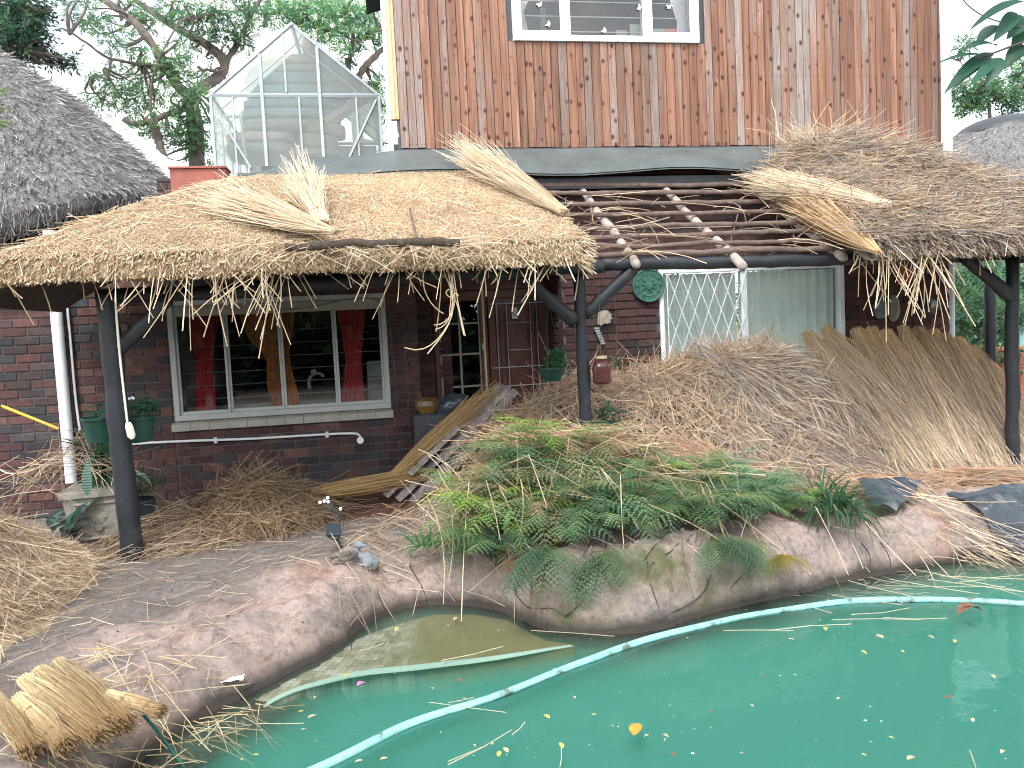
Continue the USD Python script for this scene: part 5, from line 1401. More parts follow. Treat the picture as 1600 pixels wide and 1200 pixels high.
hx, hy = np.meshgrid(np.linspace(0.5, 6.3, 130), np.linspace(6.2, 8.17, 60), indexing="ij")
hz = heap_height(hx, hy) + (meshkit.fbm(np.stack([hx * 9, hy * 9, 0 * hx], -1), 4, 43) - 0.5) * 0.10 - 0.06
heap = thing("reed_heap", "big tangled heap of grey brown reed in front of the sliding door", "reed heap")
part(heap, "packed_reed", (np.stack([hx, hy, hz], -1).reshape(-1, 3), grid_faces(130, 60)), "heap_bed", smooth=True) if False else None
mat("heap_bed", {"g": ("geometry", {}), "n": ("noise_texture", {"scale": 24.0, "detail": 8.0, "roughness": 0.75}),
                 "r": ("rgb_ramp", {"ramp": [(0.35, (0.05, 0.035, 0.025)), (0.52, (0.15, 0.105, 0.07)), (0.7, (0.30, 0.215, 0.15))]}), "p": ("principled_bsdf", {"roughness": 0.9, "specular_ior_level": 0.15})},
    [("g.position", "n.vector"), ("n.fac", "r.fac"), ("r.color", "p.base_color")])
part(heap, "packed_reed", (np.stack([hx, hy, hz], -1).reshape(-1, 3), grid_faces(130, 60)), "heap_bed", smooth=True)


def strew(height, n, xr, yr, length, rad, pal, seed, main=(0, -1, 0), spread=1.0, lift=0.25, curl=0.14, sag=0.15, k=4, up=0.02, keep=None):
    r = np.random.default_rng(seed)
    x, y = r.uniform(*xr, n), r.uniform(*yr, n)
    z = height(x, y)
    if keep is not None:
        m = keep(x, y, z, r)
        x, y, z = x[m], y[m], z[m]
        n = len(x)
    e = 0.04
    N = unit(np.stack([-(height(x + e, y) - height(x - e, y)) / (2 * e), -(height(x, y + e) - height(x, y - e)) / (2 * e), np.ones(n)], -1))
    d = np.asarray(main, float)[None] + r.normal(size=(n, 3)) * spread
    d -= N * (d * N).sum(1, keepdims=True)
    d = unit(unit(d) + N * (r.normal(size=(n, 1)) * lift + lift * 0.5))
    ln = r.uniform(*length, n)
    p = np.stack([x, y, z], -1) + N * (up + 0.05 * r.random((n, 1))) - d * ln[:, None] * 0.45
    return tubes(fling(p, d, ln, sag, curl, k, seed + 1), r.uniform(*rad, n), tones(pal, n, seed + 2), 3, True, seed)


DG = np.vstack([DRY, DRY, GREY[:3], FRESH[[1, 3]]]) * 1.3
heap_keep = lambda x, y, z, r: z > 0.06
h1 = strew(heap_height, 13000, (0.6, 6.0), (6.35, 8.1), (0.18, 0.55), (0.002, 0.0036), DG, 500, (0.3, -1, 0), 0.9, 0.30, keep=heap_keep)
h2 = strew(heap_height, 1500, (0.8, 5.6), (6.4, 8.0), (0.4, 1.0), (0.0024, 0.004), np.vstack([DRY, FRESH * 0.85]), 510, (0.2, -0.6, 0), 1.0, 0.45, k=5, keep=heap_keep)
h3 = strew(heap_height, 2600, (3.3, 4.8), (6.4, 7.5), (0.5, 1.0), (0.002, 0.0036), GREY * 1.35, 520, (0.75, -0.9, 0), 0.22, 0.10, k=5, curl=0.07, keep=heap_keep)
h4 = strew(heap_height, 1600, (2.3, 4.6), (7.3, 8.0), (0.25, 0.7), (0.0024, 0.0036), DRY * [1.2, 1.1, 1.0], 530, (0.3, -0.3, 0), 0.9, 0.5, k=4, keep=heap_keep)
v, f, t = merge([h1, h2, h3, h4])
part(heap, "reeds", (v, f), "straw", t, kind="stuff")

# row of bundles leaning against the wall by the right-hand post
lean = []
tops = [(1262, 522), (1292, 515), (1340, 518), (1362, 516), (1385, 520), (1412, 514), (1436, 516), (1458, 520), (1478, 526), (1498, 532), (1520, 545), (1548, 572), (1375, 560), (1425, 560), (1470, 566), (1345, 600), (1400, 610), (1455, 620), (1510, 620), (1500, 690), (1445, 690), (1375, 690)]
feet = [(1330, 640), (1390, 650), (1440, 742), (1462, 752), (1490, 756), (1515, 756), (1540, 756), (1556, 756), (1570, 752), (1582, 748), (1592, 742), (1600, 735), (1455, 755), (1500, 758), (1548, 758), (1430, 748), (1475, 756), (1530, 758), (1572, 756), (1558, 757), (1502, 757), (1425, 750)]
rr = random.Random(9)
YELLOW = np.array([[0.46, 0.34, 0.19], [0.40, 0.285, 0.155], [0.52, 0.40, 0.25], [0.34, 0.235, 0.13]])
TIP = np.array([[0.34, 0.285, 0.235], [0.42, 0.34, 0.25], [0.28, 0.235, 0.205], [0.48, 0.40, 0.30], [0.22, 0.18, 0.155]])
order = sorted(range(len(tops)), key=lambda i: tops[i][0])
rank = {i: k for k, i in enumerate(order)}
for i, (tp, ft) in enumerate(zip(tops, feet)):
    row = 0 if i < 12 else (1 if i < 15 else 2)
    Y0 = (7.75, 7.55, 7.3)[row] if i < 19 else 7.05
    a = at(tp[0], tp[1], Y0 + rr.uniform(-0.08, 0.08))
    b = at(ft[0], ft[1], 6.55 - 0.10 * row + (0.3 if i < 2 else 0.0) + rr.uniform(-0.05, 0.05))
    where = "leaning yellow reed bundle by the right-hand post, " + ordinal(rank[i]) + " from the left"
    bundle("leaning_reed_bundle", where, "reed bundle", a, b, rr.uniform(0.06, 0.085), rr.uniform(0.15, 0.22), 470, 540 + i * 7, pal0=YELLOW * rr.uniform(1.15, 1.6), pal1=TIP * rr.uniform(1.15, 1.85), fan=0.07, tie=(), k=6, flat=0.7, tipvar=0.45, group="reed bundles leaning by the right-hand post", rad=(0.0022, 0.0038))

# reeds between the planter and the bundles, running along the ground
flat = lambda x, y: ground_height(x, y, False) + 0.03 + 0.05 * np.exp(-((y - 6.2) / 0.25) ** 2)
g1 = strew(flat, 1500, (2.6, 5.6), (5.95, 6.45), (0.4, 1.0), (0.002, 0.0035), np.vstack([DRY * [1.15, 1.0, 0.9], GREY[:2]]), 700, (1, -0.1, 0), 0.16, 0.05, k=5, curl=0.05)
single("strewn_reed", g1[:2], "straw", "reddish brown reeds strewn along the ground behind the ferns and the grass tuft", "reed", kind="stuff", tone=g1[2])
bundle("lying_reed_bundle", "long yellow reed bundle lying on the ground above the black sheet, at the right edge", "reed bundle", at(1428, 792, 5.85), at(1680, 752, 6.0), 0.05, 0.06, 300, 710, pal0=YELLOW * 1.05, fan=0.02, tie=(), k=5, tipvar=0.1)

# left part of the veranda: pile against the wall, bundle on the floor, weathered slabs
def pile_height(x, y):
    c = np.exp(-(((x + 1.2) / 0.5) ** 2 + ((y - 7.25) / 0.48) ** 2)) * 0.36
    return c * (0.8 + 0.5 * meshkit.fbm(np.stack([x * 3, y * 3, 0 * x], -1), 3, 51))


hx, hy = np.meshgrid(np.linspace(-2.3, 0.1, 50), np.linspace(6.3, 8.15, 40), indexing="ij")
pile = thing("reed_pile", "dark brown pile of reed slumped under the lower window against the brick wall", "reed pile")
part(pile, "packed_reed", (np.stack([hx, hy, pile_height(hx, hy) - 0.05], -1).reshape(-1, 3), grid_faces(50, 40)), "heap_bed", smooth=True)
BRN = np.array([[0.17, 0.12, 0.072], [0.23, 0.165, 0.10], [0.13, 0.09, 0.06], [0.27, 0.20, 0.125]])
k1 = strew(pile_height, 4800, (-2.2, -0.2), (6.5, 8.0), (0.25, 0.7), (0.002, 0.0034), BRN, 720, (0.35, -1, 0), 0.55, 0.18, k=5, curl=0.15, keep=lambda x, y, z, r: z > 0.05)
k2 = strew(pile_height, 600, (-1.9, -0.4), (6.9, 7.8), (0.4, 0.8), (0.002, 0.0034), BRN, 730, (1, 0.1, 0), 0.5, 0.15, k=5, keep=lambda x, y, z, r: z > 0.12)
v, f, t = merge([k1, k2])
part(pile, "reeds", (v, f), "straw", t, kind="stuff")
mound = lambda x, y: ground_height(x, y, False) + 0.20 * np.exp(-(((x + 1.95) / 0.4) ** 2 + ((y - 7.0) / 0.45) ** 2))
k3 = strew(mound, 900, (-2.3, -1.35), (6.25, 7.6), (0.25, 0.7), (0.002, 0.0034), np.vstack([BRN, DRY]), 740, (-0.6, -0.8, 0), 0.5, 0.15, k=5)
single("reed_scatter", k3[:2], "straw", "brown reeds scattered on the floor just right of the left-hand post", "reed", kind="stuff", tone=k3[2])
single("loose_board", rbox(-0.5, 0.5, -0.05, 0.05, -0.012, 0.012).apply_transform(trimesh.transformations.rotation_matrix(math.radians(-52), [0, 0, 1])).apply_translation(atz(240, 832, 0.05) + [0, 0.25, 0.04]), "grey_plank", "narrow grey board lying at the foot of the left-hand post", "board")
bundle("floor_reed_bundle", "golden reed bundle lying on the floor below the wall, bent up towards the planks", "reed bundle", at(470, 775, 7.35), at(668, 742, 7.5), 0.07, 0.09, 420, 750, pal0=np.array([[0.36, 0.24, 0.10], [0.30, 0.19, 0.085], [0.42, 0.29, 0.14]]), fan=0.05, tie=(), k=5, flat=0.6, tipvar=0.1)
bundle("propped_reed_bundle", "golden reed bundle propped up at a slant beside the grey planks", "reed bundle", at(610, 748, 7.45), at(765, 615, 7.75), 0.07, 0.10, 420, 760, pal0=np.array([[0.38, 0.26, 0.12], [0.32, 0.21, 0.10], [0.44, 0.31, 0.16]]), fan=0.06, tie=(), k=5, flat=0.6, tipvar=0.2)
PLK = [((602, 775), (782, 603), 7.42, 7.78, 0.13), ((622, 782), (795, 606), 7.38, 7.74, 0.11), ((645, 785), (806, 612), 7.34, 7.7, 0.10), ((640, 742), (716, 668), 7.36, 7.52, 0.10), ((690, 720), (770, 640), 7.36, 7.55, 0.09), ((668, 770), (752, 690), 7.30, 7.46, 0.08)]
for i, (a, b, ya, yb, w) in enumerate(PLK):
    p, q = at(*a, ya), at(*b, yb)
    ax = unit(q - p); nn = unit(np.cross(np.cross(ax, [0, 0, 1.0]), ax)); sd = np.cross(ax, nn)
    ll = np.linalg.norm(q - p)
    n = 26
    ed = np.random.default_rng(800 + i)
    tt = np.linspace(0, ll, n)
    wl, wr = w / 2 * (1 + 0.18 * ed.normal(size=n)), w / 2 * (1 + 0.18 * ed.normal(size=n))
    up_ = 0.014 + 0.008 * ed.random(n) + 0.008 * (i % 3)
    ring = np.stack([p + ax * tt[:, None] + sd * wl[:, None] - nn * 0.01, p + ax * tt[:, None] + sd * wl[:, None] * 0.9 + nn * up_[:, None], p + ax * tt[:, None] + nn * (up_ * 1.5)[:, None], p + ax * tt[:, None] - sd * wr[:, None] * 0.9 + nn * up_[:, None], p + ax * tt[:, None] - sd * wr[:, None] - nn * 0.01], 1)
    m = 5
    ii, jj = np.meshgrid(np.arange(n - 1), np.arange(m), indexing="ij")
    q4 = np.stack([ii * m + jj, ii * m + (jj + 1) % m, (ii + 1) * m + (jj + 1) % m, (ii + 1) * m + jj], -1).reshape(-1, 4)
    F = np.vstack([q4[:, [0, 1, 2]], q4[:, [0, 2, 3]], [[0, 2, 1], [0, 3, 2], [0, 4, 3]], (n - 1) * m + np.array([[0, 1, 2], [0, 2, 3], [0, 3, 4]])])
    single("weathered_plank", (ring.reshape(-1, 3), F), "grey_plank", ["longest leftmost grey weathered plank of the slanting stack", "second long grey weathered plank of the slanting stack", "rightmost long grey weathered plank of the slanting stack", "short grey bark-edged slab near the lower end on the slanting planks", "short grey bark-edged slab lying midway up the slanting planks", "short grey slab at the lower right of the slanting planks"][i], "plank", "weathered planks in a slanting stack")

# near pile at the lower left and its cream bundles
def near_pile(x, y):
    c = 0.80 * np.exp(-(((x + 3.05) / 0.62) ** 2 + ((y - 5.3) / 0.95) ** 2))
    return ground_height(x, y, False) + c * (0.75 + 0.6 * meshkit.fbm(np.stack([x * 2.5, y * 2.5, 0 * x], -1), 3, 52)) - 0.02


hx, hy = np.meshgrid(np.linspace(-4.0, -1.5, 60), np.linspace(3.9, 6.4, 50), indexing="ij")
np_ = thing("straw_pile", "loose pale straw pile on the patio at the left edge, in front of the planter", "straw pile")
part(np_, "packed_straw", (np.stack([hx, hy, near_pile(hx, hy) - 0.05], -1).reshape(-1, 3), grid_faces(60, 50)), "straw_bed", smooth=True)
PALE = np.vstack([FRESH * 0.95, DRY[[0, 2, 4]], FRESH[[0, 2, 4]]])
n1 = strew(near_pile, 13000, (-3.9, -2.05), (4.0, 6.3), (0.10, 0.4), (0.001, 0.0019), np.vstack([PALE, DRY]) * 0.9, 770, (0.6, -0.5, 0), 1.0, 0.3, k=4, keep=lambda x, y, z, r: z > 0.06 + 0.05 * r.random(len(x)))
n2 = strew(near_pile, 300, (-3.6, -2.0), (3.9, 6.2), (0.3, 0.8), (0.0014, 0.0024), PALE * 1.05, 780, (0.6, 0.2, 0), 1.0, 0.5, k=5)
v, f, t = merge([n1, n2])
part(np_, "straw", (v, f), "straw", t, kind="stuff")
CREAM = np.array([[0.56, 0.46, 0.28], [0.50, 0.39, 0.22], [0.62, 0.53, 0.35], [0.44, 0.33, 0.18]])
SMALL = [((268, 1055 - 8), (258, 1150)), ((-8, 1090), (40, 1165)), ((45, 1082), (92, 1160)), ((62, 1052), (150, 1142)), ((100, 1046), (178, 1130)), ((140, 1034), (200, 1135)), ((205, 1098), (236, 1106))]
SMALL = [((-10, 1090), (45, 1168), 0.07), ((30, 1090), (98, 1160), 0.065), ((40, 1062), (150, 1146), 0.075), ((62, 1048), (166, 1132), 0.07), ((92, 1036), (190, 1128), 0.075), ((170, 1085), (240, 1108), 0.05)]
for i, (a, b, rr_) in enumerate(SMALL):
    pa, pb = atz(*a, 0.10), atz(*b, 0.06)
    pb = pb + unit(pb - pa) * 0.05
    bundle("tied_reed_bundle", f"short tied cream reed bundle at the lower left corner, {ordinal(i)} from the left", "reed bundle", pa, pb, rr_ * 0.50, rr_ * 0.66, 420, 820 + i * 5, pal0=CREAM * (0.62 + 0.15 * (i * 3 % 4)), pal1=CREAM * [0.42, 0.34, 0.27], fan=0.014, tie=(0.3, 0.72), k=6, rad=(0.0016, 0.0028), flat=0.8, tipvar=0.06, group="short tied reed bundles at the pool edge")
k4 = strew(lambda x, y: ground_height(x, y, False) + 0.01, 420, (-1.6, -0.6), (3.2, 4.2), (0.12, 0.4), (0.0014, 0.0024), CREAM * 0.9, 860, (1, 0.1, 0), 0.7, 0.25, k=4, keep=lambda x, y, z, r: (z > -0.45) & (r.random(len(x)) < 0.55))
single("straw_litter", k4[:2], "straw", "thin straws spilling over the rock edge beside the short tied bundles", "straw", kind="stuff", tone=k4[2])
single("garden_hose", tube(smooth_line([atz(225, 1118, 0.0), atz(240, 1135, -0.05), atz(262, 1165, -0.22), atz(292, 1205, -0.33), atz(310, 1240, -0.4)], 24), 0.0075, 8), "hose_green", "thin green hose running from under the tied bundles into the pool", "hose", smooth=True)
# grit and small stones on the patio and rim
r = np.random.default_rng(865)
n = 5200
x = r.uniform(-2.6, 3.6, n); y = r.uniform(3.3, 7.2, n)
z = ground_height(x, y, True); m_ = z > -0.24
x, y, z = x[m_], y[m_], z[m_]; n = len(x)
sz = r.lognormal(math.log(0.005), 0.45, n).clip(0.002, 0.018)
base_ = unit(np.array([[1, 0, -0.5], [-0.5, 0.87, -0.5], [-0.5, -0.87, -0.5], [0.2, 0.1, 1.0]]))
V_ = base_[None] + r.normal(size=(n, 4, 3)) * 0.3
V_ = V_ * sz[:, None, None] * [1, 1, 0.7] + np.stack([x, y, z + sz * 0.25], -1)[:, None]
F_ = (np.array([[0, 1, 3], [1, 2, 3], [2, 0, 3], [0, 2, 1]])[None] + (np.arange(n) * 4)[:, None, None]).reshape(-1, 3)
single("grit", (V_.reshape(-1, 3), F_), "straw", "grit and small stone chips on the patio and the pool rim", "grit", kind="stuff", tone=np.repeat(tones(np.array([[0.22, 0.18, 0.16], [0.12, 0.10, 0.09], [0.30, 0.26, 0.23], [0.07, 0.055, 0.05]]), n, 866)[:, None], 4, 1).reshape(-1, 3))
# litter of straw over the whole patio and rim
lit = strew(lambda x, y: ground_height(x, y, True) + 0.004, 900, (-2.4, 0.6), (3.6, 7.6), (0.05, 0.30), (0.0012, 0.0022), np.vstack([PALE, DRY]) * 0.72, 870, (1, 0, 0), 1.0, 0.06, k=3, curl=0.05, sag=0.0, up=0.0, keep=lambda x, y, z, r: z > -0.2)
lit2 = strew(lambda x, y: ground_height(x, y, True) + 0.01, 300, (-0.4, 1.0), (5.0, 6.6), (0.2, 0.6), (0.0018, 0.003), np.vstack([PALE, DRY]) * 0.8, 880, (0.4, -0.6, 0), 1.0, 0.35, k=4, keep=lambda x, y, z, r: z > -0.2)
v, f, t = merge([lit, lit2])
single("straw_litter", (v, f), "straw", "scattered straws littering the dusty patio and the pool rim", "straw", kind="stuff", tone=t)

# ================================================================== FERNS, GRASS, PLANTS
def frond(length=0.55, width=0.26, droop=0.55, pairs=13, seed=0, col=(0.035, 0.095, 0.05), fold=0.25, tipcol=None, el0=1.0):
    """a bipinnate fern frond rising along +x from the origin, then arching down"""
    r = np.random.default_rng(seed)
    col = np.array(col); tipcol = col * 1.1 if tipcol is None else np.array(tipcol)
    n = pairs
    t = np.linspace(0, 1, 40)
    el = el0 - droop * 2.4 * t
    dx, dz = np.cos(el), np.sin(el)
    cx, cz = np.cumsum(dx) * length / 40, np.cumsum(dz) * length / 40
    lat = np.cumsum(np.cumsum(r.normal(size=40))) * length * 0.0006
    C = np.stack([cx, lat, cz], -1)
    V, F, T = [], [], []
    tv, tf, tt = tubes(C[None, ::3], np.linspace(0.0035, 0.001, len(C[::3]))[None], (col * [1.6, 1.0, 0.6])[None], 3)
    V.append(tv); F.append(tf); T.append(tt); o = len(tv)
    for i in range(n):
        u = 0.14 + 0.86 * (i / n) ** 0.95
        c = np.array([np.interp(u, t, C[:, k]) for k in range(3)])
        e = np.interp(u, t, el)
        fw = np.array([math.cos(e), 0, math.sin(e)]); nn = np.array([-math.sin(e), 0, math.cos(e)])
        pl = width * 0.5 * (math.sin(math.pi * min(1, u * 0.85 + 0.15)) ** 0.75) * (1.05 - 0.2 * u) * r.uniform(0.85, 1.1)
        for s in (-1, 1):
            ax = unit(np.array([0, s, 0]) * 1.0 + fw * (0.45 + 0.5 * u) - nn * fold * r.uniform(0.3, 1.5))
            sd = unit(np.cross(ax, nn))
            m = 5
            cc = (col * (1 - u) + tipcol * u) * r.uniform(0.8, 1.25)
            for j in range(m):
                q = (j + 0.4) / m
                b = c + ax * pl * q - nn * pl * 0.12 * q * q
                w = pl * 0.15 * (1 - 0.7 * q)
                st = pl / m * 0.95
                for s2 in (-1, 1):
                    tip = b + sd * s2 * w + ax * st * 0.9
                    V.append(np.array([b - ax * st * 0.1, b + ax * st * 0.75, tip])); F.append(np.array([[o, o + 1, o + 2]])); T.append(np.repeat(cc[None], 3, 0)); o += 3
    return np.vstack(V), np.vstack(F), np.vstack(T)


def fern_proto(name, label, loc, rz, seed, nfr, size, cols, droop=(0.65, 1.0), group=None, spread=1.0, fan=None, el0=1.3):
    r = np.random.default_rng(seed)
    o = thing(name, label, "fern", loc, rz, group)
    for i in range(nfr):
        a = 2 * math.pi * i / nfr + r.uniform(-0.3, 0.3) if fan is None else r.uniform(*fan)
        Lf = size * r.uniform(0.75, 1.15)
        v, f, t = frond(Lf, Lf * r.uniform(0.42, 0.52), r.uniform(*droop), 13, seed * 31 + i, cols[r.integers(len(cols))], 0.3, el0=el0)
        tilt = r.uniform(-0.25, 0.25)
        c, s = math.cos(tilt), math.sin(tilt)
        v = np.stack([v[:, 0] * c + v[:, 2] * s, v[:, 1], -v[:, 0] * s + v[:, 2] * c], -1)
        c, s = math.cos(a), math.sin(a)
        v = np.stack([v[:, 0] * c - v[:, 1] * s, v[:, 0] * s + v[:, 1] * c, v[:, 2] + r.uniform(-0.01, 0.03)], -1)
        part(o, "frond", (v, f), "leaf", t)
    return o


FG = [(0.075, 0.15, 0.08), (0.10, 0.18, 0.09), (0.065, 0.13, 0.08), (0.12, 0.19, 0.085)]
FY = [(0.15, 0.24, 0.07), (0.12, 0.20, 0.07), (0.20, 0.34, 0.06), (0.09, 0.17, 0.065)]
FD = [(0.20, 0.215, 0.12), (0.15, 0.20, 0.105), (0.24, 0.215, 0.135)]
FB = [(0.085, 0.18, 0.105), (0.11, 0.21, 0.12), (0.07, 0.155, 0.095)]
protos = {}
spots = [  # pixel of the fern's foot, depth, size, palette, kind of look
    (752, 800, 5.5, 0.52, "y"), (790, 765, 5.7, 0.54, "d"), (822, 740, 5.8, 0.58, "d"), (850, 720, 5.9, 0.64, "y"), (900, 722, 5.9, 0.62, "d"), (950, 740, 5.9, 0.56, "g"), (1000, 765, 5.8, 0.5, "d"),
    (790, 825, 5.4, 0.54, "y"), (840, 812, 5.4, 0.56, "d"), (890, 808, 5.4, 0.54, "d"), (940, 812, 5.35, 0.5, "g"), (990, 815, 5.35, 0.48, "g"), (1040, 800, 5.5, 0.5, "d"), (1085, 770, 5.75, 0.40, "y"), (1130, 770, 5.8, 0.42, "b"),
    (870, 845, 5.15, 0.46, "g"), (925, 838, 5.15, 0.44, "g"), (975, 842, 5.12, 0.4, "g"), (1060, 830, 5.25, 0.5, "g"), (1110, 815, 5.35, 0.44, "g"), (1150, 800, 5.45, 0.42, "b"), (1180, 785, 5.55, 0.42, "b"), (1205, 805, 5.5, 0.36, "b"), (1100, 840, 5.12, 0.5, "g"), (1150, 838, 5.2, 0.44, "g"), (745, 838, 5.35, 0.42, "g"), (780, 850, 5.2, 0.42, "g"), (1230, 830, 5.4, 0.3, "y")]
order = sorted(range(len(spots)), key=lambda i: spots[i][0])
rank = {i: k for k, i in enumerate(order)}
looks = {"y": "yellow green", "d": "dusty olive", "g": "deep green", "b": "bluish green"}
kinds = {}
q = random.Random(3)
for i in order:
    a, b, Y, s, kd = spots[i]
    p = at(a, b, Y)
    gh_ = float(ground_height(np.array([p[0]]), np.array([p[1]]), False)[0])
    p[2] = max(min(p[2] - 0.12, gh_ + (0.2 if a < 960 else 0.06)), gh_ - 0.02)
    kinds.setdefault(kd, []).append(i)
    nth = len(kinds[kd])
    label = f"{looks[kd]} fern in the rock planter, {ordinal(nth - 1)} {looks[kd]} one from the left"
    key = kd + str(nth % 2)
    if key not in protos:
        protos[key] = fern_proto("fern", label, (0, 0, 0), 0, 900 + len(protos) * 13, 24, 0.62, {"y": FY, "d": FD + FG[:1], "g": FG, "b": FB}[kd], group="ferns growing in the rock planter")
        place(UsdGeom.Xformable(protos[key]), p, q.uniform(0, 6.28), s / 0.46)
    else:
        copy_of(protos[key], "fern", label, "fern", p, q.uniform(0, 6.28), s / 0.46, "ferns growing in the rock planter")
def ground_pt(a, b):
    """the point of the patio or rim seen at a pixel"""
    d = ray(a, b)
    s = np.linspace(2.0, 9.0, 900)
    P = EYE + d[None] * s[:, None]
    h = ground_height(P[:, 0], P[:, 1], True)
    k = np.argmax(P[:, 2] < h)
    return np.array([P[k, 0], P[k, 1], h[k]])


# fronds hanging down over the rock wall
for i, (a, b, Y, s, cols, lab) in enumerate(((862, 862, 4.93, 0.5, FG, "green fern with narrow fronds hanging down the rock wall, mid rim"), (940, 872, 4.9, 0.5, FG, "broad deep green fern hanging down the rock wall"),
                                            (1105, 850, 5.0, 0.46, FG, "dense dark fern hanging over the rim at the centre right of the planter"), (1215, 875, 4.98, 0.24, [(0.24, 0.20, 0.02), (0.16, 0.17, 0.03)], "small yellowing fern tuft on the rock face at the right"),
                                            (1150, 850, 5.02, 0.4, FG, "deep green fern spilling over the rim left of the yellowing tuft"), (740, 850, 5.1, 0.4, FG, "dark fern drooping over the left end of the planter rim"), (812, 880, 5.0, 0.2, [(0.26, 0.10, 0.03), (0.30, 0.16, 0.04)], "small orange brown withered fern under the left end of the planter"))):
    p = ground_pt(a, b)
    p[2] += 0.02; p[1] -= 0.03
    fern_proto("hanging_fern", lab, p, 0, 960 + i * 7, 10, s, [tuple(0.7 * q_ for q_ in c_) for c_ in cols], (0.55, 0.8), fan=(-2.7, -0.4), el0=0.35)
# withered stuff and bare stems below the ferns
r = np.random.default_rng(990)
n = 70
x = r.uniform(0.7, 2.6, n)
p = np.stack([x, 5.05 + 0.12 * r.normal(size=n), 0.15 + 0.1 * r.random(n)], -1)
d = np.stack([r.normal(size=n), -0.7 + 0.3 * r.normal(size=n), -0.3 + 0.5 * r.normal(size=n)], -1)
v, f, t = tubes(fling(p, d, r.uniform(0.12, 0.4, n), 0.3, 0.2, 5, 991), r.uniform(0.002, 0.004, n), tones(np.array([[0.05, 0.035, 0.028], [0.10, 0.07, 0.05], [0.2, 0.17, 0.14]]), n, 992), 3)
single("dead_stems", (v, f), "straw", "dark bare stems and roots under the ferns on the planter rim", "stems", kind="stuff", tone=t)
# reddish straw thrown over the ferns
bedz = lambda x, y: 0.62 - 0.5 * ((x - 1.9) / 1.6) ** 2 * 0.35 + 0.05 * np.sin(x * 5) + 0 * y
def over(n, pts, seed, pal, main, spread, length):
    r = np.random.default_rng(seed)
    P = []
    for (a, b, Y, sx, sy) in pts:
        m = n // len(pts)
        c = at(a, b, Y)
        P.append(c + r.normal(size=(m, 3)) * [sx, 0.12, sy])
    P = np.vstack(P); n = len(P)
    d = np.array(main)[None] + r.normal(size=(n, 3)) * spread
    ln = r.uniform(*length, n)
    return tubes(fling(P - unit(d) * ln[:, None] * 0.5, d, ln, 0.18, 0.12, 5, seed), r.uniform(0.0018, 0.0032, n), tones(pal, n, seed), 3, True, seed)


RED = np.array([[0.36, 0.22, 0.14], [0.42, 0.28, 0.18], [0.30, 0.18, 0.12], [0.46, 0.34, 0.22]])
o1 = over(620, [(810, 686, 6.0, 0.2, 0.02), (860, 676, 5.95, 0.2, 0.02), (920, 682, 5.95, 0.2, 0.02), (985, 700, 5.9, 0.2, 0.03), (1040, 735, 5.9, 0.2, 0.03), (1100, 760, 5.8, 0.2, 0.03), (1150, 765, 5.8, 0.2, 0.03)], 1000, RED, (1, 0, -0.05), 0.3, (0.25, 0.6))
o2 = over(230, [(770, 740, 5.7, 0.25, 0.06), (880, 720, 5.7, 0.35, 0.06), (720, 800, 5.5, 0.15, 0.08), (1000, 745, 5.6, 0.3, 0.06), (1060, 745, 5.7, 0.25, 0.05)], 1010, np.vstack([RED, FRESH[[0, 2, 4]]]), (1, -0.1, -0.1), 0.8, (0.2, 0.7))
o3 = over(60, [(790, 800, 5.2, 0.15, 0.1), (860, 760, 5.3, 0.25, 0.1), (960, 800, 5.1, 0.3, 0.1), (1120, 820, 5.0, 0.2, 0.08)], 1020, FRESH, (0.4, -0.3, -0.7), 0.5, (0.3, 0.7))
v, f, t = merge([o1, o2, o3])
single("thrown_straw", (v, f), "straw", "reddish straw thrown across the tops of the ferns", "straw", kind="stuff", tone=t)
# roots and cracks running down the rock wall
R_ = []
for line in ([(800, 905), (806, 930), (830, 955), (868, 965), (884, 985)], [(884, 985), (900, 960), (912, 940)], [(1012, 880), (1018, 920), (1030, 960), (1034, 980)], [(1110, 905), (1095, 940), (1065, 962), (1030, 975)], [(1180, 890), (1165, 905), (1140, 930)], [(1240, 915), (1255, 935), (1258, 950)],
             [(640, 880), (650, 905), (665, 935), (668, 958)], [(1375, 850), (1388, 870), (1392, 890)], [(1345, 850), (1360, 875), (1352, 905)], [(590, 925), (596, 945), (606, 962)], [(548, 1005), (550, 1020), (552, 1035)], [(1060, 850), (1040, 868), (1020, 880), (1012, 900)], [(985, 862), (1000, 880), (1020, 858), (1050, 846)], [(845, 842), (880, 850), (860, 870), (848, 905)]):
    q = np.array([ground_pt(*z) for z in line]); q[:, 2] += 0.004
    R_.append(smooth_line(q, 10))
v, f, t = tubes(np.stack(R_), np.linspace(0.0045, 0.002, 10)[None].repeat(len(R_), 0), np.repeat([[0.028, 0.022, 0.02]], len(R_), 0), 5)
single("roots", (v, f), "straw", "thin dark roots creeping down the rock wall of the planter", "roots", kind="stuff", tone=t)
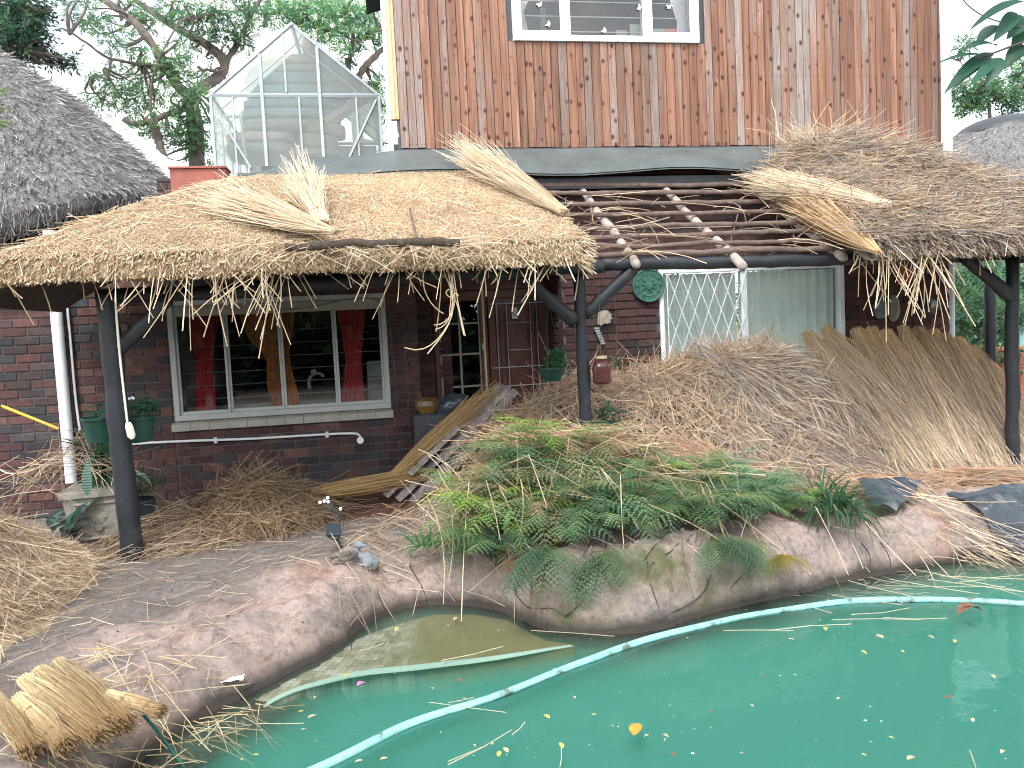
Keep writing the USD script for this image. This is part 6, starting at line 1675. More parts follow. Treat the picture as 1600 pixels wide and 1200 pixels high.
# grassy tuft
def blades(n, length, width, droop, seed, pal, spread=0.06, up=0.9):
    r = np.random.default_rng(seed)
    a = r.uniform(0, 2 * np.pi, n)
    k = 7
    t = np.linspace(0, 1, k)
    ln = length * r.uniform(0.6, 1.15, n)
    e0 = r.uniform(0.55, 1.35, n) * up; dr = r.uniform(0.6, 1.25, n) * droop
    el = e0[:, None] - dr[:, None] * 2.2 * t[None]
    X = np.cumsum(np.cos(el), 1) * (ln / k)[:, None]; Zz = np.cumsum(np.sin(el), 1) * (ln / k)[:, None]
    base = r.normal(size=(n, 2)) * spread
    c, s = np.cos(a), np.sin(a)
    C = np.stack([base[:, :1] + X * c[:, None], base[:, 1:] + X * s[:, None], Zz], -1)
    sd = np.stack([-s, c, 0 * s], -1)
    w = (width * np.sin(np.pi * (0.18 + 0.82 * t)) ** 0.7)[None, :, None] * r.uniform(0.7, 1.2, (n, 1, 1)) / 2
    V = np.stack([C + sd[:, None] * w, C - sd[:, None] * w], 2).reshape(-1, 3)
    i = np.arange(k - 1)
    q4 = np.stack([2 * i, 2 * i + 1, 2 * i + 3, 2 * i + 2], -1)
    ff = np.vstack([q4[:, [0, 1, 2]], q4[:, [0, 2, 3]]])
    T = np.repeat(tones(pal, n, seed)[:, None], 2 * k, 1).reshape(-1, 3)
    return V, (ff[None] + (np.arange(n) * 2 * k)[:, None, None]).reshape(-1, 3), T


tuft = thing("grass_tuft", "dark green strappy grass tuft on the pool rim beside the black sheet", "grass tuft", ground_pt(1300, 806) + [0, 0, 0.02])
v, f, t = blades(260, 0.52, 0.013, 0.75, 1030, np.array([[0.03, 0.095, 0.035], [0.045, 0.125, 0.05], [0.06, 0.14, 0.075], [0.022, 0.07, 0.03]]), 0.07)
part(tuft, "blades", (v, f), "leaf", t)
tuft2 = thing("grass_tuft", "small bright green tuft at the left end of the planter near the stone figure", "grass tuft", at(668, 858, 5.5))
v, f, t = blades(70, 0.26, 0.012, 0.6, 1031, np.array([[0.04, 0.13, 0.05], [0.06, 0.16, 0.06]]), 0.05)
part(tuft2, "blades", (v, f), "leaf", t)

# bright feathery fronds of a near plant at the left edge
o = thing("feathery_branch", "bright green feathery leaves reaching in at the left edge in front of the grey hut", "branch", at(-70, 175, 3.0))
for i, (yw, tl) in enumerate(((0.25, 0.3), (0.1, 0.0), (0.35, -0.25), (-0.1, -0.1), (0.2, 0.1))):
    v, f, t = frond(0.24, 0.13, 0.25, 16, 1040 + i, (0.10, 0.22, 0.045), 0.1)
    v[:, 2] -= v[:, 0] * (0.65 - tl)
    c, s = math.cos(yw), math.sin(yw)
    v = np.stack([v[:, 0] * c - v[:, 1] * s, v[:, 0] * s + v[:, 1] * c, v[:, 2] - 0.02 * i], -1)
    part(o, "frond", (v, f), "leaf", t)

# planting behind the right-hand end of the veranda
def shrub(name, label, centres, n, size, pal, seed, spray=5, aspect=0.45, stems=5):
    C = np.array(centres, float)
    o = thing(name, label, "shrub")
    r = np.random.default_rng(seed)
    c0 = C[:, :3].mean(0); foot = np.array([c0[0], c0[1], -0.02])
    st = [smooth_line([foot + r.normal(size=3) * [0.06, 0.06, 0], (foot + c[:3]) / 2 + r.normal(size=3) * 0.06, c[:3]], 6) for c in C for _ in range(2)]
    v, f, _ = tubes(np.stack(st), np.linspace(0.014, 0.005, 6)[None].repeat(len(st), 0), sides=4)
    part(o, "stems", (v, f), "bark")
    v, f, t = leaf_cloud(C, n, size, pal, seed, aspect, 0.3, spray)
    part(o, "foliage", (v, f), "leaf", t)
    return o


shrub("garden_shrub", "leafy green shrub behind the white pipe at the right end of the veranda", [[*at(1500, 490, 9.4), 0.35], [*at(1530, 470, 9.6), 0.35], [*at(1500, 540, 9.4), 0.35], [*at(1545, 520, 9.5), 0.3], [*at(1460, 470, 8.9), 0.18], [*at(1515, 430, 10), 0.3]], 700, 0.075, np.vstack([DEEP * 1.4, GREEN]), 1050)
shrub("garden_shrub", "taller leafy shrub seen through the gap between the right-hand posts", [[*at(1575, 480, 10.5), 0.45], [*at(1600, 440, 11), 0.5], [*at(1545, 430, 11.5), 0.5], [*at(1600, 530, 10.5), 0.4], [*at(1570, 560, 10), 0.3]], 900, 0.085, np.vstack([DEEP * 1.5, GREEN * 1.1]), 1060)
o = thing("palm_plant", "fan-leaved palm plant behind the slanting brace of the right-hand post", "palm", at(1530, 600, 9.6) * [1, 1, 0])
for i in range(11):
    a = i * 0.57; e = 0.5 + 0.5 * (i % 3) / 2
    v, f, t = blades(16, 0.42, 0.035, 0.35, 1070 + i, np.array([[0.05, 0.12, 0.05], [0.075, 0.15, 0.06]]), 0.005, 0.8)
    hgt = 0.8 + 1.15 * ((i * 7) % 11) / 11
    c = np.array([0.35 * math.cos(a), 0.35 * math.sin(a), hgt])
    part(o, "leaf_fan", (v + c, f), "leaf", t)
    part(o, "stalk", tube(smooth_line([[0, 0, 0], c * [0.4, 0.4, 0.6], c], 8), 0.01, 5), "bark")
single("garden_wall", join(rbox(7.05, 12.0, 9.9, 10.05, 0, 0.98, 0.02), rbox(7.0, 12.0, 9.87, 10.08, 0.981, 1.04, 0.015)), "terracotta", "low terracotta coloured wall behind the right-hand post", "wall")
single("blue_tub", trimesh.creation.cylinder(0.16, 0.22, sections=24).apply_translation(at(1597, 512, 9.97) * [1, 1, 0] + [0.1, 0.0, 1.04 + 0.111]), "tub_blue" if False else "hose_blue", "light blue tub standing on the terracotta wall at the right edge", "tub", smooth=40)
# the wooded end of the garden: to the right behind, and behind the camera (it shows in the glass)
r = np.random.default_rng(1100)
def grove(boxes, n, size, pal, seed):
    C = []
    rr_ = np.random.default_rng(seed)
    for (x0, x1, y0, y1, z0, z1, m) in boxes:
        for _ in range(m):
            C.append([rr_.uniform(x0, x1), rr_.uniform(y0, y1), rr_.uniform(z0, z1), rr_.uniform(0.6, 1.2)])
    return leaf_cloud(C, n, size, pal, seed, 0.5, 0.2, 5)


v, f, t = grove([(9, 26, 20, 24, 0.2, 4.2, 60), (-26, -7, 17, 22, 0.2, 4.5, 60), (-7, 9, 22, 25, 0, 5, 40), (9.5, 13, 10.8, 12.2, 0.2, 1.6, 16)], 9000, 0.2, np.vstack([DEEP, GREEN]), 1110)
single("tree_belt", (v, f), "leaf", "far belt of trees and bushes round the back of the plot", "trees", kind="stuff", tone=t)
v, f, t = grove([(-20, 20, -18, -14, 0.3, 4.0, 220), (-20, -16, -14, 6, 0.3, 4.0, 50), (17, 21, -14, 8, 0.3, 4.0, 50)], 20000, 0.5, np.vstack([DEEP, GREEN]), 1120)
single("tree_belt", (v, f), "leaf", "belt of garden trees behind the viewer, mirrored in the panes", "trees", kind="stuff", tone=t)

# ================================================================== CURTAINS AND THINGS BEHIND THE GLASS
def curtain(x_of_z, z0, z1, Y, folds, seed, amp=0.02, nx=70, nz=40):
    """x_of_z(z) -> (left, right)"""
    V = []
    r = np.random.default_rng(seed)
    ph = r.uniform(0, 6.28)
    for i in range(nx):
        u = i / (nx - 1)
        for j in range(nz):
            z = z0 + (z1 - z0) * j / (nz - 1)
            a, b = x_of_z(z)
            w = b - a
            y = Y + amp * math.sin(ph + folds * 6.283 * (u + 0.02 * math.sin(7 * u + 3 * j / nz))) * min(1.4, 0.5 + w) + amp * 0.4 * math.sin(ph * 2 + folds * 2.7 * 6.283 * u)
            V.append([a + w * u, y, z])
    return np.array(V), grid_faces(nx, nz)


def zx(pts, Y):
    """list of (pixel left, pixel right, pixel y) -> function of z"""
    A = [at(a, y, Y) for a, b, y in pts]; B = [at(b, y, Y) for a, b, y in pts]
    zs = np.array([(p[2] + q[2]) / 2 for p, q in zip(A, B)])[::-1]
    l, r_ = np.array([p[0] for p in A])[::-1], np.array([p[0] for p in B])[::-1]
    return (lambda z: (float(np.interp(z, zs, l)), float(np.interp(z, zs, r_)))), zs[0], zs[-1]


CY = 8.37
for nm, lab, m, pts, fo in (("red_curtain", "dark red curtain tied back behind the left pane of the lower window", "red_cloth", [(286, 345, 478), (290, 342, 500), (297, 338, 520), (304, 334, 545), (307, 332, 565), (306, 335, 600), (307, 338, 648)], 5),
                            ("orange_curtain", "orange brown curtain gathered at the second pane of the lower window", "orange_cloth", [(372, 440, 482), (378, 440, 505), (390, 438, 530), (410, 437, 550), (417, 436, 565), (417, 440, 600), (426, 446, 640)], 5),
                            ("orange_curtain", "narrow orange brown curtain right of the middle frame bar of the lower window", "orange_cloth", [(442, 462, 482), (442, 458, 520), (442, 452, 550), (444, 456, 575), (444, 465, 610), (445, 472, 640)], 3),
                            ("red_curtain", "dark red curtain tied back behind the right pane of the lower window", "red_cloth", [(524, 572, 470), (528, 570, 500), (535, 567, 530), (540, 565, 560), (537, 567, 590), (533, 570, 640)], 5)):
    fn, z0, z1 = zx(pts, CY)
    v, f = curtain(fn, z0, z1, CY, fo, len(lab))
    single(nm, (v, f), m, lab, "curtain", smooth=True)
fn = lambda z: (SLX0 + 0.04, xm - 0.02)
v, f = curtain(fn, 0.06, SLZ - 0.05, 8.36, 9, 4, 0.018, 160, 6)
single("pale_curtain", (v, f), "pale_cloth", "pale green white curtain behind the trellis gate of the sliding door", "curtain", smooth=True)
v, f = curtain(lambda z: (xm + 0.01, SLX1 - 0.03), 0.06, SLZ - 0.05, 8.38, 10, 5, 0.022, 160, 6)
single("pale_curtain", (v, f), "pale_cloth", "pale green white curtain behind the right half of the sliding door", "curtain", smooth=True)
for nm, lab, pts in (("white_curtain", "white curtain tied back at the left of the upper window", [(805, 830, -60), (808, 826, 0), (811, 818, 18), (812, 822, 35), (812, 826, 56)]), ("white_curtain", "white curtain tied back at the right of the upper window", [(1042, 1086, -60), (1046, 1083, 0), (1055, 1078, 28), (1058, 1078, 34), (1056, 1080, 60)])):
    fn, z0, z1 = zx(pts, 8.72)
    v, f = curtain(fn, z0, z1, 8.72, 5, 7, 0.015)
    single(nm, (v, f), "white_cloth", lab, "curtain", smooth=True)


def pbox(name, lab, cat, a, b, Y, depth, m, c=0.004):
    p, q = at(a[0], b[1], Y), at(b[0], a[1], Y)
    single(name, rbox(p[0], q[0], Y, Y + depth, p[2], q[2], c), m, lab, cat)


pbox("white_card", "white card standing on the upper window sill", "card", (985, 38), (1005, 61), 8.66, 0.02, "white_board", 0.002)
pbox("brown_picture", "small brown picture standing on the upper window sill", "picture", (963, 47), (980, 61), 8.66, 0.02, "card_brown", 0.002)
pbox("book", "white book lying behind the right pane of the upper window", "book", (1019, 45), (1040, 51), 8.68, 0.15, "white_board", 0.002)
pbox("book", "red topped book lying beside the white curtain in the upper window", "book", (1041, 45), (1058, 56), 8.68, 0.15, "dull_red_card", 0.002)
pbox("louvre_shutter", "pale blue shutter behind the left pane of the upper window", "shutter", (846, 12), (852, 56), 8.8, 0.03, "cushion_blue", 0.002)
for i, (a, b, dr) in enumerate(((843, 8, 0.4), (857, 38, 1.0), (944, 48, 0.9), (999, 12, 1.2), (1045, 11, 0.1))):
    c = at(a, b, 8.49)
    wg = []
    for s in (-1, 1):
        for (ex, ez, ll) in ((0.8, 0.5, 0.045), (0.7, -0.6, 0.032)):
            e = np.array([s * ex * math.cos(dr) - ez * math.sin(dr), -0.15, s * ex * math.sin(dr) + ez * math.cos(dr)])
            wv, wf = big_leaf(c, c + e * ll, 0.024, 0.1, 6, [0, -1, 0.2])
            wg.append((wv, wf))
    single("paper_butterfly", join(*wg), "white_bulb", f"white butterfly ornament on the upper window, {ordinal(i)} from the left", "ornament", "butterfly ornaments on the upper window")
pbox("white_table", "low white table edge behind the lower window", "table", (335, 622), (530, 643), 8.75, 0.5, "white_board")
pbox("white_box", "tall white box behind the right end of the lower window", "box", (577, 563), (600, 640), 8.6, 0.2, "white_board")
c = at(488, 590, 8.7)
single("figurine", join(tube(smooth_line([c + [-0.03, 0, -0.12], c + [-0.04, 0, -0.03], c + [0, 0, 0.03], c + [0.08, 0, 0.04], c + [0.12, 0, 0.0]], 12), np.linspace(0.02, 0.012, 12), 8), tube([c + [-0.01, 0, 0.06], c + [0.04, 0, 0.08]], 0.018, 8)), "white_board", "small pale figurine behind the third pane of the lower window", "figurine", smooth=True)

# ================================================================== SMALLER THINGS
# wall ornaments
single("light_cable", join(tube(smooth_line([at(380, 468, 8.14), at(430, 482, 8.13), at(490, 479, 8.13), at(540, 468, 8.14), at(596, 474, 8.13), at(603, 490, 8.12)], 30), 0.004, 5), tube(smooth_line([at(606, 500, 8.15), at(612, 530, 8.15), at(618, 600, 8.15), at(628, 690, 8.15), at(634, 740, 8.15)], 24), 0.006, 5), tube(smooth_line([at(630, 500, 8.15), at(636, 580, 8.15), at(642, 690, 8.15)], 24), 0.005, 5)), "black_membrane", "thin dark light cable strung over the lower window and down the brick pillar", "cable", smooth=True)
c = at(1013, 446, YW - 0.03)
Rr = 0.185
sunp = thing("sun_plaque", "round green cast plaque with a sun face and ring on the brick wall", "plaque", c)
rotx = trimesh.transformations.rotation_matrix(math.pi / 2, [1, 0, 0])
m = trimesh.creation.revolve(np.array([[0, -0.008], [Rr, -0.008], [Rr, 0.02], [Rr - 0.012, 0.024], [Rr - 0.025, 0.012], [Rr - 0.06, 0.010], [Rr - 0.066, 0.016], [Rr - 0.074, 0.010], [0.05, 0.008], [0.045, 0.02], [0, 0.026]]), sections=48)
part(sunp, "disc", m.apply_transform(rotx), "verdigris", smooth=35)
for k in range(9):
    a = k * 2 * math.pi / 9 + 0.2
    part(sunp, "ray", tube([[0.052 * math.cos(a), -0.014, 0.052 * math.sin(a)], [0.11 * math.cos(a), -0.012, 0.11 * math.sin(a)]], [0.008, 0.004], 6), "verdigris")
for k in range(12):
    a = k * 2 * math.pi / 12
    part(sunp, "mark", rbox(-0.004, 0.004, -0.022, -0.012, -0.016, 0.016, 0.002).apply_transform(trimesh.transformations.rotation_matrix(-a, [0, 1, 0])).apply_translation([0.138 * math.sin(a), 0, 0.138 * math.cos(a)]), "verdigris")
c = at(1412, 431, YW - 0.03)
o = thing("sun_ornament", "small orange clay sun on the dark wall under the right-hand thatch", "ornament", c)
part(o, "face", trimesh.creation.icosphere(3, 0.085).apply_scale([1, 0.4, 1]), "orange_clay", smooth=True)
for k in range(14):
    a = k * 2 * math.pi / 14
    part(o, "ray", trimesh.creation.cone(0.02, 0.06, sections=6).apply_transform(trimesh.transformations.rotation_matrix(math.pi / 2 - a, [0, 1, 0])).apply_translation([0.08 * math.cos(a), 0.005, 0.08 * math.sin(a)]), "orange_clay")
shell = np.array([[-0.075, 0.06], [-0.03, 0.085], [0.03, 0.085], [0.06, 0.05], [0.075, 0.035], [0.06, 0.02], [0.08, -0.005], [0.055, -0.02], [0.06, -0.05], [0.02, -0.065], [-0.01, -0.055], [-0.05, -0.08], [-0.09, -0.06]])
m = trimesh.creation.extrude_polygon(Polygon(shell), 0.02, engine="earcut").apply_transform(rotx).apply_translation(at(945, 497, YW - 0.02))
single("fish_ornament", m, "pale_shell", "pale fish shaped ornament on the bricks just right of the middle post", "ornament")
c = at(932, 513, YW - 0.03)
single("striped_ornament", join(*[rbox(-0.03 + 0.006 * k, 0.03 - 0.002 * k + 0.006 * k, -0.01, 0.01, -0.012, 0.010, 0.003).apply_translation(c + [0.006 * k, 0, -0.028 * k]) for k in range(7)]), "white_board", "small white striped ornament hanging below the fish ornament", "ornament")
for (a, b, sx, sz, m, lab) in ((1377, 482, 0.10, 0.13, "statue_stone", "grey carved mask on the dark wall under the right-hand thatch"), (1396, 482, 0.08, 0.16, "concrete", "pale oval mask beside the grey one under the right-hand thatch"), (1446, 480, 0.17, 0.11, "dark_plastic", "dim dark wall pot left of the white pipe")):
    mm = trimesh.creation.icosphere(3, 1.0).apply_scale([sx, 0.05, sz])
    vv = np.array(mm.vertices); vv[:, 1] -= 0.03 * np.exp(-((vv[:, 0] / sx) ** 2 * 8 + (vv[:, 2] / sz) ** 2 * 3)); vv += (meshkit.fbm(vv * 14, 3, 6)[:, None] - 0.5) * 0.02
    mm = trimesh.Trimesh(vv, mm.faces, process=False).apply_translation(at(a, b, YW - 0.03))
    single("wall_mask" if "mask" in lab else "wall_pot", mm, m, lab, "mask" if "mask" in lab else "pot", smooth=True)
c = at(640, 438, YW - 0.03)
single("yellow_ornament", trimesh.creation.torus(0.035, 0.012, 20, 8).apply_transform(rotx).apply_translation(c), "ochre_glaze", "small yellow flower ornament under the eave right of the lower window", "ornament", smooth=True)


def pot(r0, r1, h, rim=0.012, sections=28):
    return trimesh.creation.revolve(np.array([[0, 0], [r0, 0], [r1, h - 0.02], [r1 + rim, h - 0.02], [r1 + rim, h], [r1 - 0.008, h], [r1 - 0.012, h - 0.035], [0, h - 0.035]]), sections=sections)


def leafy(o, n, size, c, rad, pal, seed, spray=5):
    v, f, t = leaf_cloud([[*c, rad], [c[0] + rad * 0.4, c[1], c[2] + rad * 0.5, rad * 0.7]], n, size, pal, seed, 0.6, 0.2, spray)
    part(o, "foliage", (v, f), "leaf", t)


POTG = np.array([[0.03, 0.11, 0.05], [0.045, 0.14, 0.06], [0.025, 0.085, 0.05]])
for (a, b, Y, r0, r1, h, lab, hw) in ((862, 595, 7.2, 0.085, 0.125, 0.13, "green hanging pot with a leafy plant in front of the carved door", 0), (217, 690, 6.55, 0.10, 0.13, 0.2, "green pot with a white flowering plant just right of the left-hand post", 1), (158, 690, 6.6, 0.10, 0.13, 0.2, "green pot just left of the left-hand post", 2), (946, 676, 6.7, 0.07, 0.1, 0.1, "teal pot at the foot of the middle post", 3)):
    c = at(a, b, Y)
    o = thing("green_pot", lab, "plant pot", c)
    part(o, "pot", pot(r0, r1, h), "green_plastic", smooth=30)
    part(o, "earth", trimesh.creation.cylinder(r1 - 0.014, 0.01, sections=20).apply_translation([0, 0, h - 0.03]), "soil")
    leafy(o, (110, 90, 40, 60)[hw], 0.034, [0.03, 0, h + 0.06], 0.10, POTG, 1200 + hw)
    if hw == 0:
        for k in range(3):
            a_ = k * 2.1
            part(o, "hanger", tube([[r1 * math.cos(a_), r1 * math.sin(a_), h], [0, 0, 0.75]], 0.003, 4), "green_plastic")
    if hw == 1:
        for k in range(4):
            part(o, "flower", trimesh.creation.icosphere(1, 0.013).apply_translation([-0.04 + 0.05 * math.sin(k * 2.3), -0.04 + 0.03 * math.cos(k * 1.7), h + 0.15 + 0.06 * abs(math.sin(k * 3.1))]), "white_bulb")
    if hw in (1, 2):
        part(o, "bracket", tube([[0, r1, h * 0.8], [0.0, 0.2, h * 0.8]], 0.01, 6), "dark_plastic")
# red glass lantern hanging at the middle post
c = at(940, 580, 6.42)
o = thing("glass_jar", "dark red glass jar hanging beside the middle post", "jar", c)
part(o, "jar", trimesh.creation.revolve(np.array([[0, -0.115], [0.06, -0.112], [0.078, -0.09], [0.082, 0.03], [0.07, 0.075], [0.048, 0.09], [0.048, 0.11], [0.0, 0.11]]), sections=28), "red_glass_jar", smooth=30)
part(o, "lid", trimesh.creation.cylinder(0.052, 0.025, sections=24).apply_translation([0, 0, 0.12]), "tan_leaf", smooth=30)
part(o, "label_tag", rbox(-0.055, -0.03, -0.078, -0.07, 0.045, 0.065, 0.003), "white_board")
part(o, "wire", tube([[0, 0, 0.13], [0.01, 0.02, 2.12 - c[2]]], 0.0025, 4), "bark")
c2 = at(966, 590, 6.55)
v, f, t = blades(60, 0.30, 0.012, 0.9, 1230, np.array([[0.05, 0.07, 0.04], [0.08, 0.085, 0.05], [0.03, 0.05, 0.03]]), 0.02)
o = thing("hanging_plant", "thin dark trailing plant hanging right of the red glass jar", "plant", c2)
part(o, "trailing_leaves", (v * [0.5, 0.5, 1] + [0, 0, 0.08], f), "leaf", t)
part(o, "wire", tube([[0, 0, 0.1], [0, 0, 2.1 - c2[2]]], 0.002, 4), "bark")
# cord with its white holder on the left-hand post
o = thing("cord", "cream cord with a white holder running down the left-hand post", "cord")
part(o, "cable", tube(smooth_line([at(180, 455, 6.17), at(184, 520, 6.17), at(192, 600, 6.17), at(199, 660, 6.17)], 24), 0.009, 7), "cream_pipe", smooth=True)
a, b = at(200, 660, 6.17), at(207, 686, 6.17)
part(o, "holder", tube([a, a * 0.75 + b * 0.25, b * 0.8 + a * 0.2, b], [0.018, 0.028, 0.03, 0.015], 12), "cream_pipe", smooth=True)
# yellow handled tool leaning in at the left edge
o = thing("garden_tool", "yellow handled garden tool slanting across the wall at the left edge", "tool")
part(o, "handle", tube([at(2, 634, 7.3), at(92, 670, 7.2)], 0.013, 10), "yellow_paint", smooth=True)
part(o, "grip", tube([at(-30, 622, 7.3), at(2, 634, 7.3)], 0.017, 10), "blue_cloth", smooth=True)
# concrete planter with its plants
c = atz(148, 862, 0.0); c[1] += 0.28
o = thing("concrete_planter", "square concrete planter with a framed relief panel behind the left-hand post", "planter", c, 0.12)
def frustum(a, b, z0, z1):
    v = np.array([[-a, -a, z0], [a, -a, z0], [a, a, z0], [-a, a, z0], [-b, -b, z1], [b, -b, z1], [b, b, z1], [-b, b, z1]])
    return trimesh.convex.convex_hull(v)
part(o, "body", frustum(0.205, 0.245, 0.04, 0.44), "concrete")
part(o, "foot", frustum(0.225, 0.225, 0.0, 0.04), "concrete")
part(o, "rim", frustum(0.265, 0.27, 0.44, 0.485), "concrete")
for (x0, x1, z0, z1) in ((-0.17, 0.17, 0.09, 0.115), (-0.17, 0.17, 0.375, 0.4), (-0.17, -0.145, 0.115, 0.375), (0.145, 0.17, 0.115, 0.375)):
    part(o, "panel_moulding", rbox(x0, x1, -0.252, -0.21, z0, z1, 0.008), "concrete")
for (x, z, r_) in ((0, 0.25, 0.05), (-0.05, 0.28, 0.03), (0.05, 0.28, 0.03), (0, 0.18, 0.03), (-0.04, 0.21, 0.022), (0.045, 0.2, 0.024)):
    part(o, "relief", trimesh.creation.icosphere(2, r_).apply_scale([1, 0.35, 1]).apply_translation([x, -0.228, z]), "concrete", smooth=True)
part(o, "earth", frustum(0.24, 0.24, 0.45, 0.475), "soil")
o = thing("strappy_plant", "broad leaved green plant growing in the concrete planter", "plant", c + [0, 0, 0.47])
rp = np.random.default_rng(1300)
for k in range(15):
    a = rp.uniform(0, 6.28); e = rp.uniform(0.7, 1.4); ln = rp.uniform(0.35, 0.7)
    d = np.array([math.cos(a) * math.cos(e), math.sin(a) * math.cos(e), math.sin(e)])
    b0 = np.array([rp.normal() * 0.05, rp.normal() * 0.05, 0])
    v, f = big_leaf(b0, b0 + d * ln, rp.uniform(0.05, 0.1), 0.45, 9, [-math.cos(a) * 0.6, -math.sin(a) * 0.6, 0.8])
    part(o, "leaf", (v, f), "leaf", np.repeat((np.array([0.03, 0.095, 0.045]) * rp.uniform(0.6, 1.3))[None], len(v), 0), smooth=True)
mat("banded_leaf", {"tc": ("texture_coordinate", {}), "w": ("wave_texture", {"wave_type": "bands", "bands_direction": "z", "scale": 14.0, "distortion": 1.5}), "r": ("rgb_ramp", {"ramp": [(0.3, (0.03, 0.085, 0.06)), (0.6, (0.16, 0.26, 0.22))]}), "p": ("principled_bsdf", {"roughness": 0.45})},
    [("tc.object", "w.vector"), ("w.fac", "r.fac"), ("r.color", "p.base_color")])
for nm, lab, base, tip, w in (("snake_plant", "upright banded pale green leaf at the front of the concrete planter", at(137, 775, 6.45), at(137, 714, 6.35), 0.085), ("snake_plant", "arching banded bluish leaf right of the left-hand post", at(205, 755, 6.6), at(238, 760, 6.5), 0.06)):
    up_ = [0, -1, 0.1]
    v, f = big_leaf(base, tip, w, 0.05 if "upright" in lab else 0.9, 10, up_ if "upright" in lab else [0, -0.3, 1])
    o = thing(nm, lab, "plant", base)
    part(o, "leaf", (v - base, f), "banded_leaf", smooth=True)
o = thing("broad_leaf_plant", "bluish green broad leaved plant low beside the concrete planter", "plant", at(95, 830, 6.55) * [1, 1, 0])
for k in range(12):
    a = rp.uniform(0, 6.28); e = rp.uniform(0.3, 1.1); ln = rp.uniform(0.2, 0.42)
    d = np.array([math.cos(a) * math.cos(e), math.sin(a) * math.cos(e), math.sin(e)])
    b0 = np.array([rp.normal() * 0.05, rp.normal() * 0.05, rp.uniform(0, 0.3)])
    v, f = big_leaf(b0, b0 + d * ln, rp.uniform(0.07, 0.13), 0.4, 9, [-math.cos(a) * 0.6, -math.sin(a) * 0.6, 0.8])
    part(o, "leaf", (v, f), "leaf", np.repeat((np.array([0.05, 0.105, 0.085]) * rp.uniform(0.6, 1.4))[None], len(v), 0), smooth=True)
o = thing("spider_plant", "thin leaved plant spreading right of the left-hand post at the wall", "plant", at(215, 760, 6.9) * [1, 1, 0] + [0, 0, 0.35])
v, f, t = blades(60, 0.5, 0.014, 0.5, 1310, np.array([[0.04, 0.09, 0.045], [0.09, 0.10, 0.055], [0.12, 0.10, 0.06]]), 0.05)
part(o, "blades", (v, f), "leaf", t)
part(o, "pot", pot(0.1, 0.13, 0.2).apply_translation([0, 0, -0.2]), "dark_plastic", smooth=30)
part(o, "stand", join(*[tube([[0.09 * math.cos(a), 0.09 * math.sin(a), -0.2], [0.12 * math.cos(a), 0.12 * math.sin(a), -0.36]], 0.008, 5) for a in (0.5, 2.6, 4.7)]), "dark_plastic")
over_pl = strew(lambda x, y: 0.62 + 0.25 * np.exp(-(((x + 2.55) / 0.25) ** 2 + ((y - 6.9) / 0.3) ** 2)), 130, (-2.9, -2.2), (6.5, 7.2), (0.2, 0.7), (0.0016, 0.0028), np.vstack([PALE, DRY]), 1320, (0.3, -0.3, -0.4), 1.0, 0.6, k=5, sag=0.3)
single("loose_straw", over_pl[:2], "straw", "straws caught in the plants of the concrete planter", "straw", kind="stuff", tone=over_pl[2])

# solar lamp, its little lights, the stone figure and the coil of pipe on the rim
c = at(521, 829, 5.85)
gz_ = float(ground_height(np.array([c[0] + 0.07]), np.array([c[1]]), True)[0])
o = thing("solar_lamp", "small square black solar lamp leaning on its stake at the pool rim", "lamp", c)
hd = rbox(-0.055, 0.055, -0.055, 0.055, -0.018, 0.018, 0.006).apply_transform(trimesh.transformations.rotation_matrix(0.55, [1, 0.25, 0]))
part(o, "panel", hd, "dark_plastic")
part(o, "bracket", tube(smooth_line([[-0.045, 0, -0.02], [-0.02, 0, -0.06], [0.03, 0, -0.065], [0.045, 0, -0.02]], 14), 0.006, 6), "dark_plastic")
part(o, "stake", tube([[0.02, 0, -0.06], [0.07, 0.0, gz_ - c[2] - 0.03]], 0.012, 7), "dark_plastic")
c = at(512, 784, 6.05)
o = thing("light_cluster", "sprig of small white bulbs on thin dark stems behind the solar lamp", "lamp", atz(530, 838, 0.03))
org = atz(530, 838, 0.03)
for k, (a, b) in enumerate(((500, 785), (507, 783), (512, 778), (513, 784), (532, 795))):
    e = at(a, b, org[1] + 0.02) - org
    part(o, "stem", tube(smooth_line([[0, 0, 0], e * 0.6 + [0.03, 0, 0.02], e], 10), 0.003, 5), "dark_plastic")
    part(o, "bulb", trimesh.creation.icosphere(2, 0.014).apply_translation(e), "white_bulb", smooth=True)
c = atz(572, 868, 0.06)
zg = float(ground_height(np.array([c[0]]), np.array([c[1]]), True)[0])
o = thing("stone_figure", "grey stone duck figure lying on the pool rim", "figure", (c[0], c[1], zg + 0.045), -0.5)
bodyp = trimesh.creation.icosphere(3, 1.0)
vv = np.array(bodyp.vertices); vv *= [0.105, 0.07, 0.062]; vv[:, 2] += 0.05 * np.clip(-vv[:, 0] / 0.1, 0, 1) ** 2; vv += (meshkit.fbm(vv * 22, 3, 2)[:, None] - 0.5) * 0.012
part(o, "body", trimesh.Trimesh(vv, bodyp.faces, process=False), "statue_stone", smooth=True)
part(o, "neck", tube(smooth_line([[-0.06, 0, 0.03], [-0.085, 0.015, 0.075], [-0.075, 0.02, 0.105]], 8), np.linspace(0.034, 0.024, 8), 10), "statue_stone", smooth=True)
part(o, "head", trimesh.creation.icosphere(2, 0.033).apply_scale([1.25, 0.9, 0.9]).apply_translation([-0.07, 0.02, 0.115]), "statue_stone", smooth=True)
part(o, "beak", trimesh.creation.cone(0.015, 0.05, sections=8).apply_scale([1, 1, 1]).apply_transform(trimesh.transformations.rotation_matrix(math.pi / 2, [0, 1, 0])).apply_translation([-0.035, 0.02, 0.112]), "statue_stone")
part(o, "wing", trimesh.creation.icosphere(2, 1.0).apply_scale([0.07, 0.015, 0.035]).apply_translation([0.015, -0.066, 0.015]), "statue_stone", smooth=True)
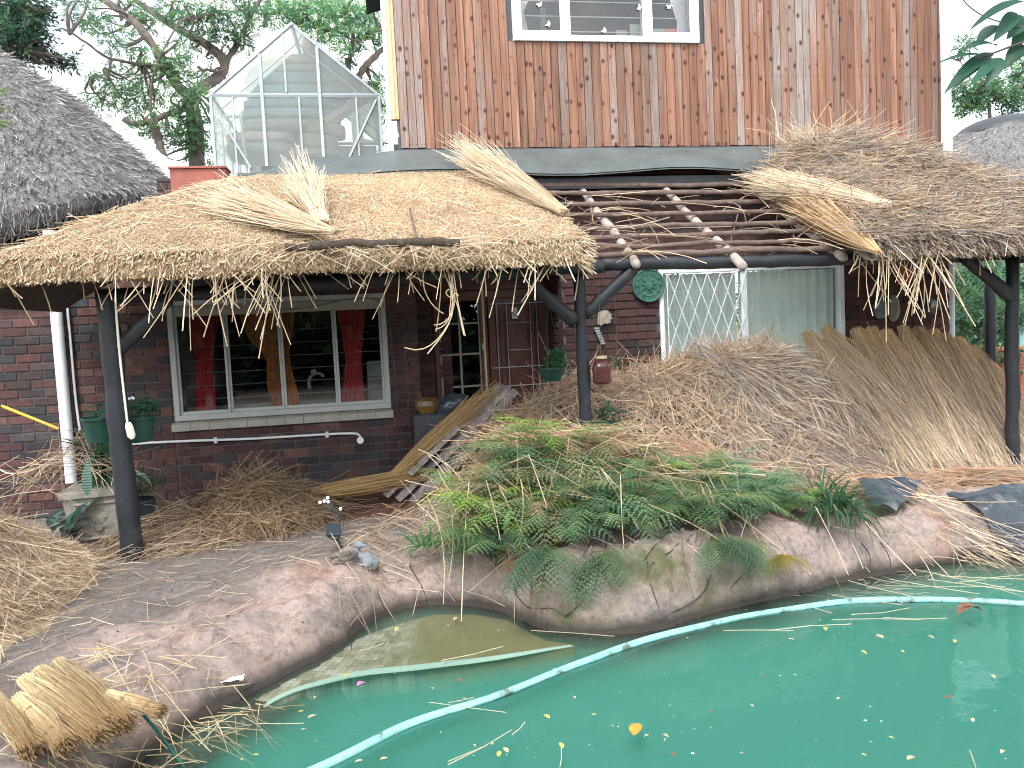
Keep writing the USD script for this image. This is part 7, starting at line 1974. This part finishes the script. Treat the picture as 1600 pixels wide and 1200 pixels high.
c = atz(540, 890, 0.0)
zg = float(ground_height(np.array([c[0]]), np.array([c[1]]), True)[0])
coil = [[-0.10, 0.05, 0.02], [-0.04, 0.045, 0.025], [0.03, 0.06, 0.03], [0.075, 0.03, 0.03], [0.05, -0.04, 0.025], [0.0, -0.06, 0.02], [-0.03, -0.035, 0.02], [0.0, 0.0, 0.03], [0.04, 0.01, 0.04]]
single("pipe_coil", tube(smooth_line(coil, 40), 0.017, 9).apply_translation([c[0], c[1], zg + 0.005]), "bark", "short curled piece of dark pipe on the rock in front of the stone duck", "pipe", smooth=True)
c = atz(360, 1008, 0.0); zg = float(ground_height(np.array([c[0]]), np.array([c[1]]), True)[0])
sc = np.random.default_rng(4)
u, w_ = np.meshgrid(np.linspace(-1, 1, 9), np.linspace(-1, 1, 9), indexing="ij")
S_ = np.stack([u * 0.055, w_ * 0.035, 0.012 + 0.02 * meshkit.fbm(np.stack([u * 2, w_ * 2, 0 * u], -1), 3, 8)], -1).reshape(-1, 3)
single("paper_scrap", (S_ + [c[0], c[1], zg + 0.012], grid_faces(9, 9)), "white_cloth", "crumpled white scrap on the rock rim at the left", "scrap", smooth=True)
# ochre pot, dark bag and stick by the doors
c = at(668, 640, 8.0)
single("ochre_pot", trimesh.creation.revolve(np.array([[0, 0], [0.08, 0.0], [0.13, 0.08], [0.12, 0.13], [0.1, 0.15], [0.09, 0.15], [0.08, 0.13], [0, 0.12]]), sections=28).apply_translation([c[0], c[1], at(668, 645, 8.0)[2]]), "ochre_glaze", "ochre glazed bowl standing by the recess left of the glazed door", "bowl", smooth=30)
single("crate", rbox(c[0] - 0.15, c[0] + 0.45, 7.85, 8.15, 0.0, at(668, 645, 8.0)[2] - 0.002, 0.01), "black_membrane", "dark crate under the ochre bowl and the bag by the doors", "crate")
m = trimesh.creation.icosphere(3, 1.0); vv = np.array(m.vertices) * [0.2, 0.14, 0.12]; vv += (meshkit.fbm(vv * 12, 3, 5)[:, None] - 0.5) * 0.06
single("dark_bag", trimesh.Trimesh(vv + at(708, 633, 8.0), m.faces, process=False), "tarp", "crumpled dark bag on the crate in front of the glazed door", "bag", smooth=True)
single("bamboo_stick", tube([at(761, 610, 7.85), at(752, 440, 7.95)], 0.012, 7), "tan_leaf", "thin upright yellowish stick leaning between the two doors", "stick", smooth=True)
# black sheets at the right
def sag_sheet(c4, seed, amp, n=34, lift=None):
    u, w_ = np.meshgrid(np.linspace(0, 1, n), np.linspace(0, 1, n), indexing="ij")
    A, B, C, D = [np.asarray(q, float) for q in c4]
    S = A * ((1 - u) * (1 - w_))[..., None] + B * (u * (1 - w_))[..., None] + C * (u * w_)[..., None] + D * ((1 - u) * w_)[..., None]
    S[..., 2] = np.maximum(S[..., 2], ground_height(S[..., 0], S[..., 1], False) + 0.03)
    S[..., 2] += (meshkit.fbm(S * 3.2, 5, seed) - 0.35) * amp
    if lift is not None:
        S[..., 2] += lift(u, w_)
    return S.reshape(-1, 3), grid_faces(n, n)


v, f = sag_sheet([at(1338, 752, 5.8), at(1440, 756, 5.75), at(1400, 806, 5.2), at(1368, 800, 5.2)], 3, 0.16, lift=lambda u, w_: 0.03 * np.sin(u * 3.1))
single("black_sheet", (v, f), "tarp", "small folded flap of black plastic beside the grass tuft", "plastic sheet", smooth=True)
v, f = sag_sheet([at(1478, 812, 5.5), at(1640, 786, 5.6), at(1660, 890, 4.9), at(1590, 866, 5.0)], 6, 0.14, lift=lambda u, w_: 0.05 * np.sin(u * 6) * w_)
single("black_sheet", (v, f), "tarp", "wide black plastic sheet draped over the rim at the right edge", "plastic sheet", smooth=True)
edge = lambda x, y: ground_height(x, y, False)
o1 = over(270, [(1440, 775, 5.6, 0.1, 0.03), (1470, 800, 5.4, 0.1, 0.03), (1510, 830, 5.25, 0.12, 0.03), (1550, 858, 5.1, 0.14, 0.03), (1600, 880, 5.0, 0.16, 0.03)], 1400, np.vstack([FRESH, GREY]), (1, -0.6, -0.35), 0.28, (0.3, 0.7))
o2 = over(26, [(1420, 830, 5.0, 0.25, 0.06), (1500, 870, 4.9, 0.3, 0.04), (1330, 850, 4.95, 0.25, 0.06)], 1410, FRESH, (0.6, -0.5, -0.6), 0.6, (0.25, 0.6))
o3 = over(130, [(1390, 760, 5.9, 0.25, 0.02), (1440, 770, 5.8, 0.15, 0.02)], 1415, np.vstack([DRY, RED]), (1, -0.3, 0), 0.5, (0.25, 0.6))
v, f, t = merge([o1, o2, o3])
single("loose_straw", (v, f), "straw", "pale straws spilling over the black sheet towards the water", "straw", kind="stuff", tone=t)

# ------------------------------------------------------------------ on the water
hp = smooth_line([atz(x, y, WATER + 0.006) for x, y in ((420, 1232), (500, 1199), (570, 1165), (640, 1133), (720, 1104), (800, 1076), (880, 1046), (960, 1017), (1020, 998), (1080, 981), (1140, 967), (1200, 956), (1300, 943), (1420, 937), (1520, 938), (1620, 943), (1720, 950))], 140)
hp[:, 2] = WATER + 0.004 + 0.006 * np.sin(np.linspace(0, 19, 140))
hp[:, :2] += 0.006 * np.stack([np.sin(np.linspace(0, 31, 140)), np.cos(np.linspace(0, 43, 140))], -1)
single("pool_hose", tube(hp, 0.021, 12), "hose_blue", "long pale turquoise hose floating in a curve across the green pool", "hose", smooth=True)
gr = random.Random(21)


def float_leaf(a, b, size, m, lab, asp=0.45, curl=0.15):
    c = atz(a, b, WATER + 0.006)
    c[2] = WATER + 0.007
    an = gr.uniform(0, 6.28)
    d = np.array([math.cos(an), math.sin(an), 0])
    v, f = big_leaf(c - d * size / 2, c + d * size / 2, size * asp, curl, 8, [0, 0, 1])
    v[:, 2] = np.maximum(v[:, 2], WATER + 0.004)
    single("floating_leaf", (v, f), m, lab, "leaf", "leaves floating on the pool", smooth=True)


float_leaf(994, 1140, 0.115, "amber_leaf", "largest amber brown leaf floating at the bottom centre of the pool", 0.6)
float_leaf(620, 983, 0.06, "yellow_leaf", "bright yellow leaf floating at the rock edge beside the sunken step", 0.5)
float_leaf(563, 1069, 0.055, "pink_petal", "pink petal floating at the lip of the sunken step", 0.75)
rest = [(492, 1090), (400, 1180), (470, 1112), (488, 1120), (474, 1140), (560, 1190), (600, 1186), (676, 1076), (718, 1064), (725, 1092), (742, 1165), (770, 1162), (780, 1178), (790, 1172), (898, 1090), (854, 1120), (877, 1165), (928, 1117), (1022, 1088), (1010, 1150), (1040, 1150), (1052, 1180), (1175, 1103), (1190, 1056), (1236, 999), (1290, 983), (1350, 1020), (1372, 994), (1375, 995), (1410, 1018), (1408, 942), (1455, 996), (1492, 1002), (1552, 1058), (1482, 1090), (1393, 1153), (1424, 1185), (1566, 1175), (1310, 1092), (1242, 1055), (1110, 1112), (1520, 1125), (1350, 1180), (712, 967), (540, 1055)]
xs_sorted = sorted(range(len(rest)), key=lambda i: rest[i][0])
for k, i in enumerate(xs_sorted):
    a, b = rest[i]
    m = gr.choice(["tan_leaf", "tan_leaf", "brown_leaf", "yellow_leaf", "tan_leaf"])
    nm = {"tan_leaf": "tan", "brown_leaf": "brown", "yellow_leaf": "yellow"}[m]
    float_leaf(a, b, gr.choice([0.025, 0.03, 0.04, 0.05]) * (1.2 if b < 1020 else 1.0), m, f"small {nm} leaf scrap floating on the pool, {ordinal(k)} scrap from the left", 0.5)
r = np.random.default_rng(1490)
n = 170
P_ = np.array([atz(a, b, WATER + 0.004) for a, b in zip(r.uniform(300, 1600, n), r.uniform(930, 1200, n))])
P_ = P_[contains_xy(POOL.buffer(-0.03), P_[:, 0], P_[:, 1])]; n = len(P_)
a_ = r.uniform(0, 6.28, (n, 1)) + np.array([[0, 2.1, 4.2]]) ; s_ = r.lognormal(math.log(0.0045), 0.5, (n, 1)).clip(0.002, 0.014)
V_ = P_[:, None] + np.stack([np.cos(a_) * s_, np.sin(a_) * s_ * 0.7, 0 * a_], -1)
single("floating_specks", (V_.reshape(-1, 3), np.arange(n * 3).reshape(-1, 3)), "straw", "specks of dust and petals floating all over the pool", "specks", kind="stuff", tone=np.repeat(tones(np.array([[0.45, 0.42, 0.3], [0.2, 0.15, 0.1], [0.55, 0.55, 0.45]]), n, 6)[:, None], 3, 1).reshape(-1, 3))
c = atz(1516, 958, WATER + 0.01)
v, f = big_leaf(c + [-0.09, 0, 0.0], c + [0.09, 0.01, 0.0], 0.09, 0.5, 9, [0, 0, 1])
v[:, 2] = np.maximum(v[:, 2], WATER + 0.004)
v2_, f2_ = big_leaf(c + [-0.05, 0.04, 0.01], c + [0.06, -0.05, 0.0], 0.07, 0.5, 9, [0, 0.2, 1])
v2_[:, 2] = np.maximum(v2_[:, 2], WATER + 0.004)
single("curled_leaf", join((v, f), (v2_, f2_)), "brown_leaf", "clump of dark curled leaves floating below the hose at the right", "leaf", smooth=True)
r = np.random.default_rng(1500)
FS = [((1200, 985), (1330, 975)), ((1300, 968), (1440, 968)), ((1260, 946), (1300, 958)), ((1330, 960), (1420, 950)), ((1380, 915), (1570, 916)), ((1390, 905), (1530, 928)), ((820, 1128), (800, 1148)), ((1380, 965), (1480, 966)), ((1430, 890), (1600, 925)), ((1470, 900), (1600, 905)), ((1300, 930), (1410, 945)), ((1130, 985), (1240, 985)), ((690, 1032), (786, 1010)), ((560, 1017), (600, 1005)),
      ((670, 1097), (790, 1113)), ((740, 1090), (700, 1098)), ((700, 1195), (800, 1140)), ((700, 1190), (760, 1165)), ((400, 1130), (475, 1130)), ((875, 1198), (877, 1168)), ((1515, 1172), (1525, 1199)), ((1560, 920), (1620, 940)), ((1300, 900), (1440, 935)), ((830, 985), (960, 994)), ((1450, 905), (1600, 925)), ((1500, 910), (1600, 898)), ((1350, 900), (1420, 915)), ((300, 1150), (380, 1110)), ((280, 1130), (340, 1140)), ((310, 1165), (350, 1120)), ((260, 1110), (330, 1175)), ((330, 1100), (400, 1110))]
P = []
for a, b in FS:
    p, q = atz(*a, WATER + 0.006), atz(*b, WATER + 0.006)
    mm = (p + q) / 2 + np.array([r.normal() * 0.01, r.normal() * 0.01, 0])
    P.append(np.stack([p, mm, q]))
v, f, t = tubes(np.stack(P), np.full(len(P), 0.0022), tones(np.array([[0.40, 0.38, 0.26], [0.46, 0.44, 0.32]]), len(P), 5), 4)
single("floating_straw", (v, f), "straw", "thin straws floating on the pool", "straw", kind="stuff", tone=t)
o2 = over(60, [(1450, 895, 4.9, 0.2, 0.0), (1350, 915, 4.75, 0.2, 0.0)], 1510, GREY * 1.2, (1, 0.1, 0), 0.6, (0.08, 0.3))
vv = o2[0]; vv[:, 2] = WATER + 0.004 + (vv[:, 2] - vv[:, 2].mean()) * 0.02
single("floating_straw", (vv, o2[1]), "straw", "grey straw scum gathered along the right-hand rim", "straw", kind="stuff", tone=o2[2])
